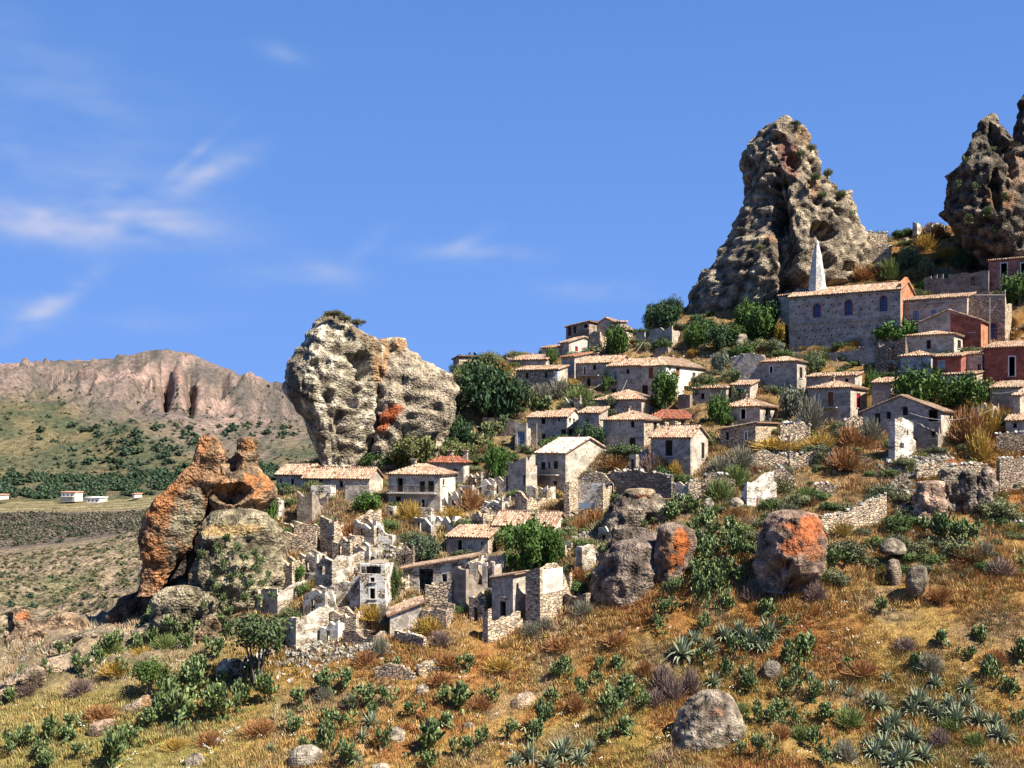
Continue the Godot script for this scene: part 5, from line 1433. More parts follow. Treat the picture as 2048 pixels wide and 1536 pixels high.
	house("stone_hut", "tiny stone hut on the saddle between the crags", [1806, 1813, 1816], [472, 490], 45, "ruin", "stone", {"d": 230.0, "dep": 2.0, "fp": [0, 1, 1, 0.95], "rp": [0, 1, 1, 0.9], "bp": [0, 1, 1, 1], "lp": [0, 1, 1, 1]})
	house("saddle_ruin", "ruined wall corner on the saddle beside the overgrown crag", [1829, 1834, 1857], [443, 470], 50, "ruin", "pale", {"d": 232.0, "fp": [0, 1.05, 1, 0.95], "rp": [0, 1.0, 0.5, 0.8, 1, 0.7], "mk": "ruined corner on the saddle"})
	house("saddle_ruin", "whitewashed wall stump against the foot of the overgrown crag", [1857, 1860, 1892], [445, 470], 50, "ruin", "wornwhite", {"d": 231.0, "fp": [0, 0.8, 1, 0.9], "rp": [0, 0.8, 0.4, 1.1, 1, 1.3]})

func extras() -> void:
	var sp := thing("church_spire", "slim white pointed spire rising behind the church roof", "spire", P(1634, 590, 202))
	marks.append([1634, 560, "white spire"])
	var mb := MB.new()
	var prof := [[2.1, -5.0], [2.1, 0.0], [1.75, 0.15], [1.6, 1.2], [1.35, 3.5], [0.75, 7.2], [0.33, 9.2], [0.4, 9.3], [0.15, 9.9]]
	for k in prof.size() - 1:
		for i in 8:
			var a := TAU * (i + 0.5) / 8; var b := TAU * (i + 1.5) / 8
			var p: Array = prof[k]; var q: Array = prof[k + 1]
			mb.quad(Vector3(cos(a) * p[0], p[1], sin(a) * p[0]), Vector3(cos(b) * p[0], p[1], sin(b) * p[0]), Vector3(cos(b) * q[0], q[1], sin(b) * q[0]), Vector3(cos(a) * q[0], q[1], sin(a) * q[0]), Color(0.95, 0.97, 1.0) if k > 1 else Color(0.75, 0.6, 0.5), Vector3(cos(a) + cos(b), 0.2, sin(a) + sin(b)))
	part("spire_shaft", mb.mesh(), M.white, sp)
	var rp := MB.new()
	# plaster field of the half-red gable
	var gh := get_node("gable_house")
	var H := (706 - 640) / F * 180.0
	rp.quad(Vector3(0.3, -1, 4.012), Vector3(5.0, -1, 4.012), Vector3(5.0, H, 4.012), Vector3(0.3, H + 1.4, 4.012), Color.WHITE, Vector3.BACK)
	part("red_plaster", rp.mesh(), M.red, gh)
	var r := get_node("open_front_ruin")
	var q: Array = dims["open_front_ruin"]
	var im := MB.new()
	var w: float = q[3] * 0.5 - 0.52; var zb: float = -q[4] * 0.5 + 0.515
	im.quad(Vector3(-w, 3.4, zb), Vector3(w * 0.75, 3.4, zb), Vector3(w * 0.75, 6.1, zb), Vector3(-w, 6.1, zb), Color.WHITE, Vector3.BACK)
	part("inner_plaster", im.mesh(), M.white, r)
	var bm := MB.new()
	bm.quad(Vector3(-w, 2.6, zb), Vector3(w * 0.75, 2.6, zb), Vector3(w * 0.75, 3.4, zb), Vector3(-w, 3.4, zb), Color(0.25, 0.36, 0.5), Vector3.BACK)
	part("painted_dado", bm.mesh(), M.plain, r)
	for k in 5:
		var tb := MB.new()
		var x := -w + 0.8 + k * w * 0.34
		tb.tube(Vector3(x, 2.5 - (k % 2) * 0.2, zb), Vector3(x + (k - 2) * 0.5, 2.3 - 1.9 * float(k % 3 == 1), q[4] * 0.5 - 0.8), 0.11, 0.1, 5, Color(0.2, 0.17, 0.14))
		part("floor_beam", tb.mesh(), M.wood, r)
	var ww := get_node("white_wall_ruin")
	q = dims["white_wall_ruin"]
	var wm := MB.new()
	var zz: float = q[4] * 0.5 - 0.5
	wm.quad(Vector3(q[3] * 0.5 + 0.012, 3.7, zz), Vector3(q[3] * 0.5 + 0.012, 3.7, zz - q[4] * 0.62), Vector3(q[3] * 0.5 + 0.012, 6.3, zz - q[4] * 0.62), Vector3(q[3] * 0.5 + 0.012, 6.4, zz), Color.WHITE, Vector3.RIGHT)
	part("white_plaster", wm.mesh(), M.white, ww)

func village_mid() -> void:
	var A := 27.0
	house("hilltop_house", "brown-fronted house standing highest on the skyline ridge", [1132, 1178, 1190], [643, 690], 30, "sl", "brown", {"d": 214.0, "dep": 6.0, "rise": 0.8, "fo": [[1136, 1142, 653, 672, "v"], [1147, 1152, 652, 668, "v"], [1168, 1175, 648, 656, "v"]], "mk": "highest brown house on the ridge"})
	house("hilltop_chapel", "pale gabled building on the crest joined to the brown house", [1176, 1248, 1266], [656, 690], 24, "gz", "plaster", {"d": 215.0, "dep": 8.0, "rise": 2.1, "mk": "pale gabled building on the crest"})
	house("chapel_block", "small square block leaning on the crest chapel", [1226, 1240, 1246], [644, 680], 30, "sf", "brown", {"d": 210.0, "dep": 3.0, "rise": 0.3})
	house("crest_ruin", "curved pale stone ruin just below the crest chapel", [1178, 1200, 1208], [660, 705], 30, "ruin", "stone", {"d": 207.0, "dep": 3.0, "fp": [0, 0.8, 0.5, 1, 1, 0.95]})
	house("dark_side_house", "low dark house with a thin tiled roof on the skyline edge", [1083, 1121, 1124], [695, 715], 25, "sf", "grey", {"d": 208.0, "dep": 4.0, "rise": 0.7, "mk": "low dark skyline house"})
	house("white_end_house", "white-ended house with a red roof near the skyline", [1120, 1138, 1174], [684, 712], 58, "gx", "grey", {"d": 206.0, "dep": 7.0, "rise": 1.1, "rm": "white", "ro": [[1150, 1156, 693, 703, "r"]], "mk": "white-ended red-roofed house"})
	house("pillar_ruin", "roofless ruin with tall lit corner pillars under the pinnacle's trees", [1272, 1344, 1350], [654, 695], A, "ruin", "grey", {"d": 206.0, "dep": 5.0, "fp": [0, 0.95, 0.24, 0.96, 0.25, 0.3, 0.36, 0.3, 0.37, 0.95, 0.8, 1.0, 1, 1.05], "rp": [0, 1, 1, 0.9], "mk": "ruin with lit corner pillars"})
	house("small_ruin", "small broken box of walls below the pillared ruin", [1310, 1336, 1340], [694, 716], A, "ruin", "brown", {"d": 201.0, "dep": 3.0, "fp": [0, 1, 1, 1], "rp": [0, 1, 1, 1], "jag": 0.15})
	house("skyline_house", "flat-roofed stone house alone on the left of the skyline", [906, 918, 1000], [712, 740], 68, "sl", "stone", {"d": 203.0, "rise": 0.4, "dep": 8.0, "lost": 0.3, "mk": "flat stone house on the skyline"})
	house("long_low_house", "long low plastered house with a pale tiled roof on the ridge", [1024, 1092, 1098], [719, 745], 20, "sf", "plaster", {"d": 200.0, "dep": 5.0, "rise": 1.1, "fo": [[1032, 1038, 723, 735, "v"]], "mk": "long low house on the ridge"})
	house("roof_stump", "short chimney-like stone stump beside the ridge house", [1012, 1026, 1030], [711, 735], 25, "ruin", "stone", {"d": 202.0, "dep": 2.0})
	house("stone_house", "rough brown stone house with two small square windows", [1032, 1116, 1126], [739, 800], 22, "sf", "stone", {"d": 188.0, "dep": 5.0, "rise": 0.9, "rm": "plaster", "fo": [[1051, 1057, 745, 757, "s"], [1089, 1095, 744, 756, "s"], [1074, 1080, 776, 785, "v"]], "quoins": true, "sink": 6.0, "mk": "rough stone house with two windows"})
	house("red_roof_house", "narrow house with a sunken reddish roof between two longer ones", [1123, 1149, 1180], [713, 770], 40, "sf", "grey", {"d": 194.0, "dep": 5.0, "rise": 0.9, "tint": Color(0.8, 0.6, 0.55), "fo": [[1136, 1144, 733, 750, "c"]]})
	house("balcony_house", "two-storey grey house with a balcony and wide pale roof", [1150, 1238, 1258], [724, 792], A, "gx", "grey", {"d": 191.0, "dep": 6.0, "rise": 1.3, "rm": "plaster", "fo": [[1166, 1173, 731, 749, "p"], [1186, 1192, 729, 739, "v"], [1174, 1181, 757, 773, "s"], [1155, 1161, 757, 772, "v"]], "balc": [1157, 1200, 749, 751], "mk": "two-storey balcony house", "chim": [0.3]})
	house("terrace_house", "grey terraced house with a white panel on its front", [1214, 1280, 1284], [731, 800], A, "sf", "grey", {"d": 186.0, "dep": 6.5, "rise": 1.5, "fo": [[1227, 1235, 740, 757, "b"], [1253, 1259, 738, 748, "v"], [1251, 1258, 750, 760, "w"], [1250, 1259, 777, 790, "d"], [1223, 1233, 777, 788, "v"]], "mk": "terraced house with a white panel"})
	house("quoined_house", "white house with chequered corner stones and hipped tile roof", [1280, 1333, 1408], [731, 800], 38, "hip", "plaster", {"d": 183.0, "dep": 13.0, "rise": 1.7, "rm": "white", "fo": [[1296, 1307, 733, 757, "o"], [1284, 1296, 770, 790, "d"]], "ro": [[1352, 1360, 734, 753, "o"], [1368, 1377, 772, 788, "v"], [1385, 1391, 745, 756, "n"]], "quoins": true, "mk": "white house with chequered corners", "chim": [0.3]})
	house("low_ruin", "low curved ruin with a broken tile edge right of the white house", [1386, 1452, 1460], [776, 806], A, "sf", "grey", {"d": 176.0, "dep": 4.0, "rise": 0.5, "lost": 0.25, "fo": [[1402, 1409, 786, 799, "v"]], "mk": "low curved ruin"})
	house("hole_wall_house", "wide house whose lower wall is dotted with square holes", [1190, 1283, 1320], [799, 845], 30, "hip", "grey", {"d": 177.0, "rise": 1.7, "rm": "plaster", "fo": [[1212, 1222, 806, 822, "v"], [1237, 1239, 811, 813, "h"], [1247, 1249, 812, 814, "h"], [1263, 1265, 813, 815, "h"], [1272, 1274, 813, 815, "h"], [1245, 1247, 819, 821, "h"], [1260, 1262, 820, 822, "h"], [1272, 1274, 821, 823, "h"]], "sink": 6.0, "mk": "house with the hole-dotted wall"})
	house("shaded_house", "shaded house behind the slanting white cable", [1157, 1198, 1208], [826, 884], 22, "sf", "grey", {"d": 169.0, "dep": 4.5, "rise": 0.9, "fo": [[1170, 1177, 838, 852, "v"], [1184, 1190, 860, 880, "v"]], "mk": "shaded house behind the cable"})
	house("box_room", "small red-brown roofless box below the white chequered house", [1356, 1380, 1385], [788, 816], 28, "ruin", "brown", {"d": 177.0, "dep": 3.0, "fp": [0, 1, 1, 1], "rp": [0, 1, 1, 1], "bp": [0, 1, 1, 1], "lp": [0, 1, 1, 1], "jag": 0.1})
	house("lean_to", "low tiled lean-to right of the low curved ruin", [1462, 1500, 1512], [770, 800], 30, "sf", "plaster", {"d": 176.0, "dep": 4.0, "rise": 0.8, "fo": [[1474, 1481, 778, 796, "v"]]})
	house("left_house", "grey house with a low tile roof and a white annex facing the sun", [1054, 1112, 1115], [835, 885], 18, "sf", "grey", {"d": 174.0, "dep": 6.0, "rise": 1.1, "fo": [[1083, 1091, 836, 848, "v"], [1084, 1091, 867, 878, "v"]], "sink": 5.0, "mk": "grey house with the white annex"})
	house("white_annex", "white sunlit gable annex with tiny windows over an arch", [1112, 1134, 1154], [833, 885], 30, "gx", "grey", {"d": 172.0, "dep": 5.0, "rise": 1.2, "rm": "white", "fo": [[1116, 1120, 834, 843, "v"], [1122, 1132, 858, 884, "v"]], "ro": [[1138, 1142, 836, 842, "v"], [1146, 1150, 837, 843, "v"], [1137, 1150, 858, 886, "v"]], "mk": "white sunlit annex"})
	house("dark_annex", "dark narrow annex with a faded red upper panel", [1030, 1053, 1055], [843, 905], 18, "ruin", "grey", {"d": 173.0, "dep": 3.0, "fp": [0, 1, 1, 0.97], "jag": 0.2, "fo": [[1034, 1050, 862, 900, "b"]]})
	house("brown_back_wall", "low brown wall of a ruin beside the dark tree", [966, 1030, 1033], [834, 872], 18, "ruin", "brown", {"d": 178.0, "dep": 3.0, "fp": [0, 1, 0.5, 0.97, 1, 0.9], "fo": [[994, 1000, 840, 852, "v"]], "jag": 0.2})
	house("corner_house", "two-storey corner house with white window linings and tiled hip", [1206, 1288, 1327], [840, 905], 31, "hip", "grey", {"d": 163.0, "rise": 1.4, "rm": "stone", "fo": [[1227, 1238, 845, 868, "w"], [1262, 1269, 842, 855, "v"], [1259, 1271, 875, 902, "d"], [1228, 1237, 880, 904, "w"]], "ro": [[1307, 1314, 844, 866, "s"]], "mk": "corner house with white linings", "chim": [0.3]})
	house("rust_roof_house", "house with a rust-red sunken tile roof", [1296, 1330, 1396], [838, 868], 42, "hip", "stone", {"d": 168.0, "dep": 9.0, "rise": 1.4, "tint": Color(0.8, 0.42, 0.38), "ro": [[1338, 1344, 842, 856, "v"], [1362, 1369, 840, 857, "v"]], "mk": "rust-red roofed house"})
	house("lit_gable_house", "upright house with a bright blank gable and slit window", [1302, 1381, 1426], [874, 956], 33, "gx", "grey", {"d": 152.0, "dep": 6.0, "rise": 1.5, "rm": "plaster", "fo": [[1331, 1345, 880, 912, "s"], [1331, 1345, 926, 952, "v"]], "ro": [[1403, 1409, 885, 917, "s"], [1395, 1398, 937, 945, "v"]], "dados": [[917, 919]], "sink": 5.0, "mk": "bright gable house", "chim": [0.3]})
	house("small_annex", "small half-collapsed annex left of the bright gable", [1258, 1272, 1302], [910, 956], 50, "ruin", "pale", {"d": 155.0, "fp": [0, 1, 1, 1], "rp": [0, 0.9, 1, 1.25], "fo": [[1262, 1269, 918, 945, "v"]], "jag": 0.25, "mk": "half-collapsed annex"})
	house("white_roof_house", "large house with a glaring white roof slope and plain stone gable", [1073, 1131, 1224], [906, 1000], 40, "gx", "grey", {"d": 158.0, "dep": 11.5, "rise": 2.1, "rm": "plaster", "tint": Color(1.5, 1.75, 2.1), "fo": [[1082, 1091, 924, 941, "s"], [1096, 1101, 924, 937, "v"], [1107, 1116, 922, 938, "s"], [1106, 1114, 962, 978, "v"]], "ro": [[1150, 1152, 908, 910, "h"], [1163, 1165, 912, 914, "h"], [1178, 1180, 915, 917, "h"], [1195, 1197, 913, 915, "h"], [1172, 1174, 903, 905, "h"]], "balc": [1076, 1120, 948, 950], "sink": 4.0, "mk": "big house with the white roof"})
	house("torn_house", "torn-open end of the white-roofed house with a broken lit edge", [1016, 1052, 1074], [924, 990], 30, "ruin", "grey", {"d": 156.0, "fp": [0, 1, 0.6, 1.05, 1, 1.12], "rp": [0, 1.1, 0.3, 0.95, 0.6, 1.1, 1, 1.2], "fo": [[1046, 1051, 950, 970, "n"]], "jag": 0.3, "mk": "torn-open house end"})

func village_low() -> void:
	house("open_front_ruin", "ruin with its front fallen away, showing a white inside wall", [1128, 1206, 1236], [964, 1062], 20, "ruin", "stone", {"d": 147.0, "dep": 5.5, "fp": [0, 1.0, 0.13, 1.0, 0.14, 0.1, 0.2, 0.04, 0.76, 0.02, 0.8, 0.55, 0.86, 0.9, 1, 0.98], "bp": [0, 0.95, 0.3, 1.2, 0.55, 1.27, 0.8, 1.1, 1, 0.95], "lp": [0, 1, 1, 1], "rp": [0, 0.95, 0.5, 0.8, 1, 0.9], "mk": "open-fronted ruin"})
	house("roofless_house", "roofless gabled ruin below the torn-open house end", [1053, 1094, 1099], [966, 1004], 20, "ruin", "pale", {"d": 153.0, "dep": 4.0, "fp": [0, 1, 0.45, 0.9, 0.7, 0.7, 1, 0.95], "fo": [[1071, 1080, 978, 998, "n"]], "mk": "roofless gable below the torn house"})
	house("low_stone_ruin", "low stone ruin with a white-backed window facing the sun", [1030, 1054, 1112], [992, 1036], 42, "ruin", "stone", {"d": 150.0, "dep": 8.0, "fp": [0, 1.15, 0.5, 1.2, 1, 1.0], "rp": [0, 0.95, 0.5, 0.8, 1, 0.7], "fo": [[1036, 1042, 1003, 1020, "w"]], "ro": [[1083, 1090, 1007, 1020, "w"]], "mk": "low stone ruin with a white window"})
	house("tile_house", "tile-roofed house behind the round green bush", [986, 1108, 1124], [1053, 1090], 18, "gx", "plaster", {"d": 142.0, "dep": 6.5, "rise": 1.5, "fo": [[997, 1006, 1063, 1088, "v"]], "mk": "tiled house behind the round bush"})
	house("wide_shed", "long low shed with a sagging tile roof and stone end", [893, 976, 990], [1076, 1114], 18, "sf", "grey", {"d": 140.0, "dep": 5.0, "rise": 1.0, "rm": "stone", "fo": [[916, 924, 1080, 1100, "v"], [962, 966, 1083, 1090, "v"]], "mk": "long low shed"})
	house("tile_strip_ruin", "long ruined hall keeping one sloping strip of orange tiles", [806, 936, 942], [1116, 1204], 14, "sl", "pale", {"d": 131.0, "dep": 4.5, "rise": 1.5, "lost": 0.05, "fo": [[838, 866, 1138, 1204, "n"], [884, 894, 1148, 1164, "n"], [912, 926, 1140, 1204, "n"]], "mk": "long hall with the strip of orange tiles"})
	house("dark_hall_ruin", "dark-walled roofless hall beside the strip of orange tiles", [939, 988, 996], [1116, 1180], 14, "ruin", "grey", {"d": 130.0, "dep": 6.0, "fp": [0, 1, 0.5, 0.95, 1, 0.9], "bp": [0, 1, 1, 1.0], "fo": [[954, 964, 1130, 1170, "n"], [974, 984, 1126, 1176, "n"]]})
	house("lit_stone_ruin", "sunlit stone ruin with one small square hole", [850, 904, 912], [1170, 1216], 10, "ruin", "stone", {"d": 128.0, "dep": 3.5, "fp": [0, 0.95, 0.4, 1.05, 0.8, 1.12, 1, 1.25], "fo": [[872, 880, 1184, 1196, "n"]], "mk": "sunlit stone ruin with a small hole"})
	house("tall_dark_stub", "tall dark wall stub with ragged stone edge right of the sunlit ruin", [902, 932, 960], [1134, 1222], 38, "ruin", "brown", {"d": 127.0, "dep": 5.0, "fp": [0, 0.95, 0.5, 1.02, 1, 0.95], "rp": [0, 0.85, 0.4, 0.6, 1, 0.3], "jag": 0.6, "mk": "tall dark wall stub"})
	house("collapsed_shed", "shed with a half-collapsed tile roof and plastered front", [780, 843, 848], [1206, 1252], -8, "sl", "plaster", {"d": 124.0, "dep": 4.5, "rise": 1.3, "lost": 0.3, "mk": "shed with the collapsed tile roof"})
	house("dark_box_ruin", "dark square roofless room with a lit stone rim beside the collapsed shed", [843, 892, 904], [1214, 1246], 14, "ruin", "darkstone", {"d": 123.0, "dep": 3.5, "fp": [0, 1, 1, 0.95], "bp": [0, 1.1, 1, 1.1]})
	house("tower_ruin", "narrow ruined tower front with stacked empty door and window frames", [720, 770, 774], [1128, 1232], 6, "ruin", "wornwhite", {"d": 127.0, "dep": 5.0, "fp": [0, 1, 1, 1.0], "rp": [0, 1, 1, 0.95], "bp": [0, 0.95, 1, 0.95], "lp": [0, 1.0, 1, 0.95], "slab": true, "jag": 0.1, "fo": [[719, 762, 1133, 1148, "n"], [738, 752, 1152, 1164, "p"], [737, 753, 1174, 1198, "p"], [735, 756, 1205, 1226, "p"]], "mk": "narrow tower ruin"})
	house("tower_side_ruin", "dark collapsed room against the tower ruin with a diagonal shadow", [640, 718, 722], [1180, 1228], 10, "ruin", "pale", {"d": 128.0, "dep": 4.5, "fp": [0, 0.7, 0.3, 0.85, 0.42, 0.3, 0.75, 0.2, 0.8, 0.8, 1, 1.2], "bp": [0, 0.9, 0.5, 1.2, 1, 1.9], "lp": [0, 0.7, 1, 0.9], "jag": 0.4})
	house("tile_scrap_ruin", "plastered ruin with a scrap of tiles on its high corner", [632, 664, 718], [1125, 1180], 34, "ruin", "pale", {"d": 133.0, "dep": 8.0, "fp": [0, 0.85, 0.5, 1, 1, 1], "rp": [0, 1.0, 0.4, 1.1, 0.9, 1.22, 1, 1.2], "fo": [[640, 650, 1133, 1150, "n"]], "mk": "ruin with the tile scrap"})
	house("grey_gable_ruin", "grey rendered ruin with a white door reveal at the village edge", [508, 555, 636], [1178, 1232], 36, "ruin", "pale", {"d": 131.0, "dep": 10.0, "fp": [0, 0.95, 0.45, 1.0, 1, 0.98], "rp": [0, 0.95, 0.3, 1.12, 0.45, 1.3, 0.8, 1.0, 1, 0.6], "fo": [[516, 524, 1182, 1215, "n"], [537, 555, 1178, 1226, "w"]], "mk": "grey ruin with the white door reveal"})
	house("front_gable_ruin", "pale gable ruin lowest in the village with a white lit jamb", [572, 592, 690], [1238, 1308], 44, "ruin", "pale", {"d": 122.5, "dep": 10.5, "fp": [0, 1, 1, 1.02], "rp": [0, 0.95, 0.2, 1.1, 0.42, 1.28, 0.7, 1.0, 0.88, 0.8, 1, 0.62], "ro": [[656, 666, 1258, 1266, "n"]], "fo": [[580, 590, 1240, 1290, "w"]], "jag": 0.3, "mk": "lowest pale gable ruin"})
	house("dark_pen_ruin", "dark roofless pen right of the lowest gable ruin", [688, 752, 770], [1262, 1304], 22, "ruin", "darkstone", {"d": 121.5, "dep": 4.0, "fp": [0, 1, 0.36, 1.02, 0.4, 0.9, 1, 0.85], "rp": [0, 0.85, 1, 0.95], "mk": "dark roofless pen"})
	house("stub_ruin", "low dark stub of masonry below the lowest gable ruin", [596, 614, 640], [1300, 1330], 40, "ruin", "darkstone", {"d": 121.0, "dep": 3.0, "fp": [0, 1, 1, 0.9], "rp": [0, 0.9, 1, 0.4]})
	house("tall_house", "tall narrow house with a white slit window and tiled lean-to roof", [984, 1026, 1053], [1150, 1244], 30, "sl", "grey", {"d": 124.0, "rise": 0.5, "rm": "plaster", "fo": [[1001, 1009, 1160, 1193, "w"], [992, 999, 1198, 1238, "w"], [1000, 1012, 1203, 1242, "v"], [1015, 1020, 1200, 1232, "w"]], "mk": "tall narrow house"})
	house("white_wall_ruin", "half dark, half dazzling white wall of a ruin above a stone base", [1051, 1080, 1140], [1138, 1256], 36, "ruin", "stone", {"d": 123.0, "dep": 6.5, "fp": [0, 0.97, 0.5, 1.0, 1, 1.03], "rp": [0, 1.03, 0.5, 1.08, 0.7, 0.98, 0.85, 0.75, 1, 0.55], "jag": 0.25, "mk": "dazzling white wall ruin"})
	house("stone_base_ruin", "stone foundation block with two thin posts below the tall narrow house", [970, 976, 1024], [1238, 1282], 52, "ruin", "stone", {"d": 121.0, "dep": 5.0, "fp": [0, 1.3, 1, 1.5], "rp": [0, 1.0, 0.2, 0.9, 0.8, 0.95, 1, 1.1], "mk": "stone foundation block"})
	house("red_inside_ruin", "ruin with a broken white pier and reddish inside wall", [1152, 1164, 1206], [1088, 1150], 48, "ruin", "pale", {"d": 131.0, "dep": 5.0, "fp": [0, 1, 1, 1], "rp": [0, 1.0, 0.35, 1.05, 0.5, 0.55, 0.75, 0.6, 0.8, 1.0, 1, 0.95], "mk": "ruin with a broken white pier"})
	house("lower_dark_room", "dark roofless room under the broken white pier", [1129, 1172, 1200], [1190, 1228], 34, "ruin", "darkstone", {"d": 125.0, "dep": 3.5, "fp": [0, 1, 0.5, 0.9, 1, 1], "rp": [0, 1, 0.5, 1.1, 1, 0.9]})
	# upper left row under the leaning rock
	house("row_house", "whitewashed low house at the left end of the row under the leaning rock", [553, 617, 632], [949, 980], 16, "gx", "plaster", {"d": 160.0, "dep": 5.5, "rise": 1.3, "fo": [[582, 588, 957, 976, "d"], [560, 564, 958, 966, "v"]], "mk": "left end house of the row"})
	house("row_house", "longest tiled house of the row with three dark windows", [606, 738, 757], [957, 1002], 14, "gx", "plaster", {"d": 156.5, "dep": 5.5, "rise": 1.35, "fo": [[625, 631, 958, 970, "v"], [638, 645, 957, 971, "v"], [679, 686, 962, 975, "v"]], "sink": 4.0, "mk": "longest house of the row"})
	house("buttress_wall", "slanting grey rendered wall below the longest row house", [690, 738, 742], [972, 1002], 10, "ruin", "grey", {"d": 153.0, "dep": 2.0, "fp": [0, 1, 1, 1.05], "jag": 0.05})
	house("white_terrace_box", "white terrace parapet in front of the row houses", [622, 660, 664], [972, 998], 10, "ruin", "wornwhite", {"d": 153.5, "dep": 2.5, "fp": [0, 1, 1, 1], "bp": [0, 1, 1, 1], "jag": 0.05, "fo": [[637, 656, 983, 996, "v"]]})
	house("two_storey_house", "two-storey house with a tiled hip roof and long balcony", [777, 880, 899], [950, 1020], 16, "hip", "plaster", {"d": 152.0, "dep": 6.5, "rise": 1.35, "rm": "white", "fo": [[795, 806, 956, 984, "v"], [839, 850, 962, 984, "s"], [856, 868, 962, 984, "s"], [792, 802, 993, 1016, "d"], [841, 852, 996, 1013, "p"]], "ro": [[885, 889, 958, 970, "v"], [884, 888, 998, 1012, "v"]], "balc": [775, 874, 985, 987], "mk": "two-storey house with the long balcony", "chim": [0.3]})
	house("red_roof_house", "small house with a dull red roof and two chimneys under the bushes", [861, 927, 937], [926, 962], 18, "hip", "grey", {"d": 163.0, "rise": 0.9, "tint": Color(0.75, 0.4, 0.36), "rm": "white", "fo": [[907, 915, 938, 954, "v"]], "chim": [0.5, 0.95], "mk": "small house with two chimneys"})
	house("pale_ruin", "pale round-marked ruin wall right of the balcony house", [915, 945, 963], [960, 1000], 26, "ruin", "pale", {"d": 156.0, "dep": 4.0, "fp": [0, 1, 0.5, 0.95, 1, 0.9], "mk": "pale ruin right of the balcony house"})
	house("small_window_ruin", "little roofless cell with a square window near the green thicket", [963, 988, 992], [964, 992], 18, "ruin", "pale", {"d": 157.0, "dep": 3.0, "fp": [0, 1, 1, 0.95], "fo": [[974, 980, 970, 980, "v"]]})
	house("vine_ruin", "roofless ruin overgrown with creeper below the row houses", [594, 624, 632], [982, 1052], 16, "ruin", "brown", {"d": 148.0, "dep": 5.0, "fp": [0, 0.95, 0.5, 0.9, 1, 1], "rp": [0, 1, 0.5, 0.6, 1, 0.5], "mk": "creeper-grown ruin"})
	house("thin_wall_ruin", "narrow pale wall slab beside the creeper-grown ruin", [537, 557, 560], [994, 1034], 16, "ruin", "pale", {"d": 148.5, "dep": 1.6, "fp": [0, 0.95, 1, 1], "jag": 0.2})
	house("rubble_terrace", "broken white-stoned terrace on a grey masonry base", [568, 632, 638], [1066, 1124], 10, "ruin", "stone", {"d": 142.0, "dep": 4.0, "fp": [0, 1, 0.5, 0.95, 1, 1.05], "bp": [0, 1.3, 1, 1.2], "mk": "broken terrace on grey masonry"})
	house("middle_ruin", "stone gable ruin with a dark doorway in the middle of the lower village", [640, 668, 752], [1036, 1112], 38, "ruin", "stone", {"d": 141.0, "dep": 9.0, "fp": [0, 1, 0.6, 0.98, 1, 0.95], "rp": [0, 0.95, 0.15, 0.5, 0.3, 0.6, 0.5, 0.9, 0.8, 1.2, 1, 1.15], "fo": [[658, 666, 1045, 1070, "w"]], "ro": [[728, 738, 1032, 1056, "v"]], "mk": "stone gable ruin in the middle"})
	house("pillar_house", "slim white pier with a dark doorway standing alone", [756, 784, 787], [1064, 1108], 8, "ruin", "wornwhite", {"d": 142.0, "dep": 2.2, "fp": [0, 1.3, 0.2, 1.25, 0.4, 0.95, 1, 0.98], "fo": [[765, 775, 1088, 1106, "v"]], "mk": "slim white pier"})
	house("arch_ruin", "ragged twin-walled ruin below the balcony house", [828, 862, 906], [1030, 1078], 30, "ruin", "pale", {"d": 146.0, "dep": 5.0, "fp": [0, 0.9, 0.6, 1.0, 1, 0.7], "rp": [0, 0.75, 0.3, 0.6, 0.5, 0.95, 1, 1.1], "fo": [[836, 842, 1045, 1064, "n"]], "mk": "ragged twin-walled ruin"})
	house("low_plinth", "low white plinth wall at the foot of the balcony house", [806, 862, 866], [1014, 1032], 12, "ruin", "wornwhite", {"d": 149.0, "dep": 1.5, "fp": [0, 1, 1, 0.95], "jag": 0.2})
	house("corner_stub", "small pale corner stub left of the balcony house plinth", [770, 787, 790], [1010, 1036], 14, "ruin", "pale", {"d": 150.0, "dep": 2.0, "fp": [0, 1, 1, 0.9], "fo": [[778, 785, 1022, 1034, "n"]]})
	house("tree_foot_ruin", "ruined hut with a pale inside wall behind the tree with bare trunks", [432, 447, 540], [1322, 1388], 44, "ruin", "pale", {"d": 118.0, "dep": 9.0, "fp": [0, 0.9, 0.6, 1.05, 1, 1.1], "rp": [0, 0.25, 0.1, 0.3, 0.2, 0.1, 0.9, 0.12, 1, 0.3], "bp": [0, 0.8, 0.5, 1.0, 1, 0.9], "lp": [0, 0.9, 0.5, 1.1, 1, 1.1], "mk": "ruined hut behind the bare-trunked tree"})
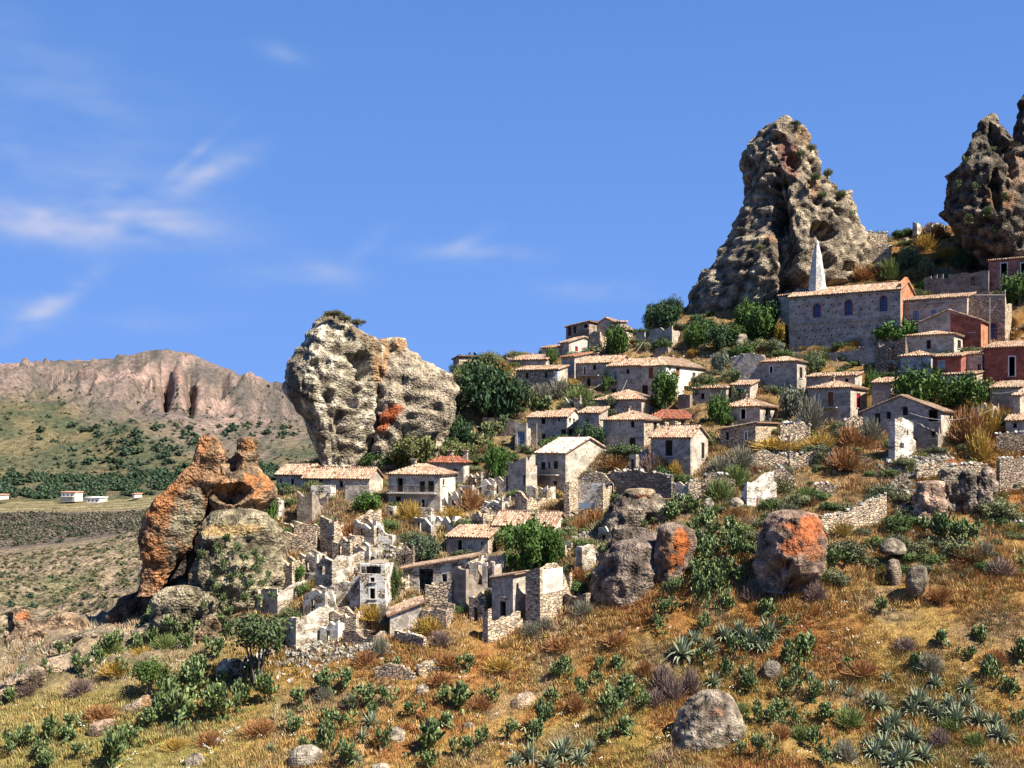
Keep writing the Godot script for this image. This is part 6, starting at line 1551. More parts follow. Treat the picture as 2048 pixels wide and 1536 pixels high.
	for q in [["roofless stone cell uphill of the tower ruin", 664, 700, 728, 1076, 1112, 24, "stone", 138.0], ["pale broken corner between the broken terrace and the stone gable", 600, 634, 646, 1108, 1146, 20, "pale", 138.5], ["two-walled ruin left of the slim white pier", 700, 738, 756, 1090, 1128, 26, "pale", 137.5], ["dark doorway ruin above the long hall", 792, 826, 836, 1096, 1132, 18, "darkstone", 137.0], ["white wall corner uphill of the long low shed", 872, 906, 930, 1036, 1066, 30, "white", 147.0], ["narrow stone ruin left of the tiled house", 944, 966, 982, 1030, 1062, 30, "stone", 146.5], ["roofless pale room above the broken white pier", 1196, 1222, 1246, 1052, 1096, 34, "pale", 138.0], ["low stone room at the left foot of the tower ruin", 660, 712, 730, 1222, 1258, 20, "stone", 124.5], ["stone corner beside the tall narrow house", 938, 968, 984, 1196, 1244, 26, "stone", 125.5], ["ruined room between balcony house and pale ruin", 896, 922, 940, 986, 1024, 24, "pale", 152.5], ["pale ruin at the torn house's left foot", 968, 1004, 1022, 996, 1032, 26, "pale", 151.0], ["dark gutted house left of the torn house end", 976, 1012, 1018, 950, 990, 22, "grey", 157.5], ["ruined stone stub under the two-chimney house", 940, 962, 974, 944, 974, 26, "stone", 160.0], ["stone ruin below the half-collapsed annex", 1238, 1272, 1300, 958, 998, 34, "stone", 150.5], ["low pale ruin uphill of the cactus-covered mound", 560, 596, 612, 1040, 1076, 24, "pale", 146.5], ["stone ruin beside the round green bush", 1090, 1130, 1144, 1090, 1128, 26, "stone", 136.5], ["pale walls uphill of the tiled house", 1008, 1050, 1066, 1030, 1062, 28, "pale", 147.5], ["pale shell downhill of the creeper-grown ruin", 706, 748, 762, 1042, 1080, 24, "pale", 141.5], ["stone shell above the grey ruin with the white door reveal", 546, 584, 604, 1124, 1162, 26, "stone", 135.5], ["pale shell between the grey ruin and the tower ruin", 606, 650, 668, 1182, 1224, 22, "pale", 127.6], ["stone shell right of the tower ruin", 772, 800, 814, 1150, 1192, 22, "stone", 130.5], ["white broken wall behind the dusty tree", 1572, 1598, 1608, 836, 880, 34, "wornwhite", 161.5], ["pale shell beside the golden bush near the right edge", 1944, 1984, 1998, 806, 848, 34, "pale", 157.5], ["stone room under the corner house's terrace", 1206, 1246, 1260, 944, 980, 30, "stone", 154.5], ["pale corner right of the stone barn", 1556, 1580, 1594, 870, 904, 34, "pale", 156.5], ["stone shell between the annex and the gable house", 1286, 1300, 1308, 928, 962, 34, "stone", 153.5], ["pale shell below the two-storey balcony house", 1130, 1160, 1174, 790, 826, 26, "pale", 180.0], ["white inside wall beyond the lowest gable ruin", 640, 676, 700, 1246, 1284, 20, "white", 123.6]]:
		house("broken_house", q[0], [q[1], q[2], q[3]], [q[4], q[5]], q[6], "ruin", q[7], {"d": q[8], "fp": [0, 0.95, 0.3, 0.8 + 0.15 * sin(q[1]), 0.55, 1.0, 0.8, 0.75, 1, 1.0], "rp": [0, 1.0, 0.4, 0.75, 0.7, 0.95, 1, 0.8], "lp": [0, 0.9, 0.5, 0.6, 1, 0.9], "bp": [0, 0.9, 0.3, 1.1, 0.6, 0.9, 1, 1.05], "fo": [[q[1] * 0.55 + q[2] * 0.45 - 4, q[1] * 0.55 + q[2] * 0.45 + 4, q[4] * 0.6 + q[5] * 0.4, q[5], "v"]], "ro": [[q[2] * 0.5 + q[3] * 0.5 - 3, q[2] * 0.5 + q[3] * 0.5 + 3, q[4] * 0.65 + q[5] * 0.35, q[4] * 0.2 + q[5] * 0.8, "n"]], "jag": 0.5})
	house("small_white_gable", "small sunlit white gable wall alone on the stony slope", [1486, 1494, 1545], [958, 1016], 60, "ruin", "wornwhite", {"d": 141.0, "dep": 5.0, "fp": [0, 0.6, 1, 0.8], "rp": [0, 0.75, 0.75, 1.2, 1, 1.25], "bp": [0, 1, 1, 0.8], "ro": [[1512, 1519, 997, 1012, "o"]], "jag": 0.15, "mk": "small white gable wall"})

func walls_and_rubble() -> void:
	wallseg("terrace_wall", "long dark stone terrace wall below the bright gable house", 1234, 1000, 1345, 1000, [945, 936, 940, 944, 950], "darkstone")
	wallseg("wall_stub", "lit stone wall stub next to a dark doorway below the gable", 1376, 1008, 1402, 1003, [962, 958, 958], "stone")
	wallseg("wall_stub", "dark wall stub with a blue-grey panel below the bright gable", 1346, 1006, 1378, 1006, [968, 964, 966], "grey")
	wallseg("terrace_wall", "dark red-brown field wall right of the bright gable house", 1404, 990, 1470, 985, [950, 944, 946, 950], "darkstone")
	wallseg("retaining_wall", "grey retaining wall under the church with a blind arch", 1578, 738, 1760, 716, [713, 709, 705, 700, 696], "grey", {"fo": [[1690, 1720, 721, 740, "n"]], "jag": 0.0, "cap": false, "d0": 196.0, "d1": 184.0, "sink": 5.0, "mk": "retaining wall under the church"})
	wallseg("apse_wall", "curved grey garden wall left of the square tower house", 1462, 758, 1530, 752, [716, 708, 706, 712], "grey", {"d0": 186.0, "d1": 184.0, "jag": 0.2, "mk": "curved garden wall"})
	wallseg("terrace_wall", "upper pale stone terrace wall beside the pinnacle", 1726, 484, 1774, 483, [462, 461, 463, 464], "stone", {"d0": 227.0, "d1": 227.0, "mk": "upper pale terrace by the pinnacle"})
	wallseg("terrace_wall", "lower pale stone terrace wall beside the pinnacle", 1737, 522, 1783, 520, [492, 490, 491, 491], "stone", {"d0": 220.0, "d1": 219.0, "mk": "lower pale terrace by the pinnacle"})
	wallseg("field_wall", "broken dark stone wall under the small edge house", 1992, 902, 2060, 900, [866, 862, 862], "darkstone", {"mk": "dark wall under the edge house"})
	wallseg("field_wall", "low dark field wall across the dry slope", 1650, 932, 1745, 926, [908, 906, 912, 918], "darkstone", {"mk": "low dark field wall"})
	wallseg("field_wall", "ruined field wall end with brush in front", 1500, 935, 1580, 925, [905, 900, 904, 908], "stone", {"mk": "ruined field wall end"})
	wallseg("field_wall", "sunlit rubble wall beside the ruined field wall end", 1578, 940, 1635, 930, [908, 906, 900, 905], "stone")
	wallseg("field_wall", "dark stone remnant below the sunlit rubble wall", 1630, 995, 1670, 990, [966, 963, 968], "darkstone")
	wallseg("field_wall", "dark wall behind the small white gable", 1544, 990, 1588, 985, [938, 930, 940, 950], "darkstone", {"mk": "dark wall behind the white gable"})
	wallseg("terrace_wall", "great stone terrace wall between the buttress rocks", 1832, 965, 1988, 955, [938, 925, 928, 924, 930], "stone", {"mk": "great stone terrace"})
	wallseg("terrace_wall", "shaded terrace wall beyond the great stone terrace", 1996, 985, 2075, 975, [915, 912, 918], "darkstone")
	wallseg("terrace_wall", "low stone wall running down from the terrace to the orange boulder", 1640, 1072, 1770, 1040, [1030, 1026, 1015, 1000, 985], "stone", {"mk": "low wall by the orange boulder"})
	wallseg("field_wall", "low field wall with dark face in the middle of the slope", 752, 1358, 830, 1352, [1334, 1330, 1332, 1338], "darkstone", {"mk": "low dark-faced wall on the slope"})
	wallseg("field_wall", "curved dry stone remnant below the collapsed shed", 792, 1282, 850, 1298, [1262, 1264, 1276], "stone", {"mk": "dry stone remnant"})
	wallseg("field_wall", "stony wall trace right of the low dark-faced wall", 835, 1345, 880, 1330, [1330, 1322, 1318], "stone")
	wallseg("terrace_wall", "low wall of white stones at the right edge of the slope", 2020, 1055, 2075, 1062, [1042, 1040, 1048], "stone")
	wallseg("terrace_wall", "grey terrace under the tower house and bare tree", 1560, 880, 1620, 875, [845, 842, 848], "stone", {"d0": 160.0, "d1": 160.0})
	wallseg("terrace_wall", "stone terrace beneath the house with red shutters", 1690, 880, 1725, 876, [838, 834, 836], "stone", {"d0": 158.0, "d1": 158.0, "fo": [[1703, 1708, 842, 855, "v"]]})
	wallseg("terrace_wall", "masonry terrace holding up the corner house with white linings", 1206, 945, 1300, 940, [900, 898, 902, 900], "stone", {"d0": 164.0, "d1": 161.0})
	wallseg("terrace_wall", "brown garden wall under the rough stone house", 1030, 812, 1120, 800, [785, 790, 782, 776], "darkstone", {"d0": 187.0, "d1": 187.0})
	rubble("rubble_slide", [1645, 1052, 1720, 1030, 1790, 985, 1850, 930, 1880, 912], 0.9, 900)
	rubble("rubble_slide_below_terrace", [1800, 985, 1850, 1040, 1880, 1060], 1.3, 380)
	rubble("rubble_between_ruins", [950, 1040, 1000, 1010, 1040, 985], 1.2, 320)
	rubble("rubble_at_lowest_ruins", [580, 1320, 640, 1315, 700, 1310, 760, 1300], 1.2, 420)
	rubble("rubble_on_middle_path", [800, 1090, 760, 1130, 720, 1100], 1.5, 260)
	rubble("rubble_under_white_ruin", [1770, 935, 1830, 930, 1880, 925], 1.4, 420)
	rubble("rubble_by_open_ruin", [1130, 1080, 1180, 1075, 1230, 1060], 1.2, 260)
	rubble("rubble_on_slope", [1560, 900, 1600, 915, 1650, 900], 1.6, 300)
	# cables and poles
	cable("overhead_cable", "sagging white cable strung from the big white roof up the village", P(1147, 886, 160), P(1190, 815, 178), 0.3)
	cable("overhead_cable", "long cable rising past the terraced houses to the upper ruin", P(1179, 780, 184), P(1287, 684, 204), 1.2)
	cable("overhead_cable", "short cable slung below the terraced house's white panel", P(1240, 786, 180), P(1254, 760, 183), 0.2)
	cable("overhead_cable", "loose cable lying over the ruins right of the balcony house", P(940, 1040, 150), P(1012, 972, 152), 0.2)
	cable("overhead_cable", "thin cable crossing the shaded house at the right edge", P(1985, 786, 158), P(2060, 770, 156), 0.4)
	cable("overhead_cable", "thin cable across the front of the low-gabled house", P(1820, 826, 150), P(1985, 818, 152), 1.2)
	pole("utility_pole", "wooden utility pole with crossarm before the arched doorway ruin", 1979, 688, 585, 182.0)
	pole("utility_pole", "thin bare pole by the grey house with the white annex", 1073, 890, 847, 170.0)
	pole("fence_post", "thin weathered post alone in the dry grass", 549, 1440, 1409, 0.0)
	pole("fence_post", "short grey post by the small white boulder", 550, 1490, 1466, 0.0)
	pole("flower_stalk", "tall dry agave stalk above the lower agaves", 1066, 1536, 1465, 0.0)

func cable(called: String, label: String, a: Vector3, b: Vector3, sag: float) -> void:
	var o := thing(called, label, "cable", a)
	var mb := MB.new()
	var p := Vector3.ZERO
	for k in range(1, 9):
		var u := k / 8.0
		var q := (b - a) * u - Vector3.UP * sag * 4.0 * u * (1.0 - u)
		mb.tube(p, q, 0.022, 0.022, 5, Color(0.4, 0.38, 0.36))
		p = q
	part("strand", mb.mesh(), M.plain, o)

func pole(called: String, label: String, px: float, y0: float, y1: float, d: float) -> void:
	var a := P(px, y0, d) if d > 0.0 else hit(px, y0)
	var hh := (y0 - y1) / F * -a.z
	var o := thing(called, label, "pole", a)
	var mb := MB.new()
	var r := 0.1 if d > 0.0 else 0.05
	mb.tube(Vector3(0, -0.6, 0), Vector3(0.03, hh, 0), r, r * 0.75, 7, Color(0.3, 0.26, 0.22))
	part("shaft", mb.mesh(), M.plain, o)
	if label.contains("crossarm"):
		var c := MB.new()
		c.box(Transform3D(Basis(), Vector3(0, hh - 0.4, 0.15)), Vector3(5.0, 0.16, 0.12), Color(0.25, 0.21, 0.18))
		part("crossarm", c.mesh(), M.plain, o)

func trees() -> void:
	var G1 := Color(0.06, 0.115, 0.022); var G2 := Color(0.035, 0.07, 0.028); var OL := Color(0.13, 0.14, 0.05); var GR := Color(0.15, 0.17, 0.12)
	var T := [[972, 838, 112, 112, G2, "large dark green tree beside the stone house below the skyline", "large dark tree"], [1020, 832, 84, 76, G2, "lower dark green tree joined to the large dark one", ""], [1060, 1142, 100, 100, G1, "round bright green bush tree in front of the tiled house", "round green bush"], [1105, 1135, 55, 75, G1, "smaller half of the round bush beside the tiled house", ""], [1331, 815, 68, 72, G1, "compact green tree in front of the white chequered house", "green tree before the white house"], [1830, 826, 110, 88, G1, "largest green tree crown above the low-gabled house", "largest green tree"], [1925, 826, 100, 72, G1, "right-hand half of the largest green tree", ""], [1232, 712, 60, 58, G1, "dense round green tree under the crest chapel", "round tree under the crest chapel"], [1518, 678, 76, 60, G1, "spreading green fig below the pinnacle", "spreading fig"], [1790, 690, 80, 46, Color(0.06, 0.13, 0.02), "bright green vine hanging over the church's retaining wall", "bright vine"], [515, 1072, 72, 98, G1, "green thicket tree beside the perched rock", "green thicket by the perched rock"], [735, 1022, 64, 38, G1, "low green bush on the path below the row houses", "low green path bush"], [826, 940, 120, 64, OL, "wide olive-coloured shrub at the foot of the rock shoulder", "wide olive shrub"], [912, 935, 70, 52, OL, "smaller olive-coloured shrub beside the wide one", ""], [994, 965, 52, 76, G1, "narrow green tree above the roofless cell", "narrow green tree"], [1328, 660, 60, 50, G2, "dark tree on the skyline at the foot of the pinnacle", "dark skyline tree"], [1352, 640, 44, 44, G2, "blackish tree in the pinnacle's shade", ""], [1322, 648, 60, 44, G2, "shaggy dark bush on the skyline below the pinnacle", ""], [1412, 672, 48, 36, G2, "dense dark tree in the pinnacle's left hollow", ""], [1465, 690, 56, 40, G1, "rounded green tree left of the pale upright rock", ""], [1400, 690, 60, 46, G1, "green bush between the pillared ruin and the pinnacle", ""], [1500, 655, 60, 50, G1, "green bush under the pinnacle's foot", ""], [1548, 642, 50, 40, G2, "dark bush between the pinnacle and the chancel", ""], [1485, 722, 50, 34, G1, "low bush in front of the pale upright rock", ""], [1552, 708, 40, 28, GR, "grey bush at the church wall's left foot", ""], [560, 930, 60, 26, G2, "dark hedge beside the perched rock", "dark hedge"], [610, 932, 60, 24, G2, "dark hedge running up to the leaning tooth", ""], [925, 900, 60, 60, G2, "dark thicket at the right foot of the rock shoulder", ""], [1300, 660, 34, 34, G2, "lone dark shrub on the skyline left of the pinnacle", ""], [1385, 700, 56, 50, G1, "mid green tree right of the pillared ruin", ""], [1440, 705, 60, 54, G2, "dark green tree above the white chequered house's right end", ""], [1815, 545, 60, 50, Color(0.12, 0.16, 0.075), "grey-green tree on the slope above the rectory", "grey-green slope tree"], [1850, 560, 40, 40, Color(0.14, 0.16, 0.075), "sparse small tree right of the grey-green one", ""], [1972, 516, 48, 58, Color(0.05, 0.12, 0.02), "bright green tree under the dark crag", "bright tree under the crag"], [1935, 545, 50, 44, G2, "dark bush in the crag's shade", ""], [848, 1122, 70, 52, Color(0.08, 0.11, 0.06), "wide grey-green bush beside the long low shed", "wide bush by the shed"], [592, 1160, 46, 34, G1, "small round bush under the broken terrace", ""], [1630, 752, 50, 44, Color(0.09, 0.12, 0.05), "round olive-green bush beside the tower house", "round bush by the tower house"], [1590, 835, 60, 58, Color(0.12, 0.13, 0.09), "dusty grey-green tree right of the peaked-roof house", "dusty grey-green tree"], [1105, 728, 30, 30, Color(0.07, 0.12, 0.03), "small bush behind the stone house", ""], [1222, 822, 30, 30, Color(0.09, 0.11, 0.06), "bush growing on the hole-dotted house", ""], [1222, 790, 40, 44, Color(0.07, 0.12, 0.03), "green bush below the balcony house", ""], [1180, 900, 60, 50, G2, "dark ivy bush left of the corner house", "dark ivy bush"], [1250, 920, 70, 32, Color(0.07, 0.1, 0.04), "weedy bush below the corner house", ""], [1435, 850, 46, 60, G1, "green bush left of the small peaked-roof house", ""], [1440, 745, 40, 40, GR, "grey shrub above the low curved ruin", ""], [2040, 610, 60, 60, G1, "green bush in front of the pink house", ""], [1850, 580, 44, 18, Color(0.06, 0.14, 0.02), "low bright green bush behind the church's gable", ""], [1745, 790, 34, 50, G1, "green bush between the shed and the red shutters", ""], [1560, 690, 30, 44, Color(0.3, 0.2, 0.03), "yellow broom bush beside the church's left end", "yellow broom"], [1385, 712, 26, 14, Color(0.3, 0.17, 0.03), "orange-yellow broom left of the curved garden wall", ""], [455, 1190, 30, 40, Color(0.1, 0.12, 0.05), "dull green bush on the cactus-covered rock mound", ""], [790, 1195, 40, 60, Color(0.07, 0.1, 0.03), "green bush right of the narrow tower ruin", ""], [980, 1230, 30, 50, Color(0.09, 0.12, 0.05), "green growth inside the dark-walled hall", ""], [1130, 1100, 30, 20, GR, "grey shrub below the open-fronted ruin", ""]]
	for q in T:
		bush(q[0], q[1], q[2], q[3], q[4], "tree" if q[3] > 54 else "bush", "", {"label": q[5], "mk": q[6], "cat": "tree" if q[3] > 54 else "bush", "trunk": q[3] * 0.04})
	for q in [[1622, 300, 20, 12, 213.0], [1655, 352, 22, 14, 216.0], [1682, 392, 24, 12, 216.0], [1630, 362, 26, 16, 210.0], [1600, 312, 20, 12, 209.0], [1700, 436, 22, 14, 216.0], [1590, 250, 24, 9, 218.0], [1645, 395, 18, 12, 211.0], [1520, 500, 22, 12, 206.0]]:
		bush(q[0], q[1], q[2], q[3], Color(0.13, 0.15, 0.06), "bush", "tufted bush", {"d": q[4], "cat": "bush", "group": "bushes clinging to the pinnacle"})
	for q in [[668, 632, 44, 12, 168.0], [715, 650, 36, 12, 168.0], [690, 640, 30, 10, 168.0]]:
		bush(q[0], q[1], q[2], q[3], Color(0.12, 0.12, 0.06), "bush", "dry tufted bush", {"d": q[4], "cat": "bush", "group": "bushes on top of the leaning tooth"})
	bush(512, 1376, 104, 142, Color(0.075, 0.105, 0.045), "tree", "", {"label": "small tree with bare dark trunks and a flat green crown", "mk": "bare-trunked tree", "trunk": 90.0, "cat": "tree", "k": 3, "bare": true})
	bush(300, 1394, 74, 76, Color(0.07, 0.115, 0.025), "tree", "", {"label": "small round green tree low on the left slope", "mk": "small round green tree", "trunk": 22.0, "cat": "tree"})
	# dry and grey shrubs
	var RB := Color(0.3, 0.15, 0.06); var PU := Color(0.2, 0.14, 0.12); var GY := Color(0.21, 0.2, 0.145); var YE := Color(0.38, 0.25, 0.06); var GN := Color(0.15, 0.19, 0.06)
	var S := [[1725, 560, 46, 28, RB], [1760, 555, 34, 20, RB], [1875, 478, 50, 28, RB], [1860, 465, 30, 18, RB], [1940, 440, 36, 20, RB], [1905, 300, 1, 1, RB], [1960, 920, 50, 60, YE], [1935, 890, 70, 70, RB], [1975, 870, 46, 56, YE], [1620, 860, 60, 60, GY], [1640, 900, 60, 30, YE], [1560, 900, 120, 22, YE], [1690, 940, 80, 40, RB], [1740, 880, 50, 40, GY], [1700, 890, 50, 36, RB],
		[1325, 1380, 50, 46, PU], [1345, 1400, 46, 50, PU], [1380, 1385, 44, 44, PU], [1290, 1350, 36, 28, RB], [1150, 1425, 44, 36, RB], [1310, 1410, 40, 30, PU], [1630, 1200, 40, 34, PU], [1510, 1185, 40, 26, GY], [1535, 1190, 26, 24, GY], [1500, 1200, 34, 26, PU], [1970, 1115, 36, 30, GY], [1810, 1300, 40, 24, PU], [1860, 1340, 60, 30, GY], [890, 1330, 60, 24, RB], [960, 1420, 50, 30, RB], [880, 1365, 60, 20, RB], [770, 1250, 22, 36, GY], [1060, 1270, 40, 24, GY], [1090, 1260, 30, 26, GY], [1165, 1230, 44, 26, GY], [1440, 950, 50, 36, GY], [1470, 970, 50, 36, GN], [1480, 940, 56, 44, GY], [1440, 1000, 60, 40, GN], [1560, 985, 60, 30, GN], [1610, 1000, 44, 24, GN], [1080, 800, 50, 30, GY], [1120, 795, 50, 36, GY], [1160, 810, 60, 34, GN], [1145, 780, 40, 20, YE], [1180, 860, 50, 30, GN], [1050, 870, 30, 24, RB], [1085, 875, 36, 22, YE], [960, 750, 70, 26, GN], [1000, 745, 50, 20, YE], [930, 760, 50, 26, GN], [700, 1080, 50, 36, RB], [720, 1075, 40, 30, RB], [820, 1040, 50, 36, YE], [940, 1020, 46, 40, RB], [905, 1040, 50, 26, YE], [1190, 1060, 50, 40, RB], [1160, 1070, 46, 36, RB], [1300, 955, 46, 44, PU], [1320, 950, 30, 36, YE], [1350, 960, 30, 36, YE], [1010, 1210, 26, 20, RB], [740, 1240, 60, 30, YE], [860, 1265, 60, 30, YE], [880, 1290, 40, 26, PU], [1160, 1160, 50, 24, RB], [1010, 1260, 30, 20, RB], [60, 1390, 46, 26, PU], [160, 1390, 50, 30, PU], [230, 1350, 60, 26, YE], [200, 1440, 70, 28, RB], [330, 1300, 50, 30, GN], [220, 1310, 50, 30, GN], [1780, 560, 40, 40, GN], [1830, 600, 40, 20, GN], [1890, 520, 60, 24, YE], [1920, 530, 50, 20, GN], [1760, 470, 36, 22, GN], [1750, 450, 34, 12, GN], [1850, 500, 50, 30, YE], [1560, 1480, 40, 30, RB], [1700, 1450, 60, 30, GN], [1900, 1460, 50, 24, GN], [1600, 1480, 40, 26, GN], [1880, 1490, 40, 30, PU], [1950, 1490, 40, 24, GN], [1480, 1430, 40, 24, GN], [1690, 1520, 50, 36, GY], [700, 1420, 40, 30, PU], [650, 1400, 36, 24, GY], [760, 1310, 36, 34, GY], [730, 1330, 50, 26, RB], [2000, 1150, 60, 30, PU], [1880, 1200, 60, 26, RB], [1990, 1330, 50, 30, RB], [1720, 1350, 70, 26, RB], [1620, 1290, 30, 20, RB], [1230, 1290, 60, 26, RB], [1120, 1300, 60, 24, RB], [1000, 1340, 60, 24, YE], [420, 1490, 60, 26, RB], [520, 1470, 70, 28, RB], [350, 1500, 50, 24, YE], [280, 1320, 50, 24, YE]]
	var names := {RB: "rust-brown bush", PU: "purplish dry bush", GY: "silver-grey bush", YE: "golden dry bush", GN: "yellow-green bush"}
	for q in S:
		if q[2] > 2: bush(q[0], q[1], q[2] * 1.05, q[3] * 1.05, q[4], "dry_bush" if q[4] != GN else "bush", names[q[4]], {"twig": true, "cat": "shrub", "group": "low bushes on the hill"})

func slope_plants() -> void:
	var C := [30,1490,46, 62,1478,50, 95,1500,56, 110,1462,50, 150,1440,40, 140,1470,44, 85,1520,46, 165,1500,40, 240,1500,72, 262,1470,50, 285,1440,44, 225,1520,50, 345,1392,66, 380,1335,58, 410,1402,72, 452,1412,70, 495,1340,60, 545,1378,60, 372,1425,66, 330,1425,56, 425,1300,50, 440,1360,46, 480,1400,60, 400,1370,66, 360,1365,50,
		674,1361,58, 650,1374,44, 722,1398,66, 781,1392,46, 674,1478,72, 702,1506,56, 847,1480,72, 909,1398,64, 880,1390,40, 980,1388,42, 1122,1346,36, 1080,1434,56, 773,1475,44, 645,1438,50, 867,1518,50, 923,1500,44, 690,1440,44, 745,1415,40,
		1141,1338,50, 1197,1330,26, 1242,1324,34, 1250,1380,58, 1215,1415,58, 1169,1384,44, 1230,1400,46, 1190,1360,30, 1400,1038,52, 1440,1062,54, 1420,1110,60, 1462,1098,56, 1432,1150,60, 1410,1190,56, 1452,1180,58, 1384,1065,48, 1470,1060,40, 1395,1140,50, 1440,1205,50, 1380,1015,44, 1330,1030,46, 1340,1070,40, 1333,1220,46, 1325,1250,40, 1399,1246,40, 1539,1222,44, 1581,1246,36, 1595,1318,58, 1490,1365,44, 1560,1422,52, 1503,1105,40, 1510,1140,36, 1220,1105,40,
		1674,1121,58, 1766,1210,38, 1890,1275,38, 1966,1275,42, 2034,1305,48, 1999,1352,66, 1612,1293,64, 1621,1384,50, 1556,1440,44, 1498,1352,40, 1542,1275,46, 1647,1478,60, 1659,1520,46, 1872,1058,54, 1900,1065,46, 1939,1072,64, 1850,1050,40, 2030,1380,40, 2036,1440,36, 1600,1440,40, 1480,1500,30, 1060,1470,50, 1100,1395,40, 1020,1460,44, 960,1470,46, 900,1440,40, 830,1420,44, 600,1400,44, 580,1450,50, 620,1490,46, 1380,1090,50, 1405,1075,46, 1450,1135,50, 1425,1035,44, 1470,1150,44, 1435,1085,50, 1400,1165,46, 1350,1180,40, 1365,1010,40, 1280,1400,44, 1260,1450,50, 1200,1470,46, 1500,1430,46, 1530,1500,50, 1580,1380,44, 1640,1430,46, 1700,1330,40, 1840,1330,36, 1930,1310,38, 1590,1345,44, 1475,1300,44, 1460,1340,40, 1410,1320,38, 560,1290,36, 780,1330,38, 930,1330,34,
		345,1205,44, 335,1225,36, 355,1238,38, 372,1222,36, 398,1225,34, 340,1250,38, 330,1265,34, 385,1262,36, 405,1240,36, 430,1245,34, 450,1255,34, 300,1235,34, 285,1262,34, 270,1285,36, 320,1232,46, 365,1195,40, 390,1245,44, 262,1300,44, 180,1315,48, 300,1255,46, 165,1335,42, 225,1290,46, 420,1222,40, 350,1260,48, 380,1280,44, 410,1260,40, 100,1340,40, 60,1360,44, 20,1390,36, 250,1330,40, 130,1300,36, 310,1280,40,
		545,1135,30, 1070,805,36, 1095,812,34, 955,885,40, 975,870,36, 1000,850,30, 1390,790,34, 1415,780,30, 1375,735,30, 945,745,30, 965,742,26, 1470,760,34, 1475,790,32, 1330,690,26, 1500,700,30, 1540,700,26, 1085,890,26, 905,895,34, 925,880,34, 935,905,32, 1120,1110,36, 1090,1125,30, 1765,545,28, 905,830,34, 915,855,36, 925,800,30]
	for i in range(0, C.size(), 3): pear(C[i], C[i + 1], C[i + 2])
	# on the rocks
	for q in [[412,1075,44,133.0], [440,1100,46,131.5], [475,1095,44,131], [505,1140,46,131], [522,1120,40,131.5], [470,1160,44,130], [425,1150,40,130.5], [500,1170,44,130], [450,1200,40,129.5], [525,1165,36,131], [400,1110,40,132], [460,1075,36,132], [490,1120,40,130.6], [450,1130,40,130.4], [515,1110,34,131.5], [435,1180,40,129.8], [485,1195,40,129.6], [535,1150,34,131.5], [410,1210,36,129.6], [520,1200,36,130], [545,1190,34,131], [455,1225,38,129], [1930,322,30,205], [1985,300,30,204], [1950,372,34,202], [2002,352,34,202], [1972,425,34,201], [2030,410,36,201], [1915,368,28,203], [2010,395,30,201], [2035,450,34,201], [1935,440,30,201], [1990,455,30,201], [1285,1050,30,138], [1240,1120,36,125.5], [1300,1150,34,124.5], [1225,1180,34,124.5]]:
		pear(q[0], q[1], q[2] * 0.58, q[3])
	var Gv := [742,1442,48, 1060,1508,58, 1125,1500,64, 713,1514,40, 1364,1298,70, 1448,1266,52, 1500,1274,70, 1539,1258,64, 1520,1290,50, 1131,1488,50, 1158,1515,50, 1030,1520,44, 1427,1360,44, 1773,1354,34, 1870,1362,42, 1934,1371,48, 1700,1386,34, 1665,1371,32, 1759,1404,52, 1838,1397,62, 1860,1410,50, 1914,1430,62, 1958,1436,54, 2005,1466,60, 1773,1452,54, 1767,1484,60, 1805,1507,76, 1785,1523,54, 1961,1521,42, 1849,1506,54, 1735,1480,36, 1740,1395,40, 1900,1405,44, 540,1495,30, 690,1512,36, 1470,1280,44, 1985,1465,40]
	Gv.append_array([1480,1258,50, 1530,1275,54, 1420,1290,44, 1390,1275,46, 1790,1440,56, 1825,1470,60, 1750,1500,54, 1880,1425,50, 1935,1405,46, 1690,1420,40, 1990,1440,46, 1825,1415,48, 1100,1525,56, 1180,1495,46, 1690,1495,42, 725,1470,40, 1545,1330,40])
	for i in range(0, Gv.size(), 3): agave(Gv[i], Gv[i + 1], Gv[i + 2])

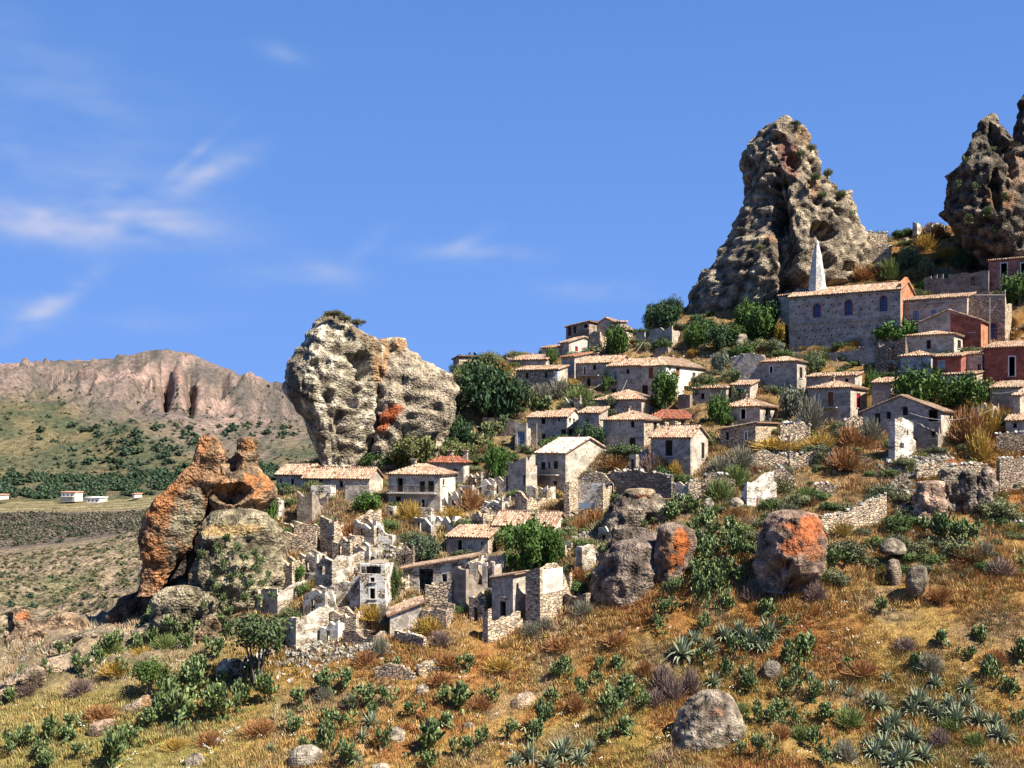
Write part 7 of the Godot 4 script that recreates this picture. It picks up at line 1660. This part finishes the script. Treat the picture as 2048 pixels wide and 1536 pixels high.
func far_things() -> void:
	var hs := [[128, 160, 985, 997, "white farmhouse with a red roof line in the far valley"], [178, 209, 996, 1009, "white farmhouse with a flat upper storey in the far valley"], [-6, 10, 990, 996, "small house at the left edge of the far valley"], [271, 277, 988, 993, "tiny white hut among the valley trees"]]
	for q in hs:
		var D := 815.0
		var a := P(q[0], q[3], D); var b := P(q[1], q[3], D)
		var w := b.x - a.x; var hh: float = (q[3] - q[2]) / F * D
		var o := thing("farmhouse", q[4], "house", Vector3((a.x + b.x) * 0.5, a.y, -D), -0.3)
		var mb := MB.new()
		mb.box(Transform3D(Basis(), Vector3(0, hh * 0.3, 0)), Vector3(w, hh * 1.5, 9), Color(1, 1, 1))
		part("wall", mb.mesh(), M.white, o)
		var rf := MB.new()
		rf.box(Transform3D(Basis(), Vector3(0, hh * 1.05 + 0.3, 0)), Vector3(w + 1.2, 0.5, 10.2), Color(0.5, 0.25, 0.16) if w > 11.4 or w < 6.5 else Color(0.7, 0.68, 0.65))
		part("roof", rf.mesh(), M.plain, o)
		if w > 9.0:
			for k in 3:
				var wm := MB.new()
				wm.box(Transform3D(Basis(), Vector3((k - 1) * w * 0.3, hh * 0.62, 4.55)), Vector3(1.4, 1.4, 0.12), Color(0.08, 0.08, 0.1))
				part("window", wm.mesh(), M.glass, o)
			var bm := MB.new()
			bm.box(Transform3D(Basis(), Vector3(0, hh * 0.4, 5.1)), Vector3(w * 0.9, 0.3, 1.6), Color(0.8, 0.8, 0.8))
			part("balcony", bm.mesh(), M.plain, o)
	var r := RandomNumberGenerator.new(); r.seed = 77
	var fm: Material = tinted("leaf", Color(0.045, 0.08, 0.045))
	var fm2: Material = tinted("leaf", Color(0.07, 0.1, 0.06))
	var n := 0
	var tries := 0
	while n < 290 and tries < 6000:
		tries += 1
		var px := r.randf_range(-20, 590); var py := r.randf_range(768, 975)
		var v := py - 760.0
		var dens := 0.12 + 0.75 * smoothstep(820.0, 880.0, py) * smoothstep(80.0, 250.0, px) + 0.3 * smoothstep(930.0, 965.0, py)
		if nz2.get_noise_2d(px * 3.0, py * 5.0) < -0.02: dens *= 0.3
		if r.randf() > dens or v < 8: continue
		if px > 300 + (990 - py) * 0.9 and py > 880: continue
		var p := fhit(px, py, 860.0)
		var o := MeshInstance3D.new()
		o.name = numbered("olive_tree"); o.mesh = FARTREE; o.material_override = fm if r.randf() < 0.7 else fm2
		var s := r.randf_range(2.0, 6.0) * (0.6 if py < 850 else 1.0)
		o.transform = Transform3D(Basis(Vector3.UP, r.randf() * 6) * Basis.from_scale(Vector3(s, s * 1.05, s)), p - Vector3.UP * 0.4)
		add_child(o)
		var where: String = "low on" if py > 935 else ("midway up" if py > 880 else ("high on" if py > 820 else "topmost on"))
		tag(o, ["small", "rounded", "broad"][clampi(int(s / 1.7) - 1, 0, 2)] + " dark olive tree " + where + " the far hillside, " + ("above the white farmhouses" if px < 230 else ("behind the leaning spur" if px < 420 else "beyond the perched rock")), "tree", "olive trees on the far hillside")
		n += 1
	for q in [[40, 1160, 14], [85, 1125, 10], [150, 1130, 12], [215, 1100, 12], [175, 1195, 20], [120, 1205, 18], [235, 1150, 14], [260, 1120, 10], [10, 1150, 16], [65, 1215, 20], [200, 1215, 16], [140, 1165, 10], [105, 1160, 16], [70, 1180, 14], [135, 1183, 20], [60, 1195, 22], [155, 1100, 14], [20, 1210, 22], [205, 1140, 10], [100, 1155, 12], [185, 1160, 12], [240, 1075, 12], [30, 1130, 12], [120, 1085, 14]]:
		var p := fhit(q[0], q[1], 190.0)
		var o := MeshInstance3D.new()
		o.name = numbered("hillside_shrub"); o.mesh = FARTREE; o.material_override = fm
		var s: float = q[2] / F * -p.z * 0.6
		o.transform = Transform3D(Basis(Vector3.UP, r.randf() * 6) * Basis.from_scale(Vector3(s, s, s)), p - Vector3.UP * 0.3)
		add_child(o)
		tag(o, "dark shrub on the bare middle hill beyond the leaning spur", "shrub", "shrubs on the middle hill")
	var xf := []; var cols := []
	for k in 5200:
		var d := r.randf_range(545, 715); var px := r.randf_range(-80, 700)
		var s := r.randf_range(0.9, 2.9)
		if d < 600.0 + nz2.get_noise_2d(px * 4.0, 7.0) * 90.0 and r.randf() < 0.75: continue
		xf.append(Transform3D(Basis(Vector3.UP, r.randf() * 6) * Basis.from_scale(Vector3(s, s * 0.9, s)), Vector3((px - 1024) / F * d, fh(px, d) - 0.5, -d)))
		cols.append(Color(0.13, 0.112, 0.085) * r.randf_range(0.6, 1.4) if r.randf() < 0.75 else Color(0.06, 0.08, 0.04))
	scatter("valley_scrub", FARTREE, M.leaf, xf, cols)
	xf = []; cols = []
	for k in 1500:
		var d := r.randf_range(838, 925); var px := r.randf_range(-80, 560)
		if nz2.get_noise_2d(px * 2.0, d * 2.0) < -0.12: continue
		var s := r.randf_range(2.4, 4.6)
		xf.append(Transform3D(Basis(Vector3.UP, r.randf() * 6) * Basis.from_scale(Vector3(s, s, s)), Vector3((px - 1024) / F * d, fh(px, d) - 0.5, -d)))
		cols.append(Color(0.05, 0.085, 0.045) * r.randf_range(0.7, 1.35))
	for k in 1900:
		var px := r.randf_range(-60, 640); var d := r.randf_range(930, 1380)
		if nz2.get_noise_2d(px * 2.5 + 200, d * 1.2) < -0.08 * (1.0 if d < 1120 else -1.0): continue
		var s := r.randf_range(0.8, 2.0)
		xf.append(Transform3D(Basis(Vector3.UP, r.randf() * 6) * Basis.from_scale(Vector3(s, s, s)), Vector3((px - 1024) / F * d, fh(px, d) - 0.3, -d)))
		cols.append(Color(0.07, 0.09, 0.05) * r.randf_range(0.7, 1.35))
	scatter("valley_wood", FARTREE, M.leaf, xf, cols)
	xf = []; cols = []
	for k in 1600:
		var px := r.randf_range(-40, 330); var d := r.randf_range(200, 440)
		var s := r.randf_range(0.35, 1.3)
		xf.append(Transform3D(Basis(Vector3.UP, r.randf() * 6) * Basis.from_scale(Vector3(s, s * 0.7, s)), Vector3((px - 1024) / F * d, fh(px, d) - 0.1, -d)))
		cols.append([Color(0.13, 0.13, 0.06), Color(0.07, 0.09, 0.045), Color(0.2, 0.17, 0.09)][r.randi() % 3] * r.randf_range(0.7, 1.4))
	scatter("hill_undergrowth", FARTREE, M.leaf, xf, cols)
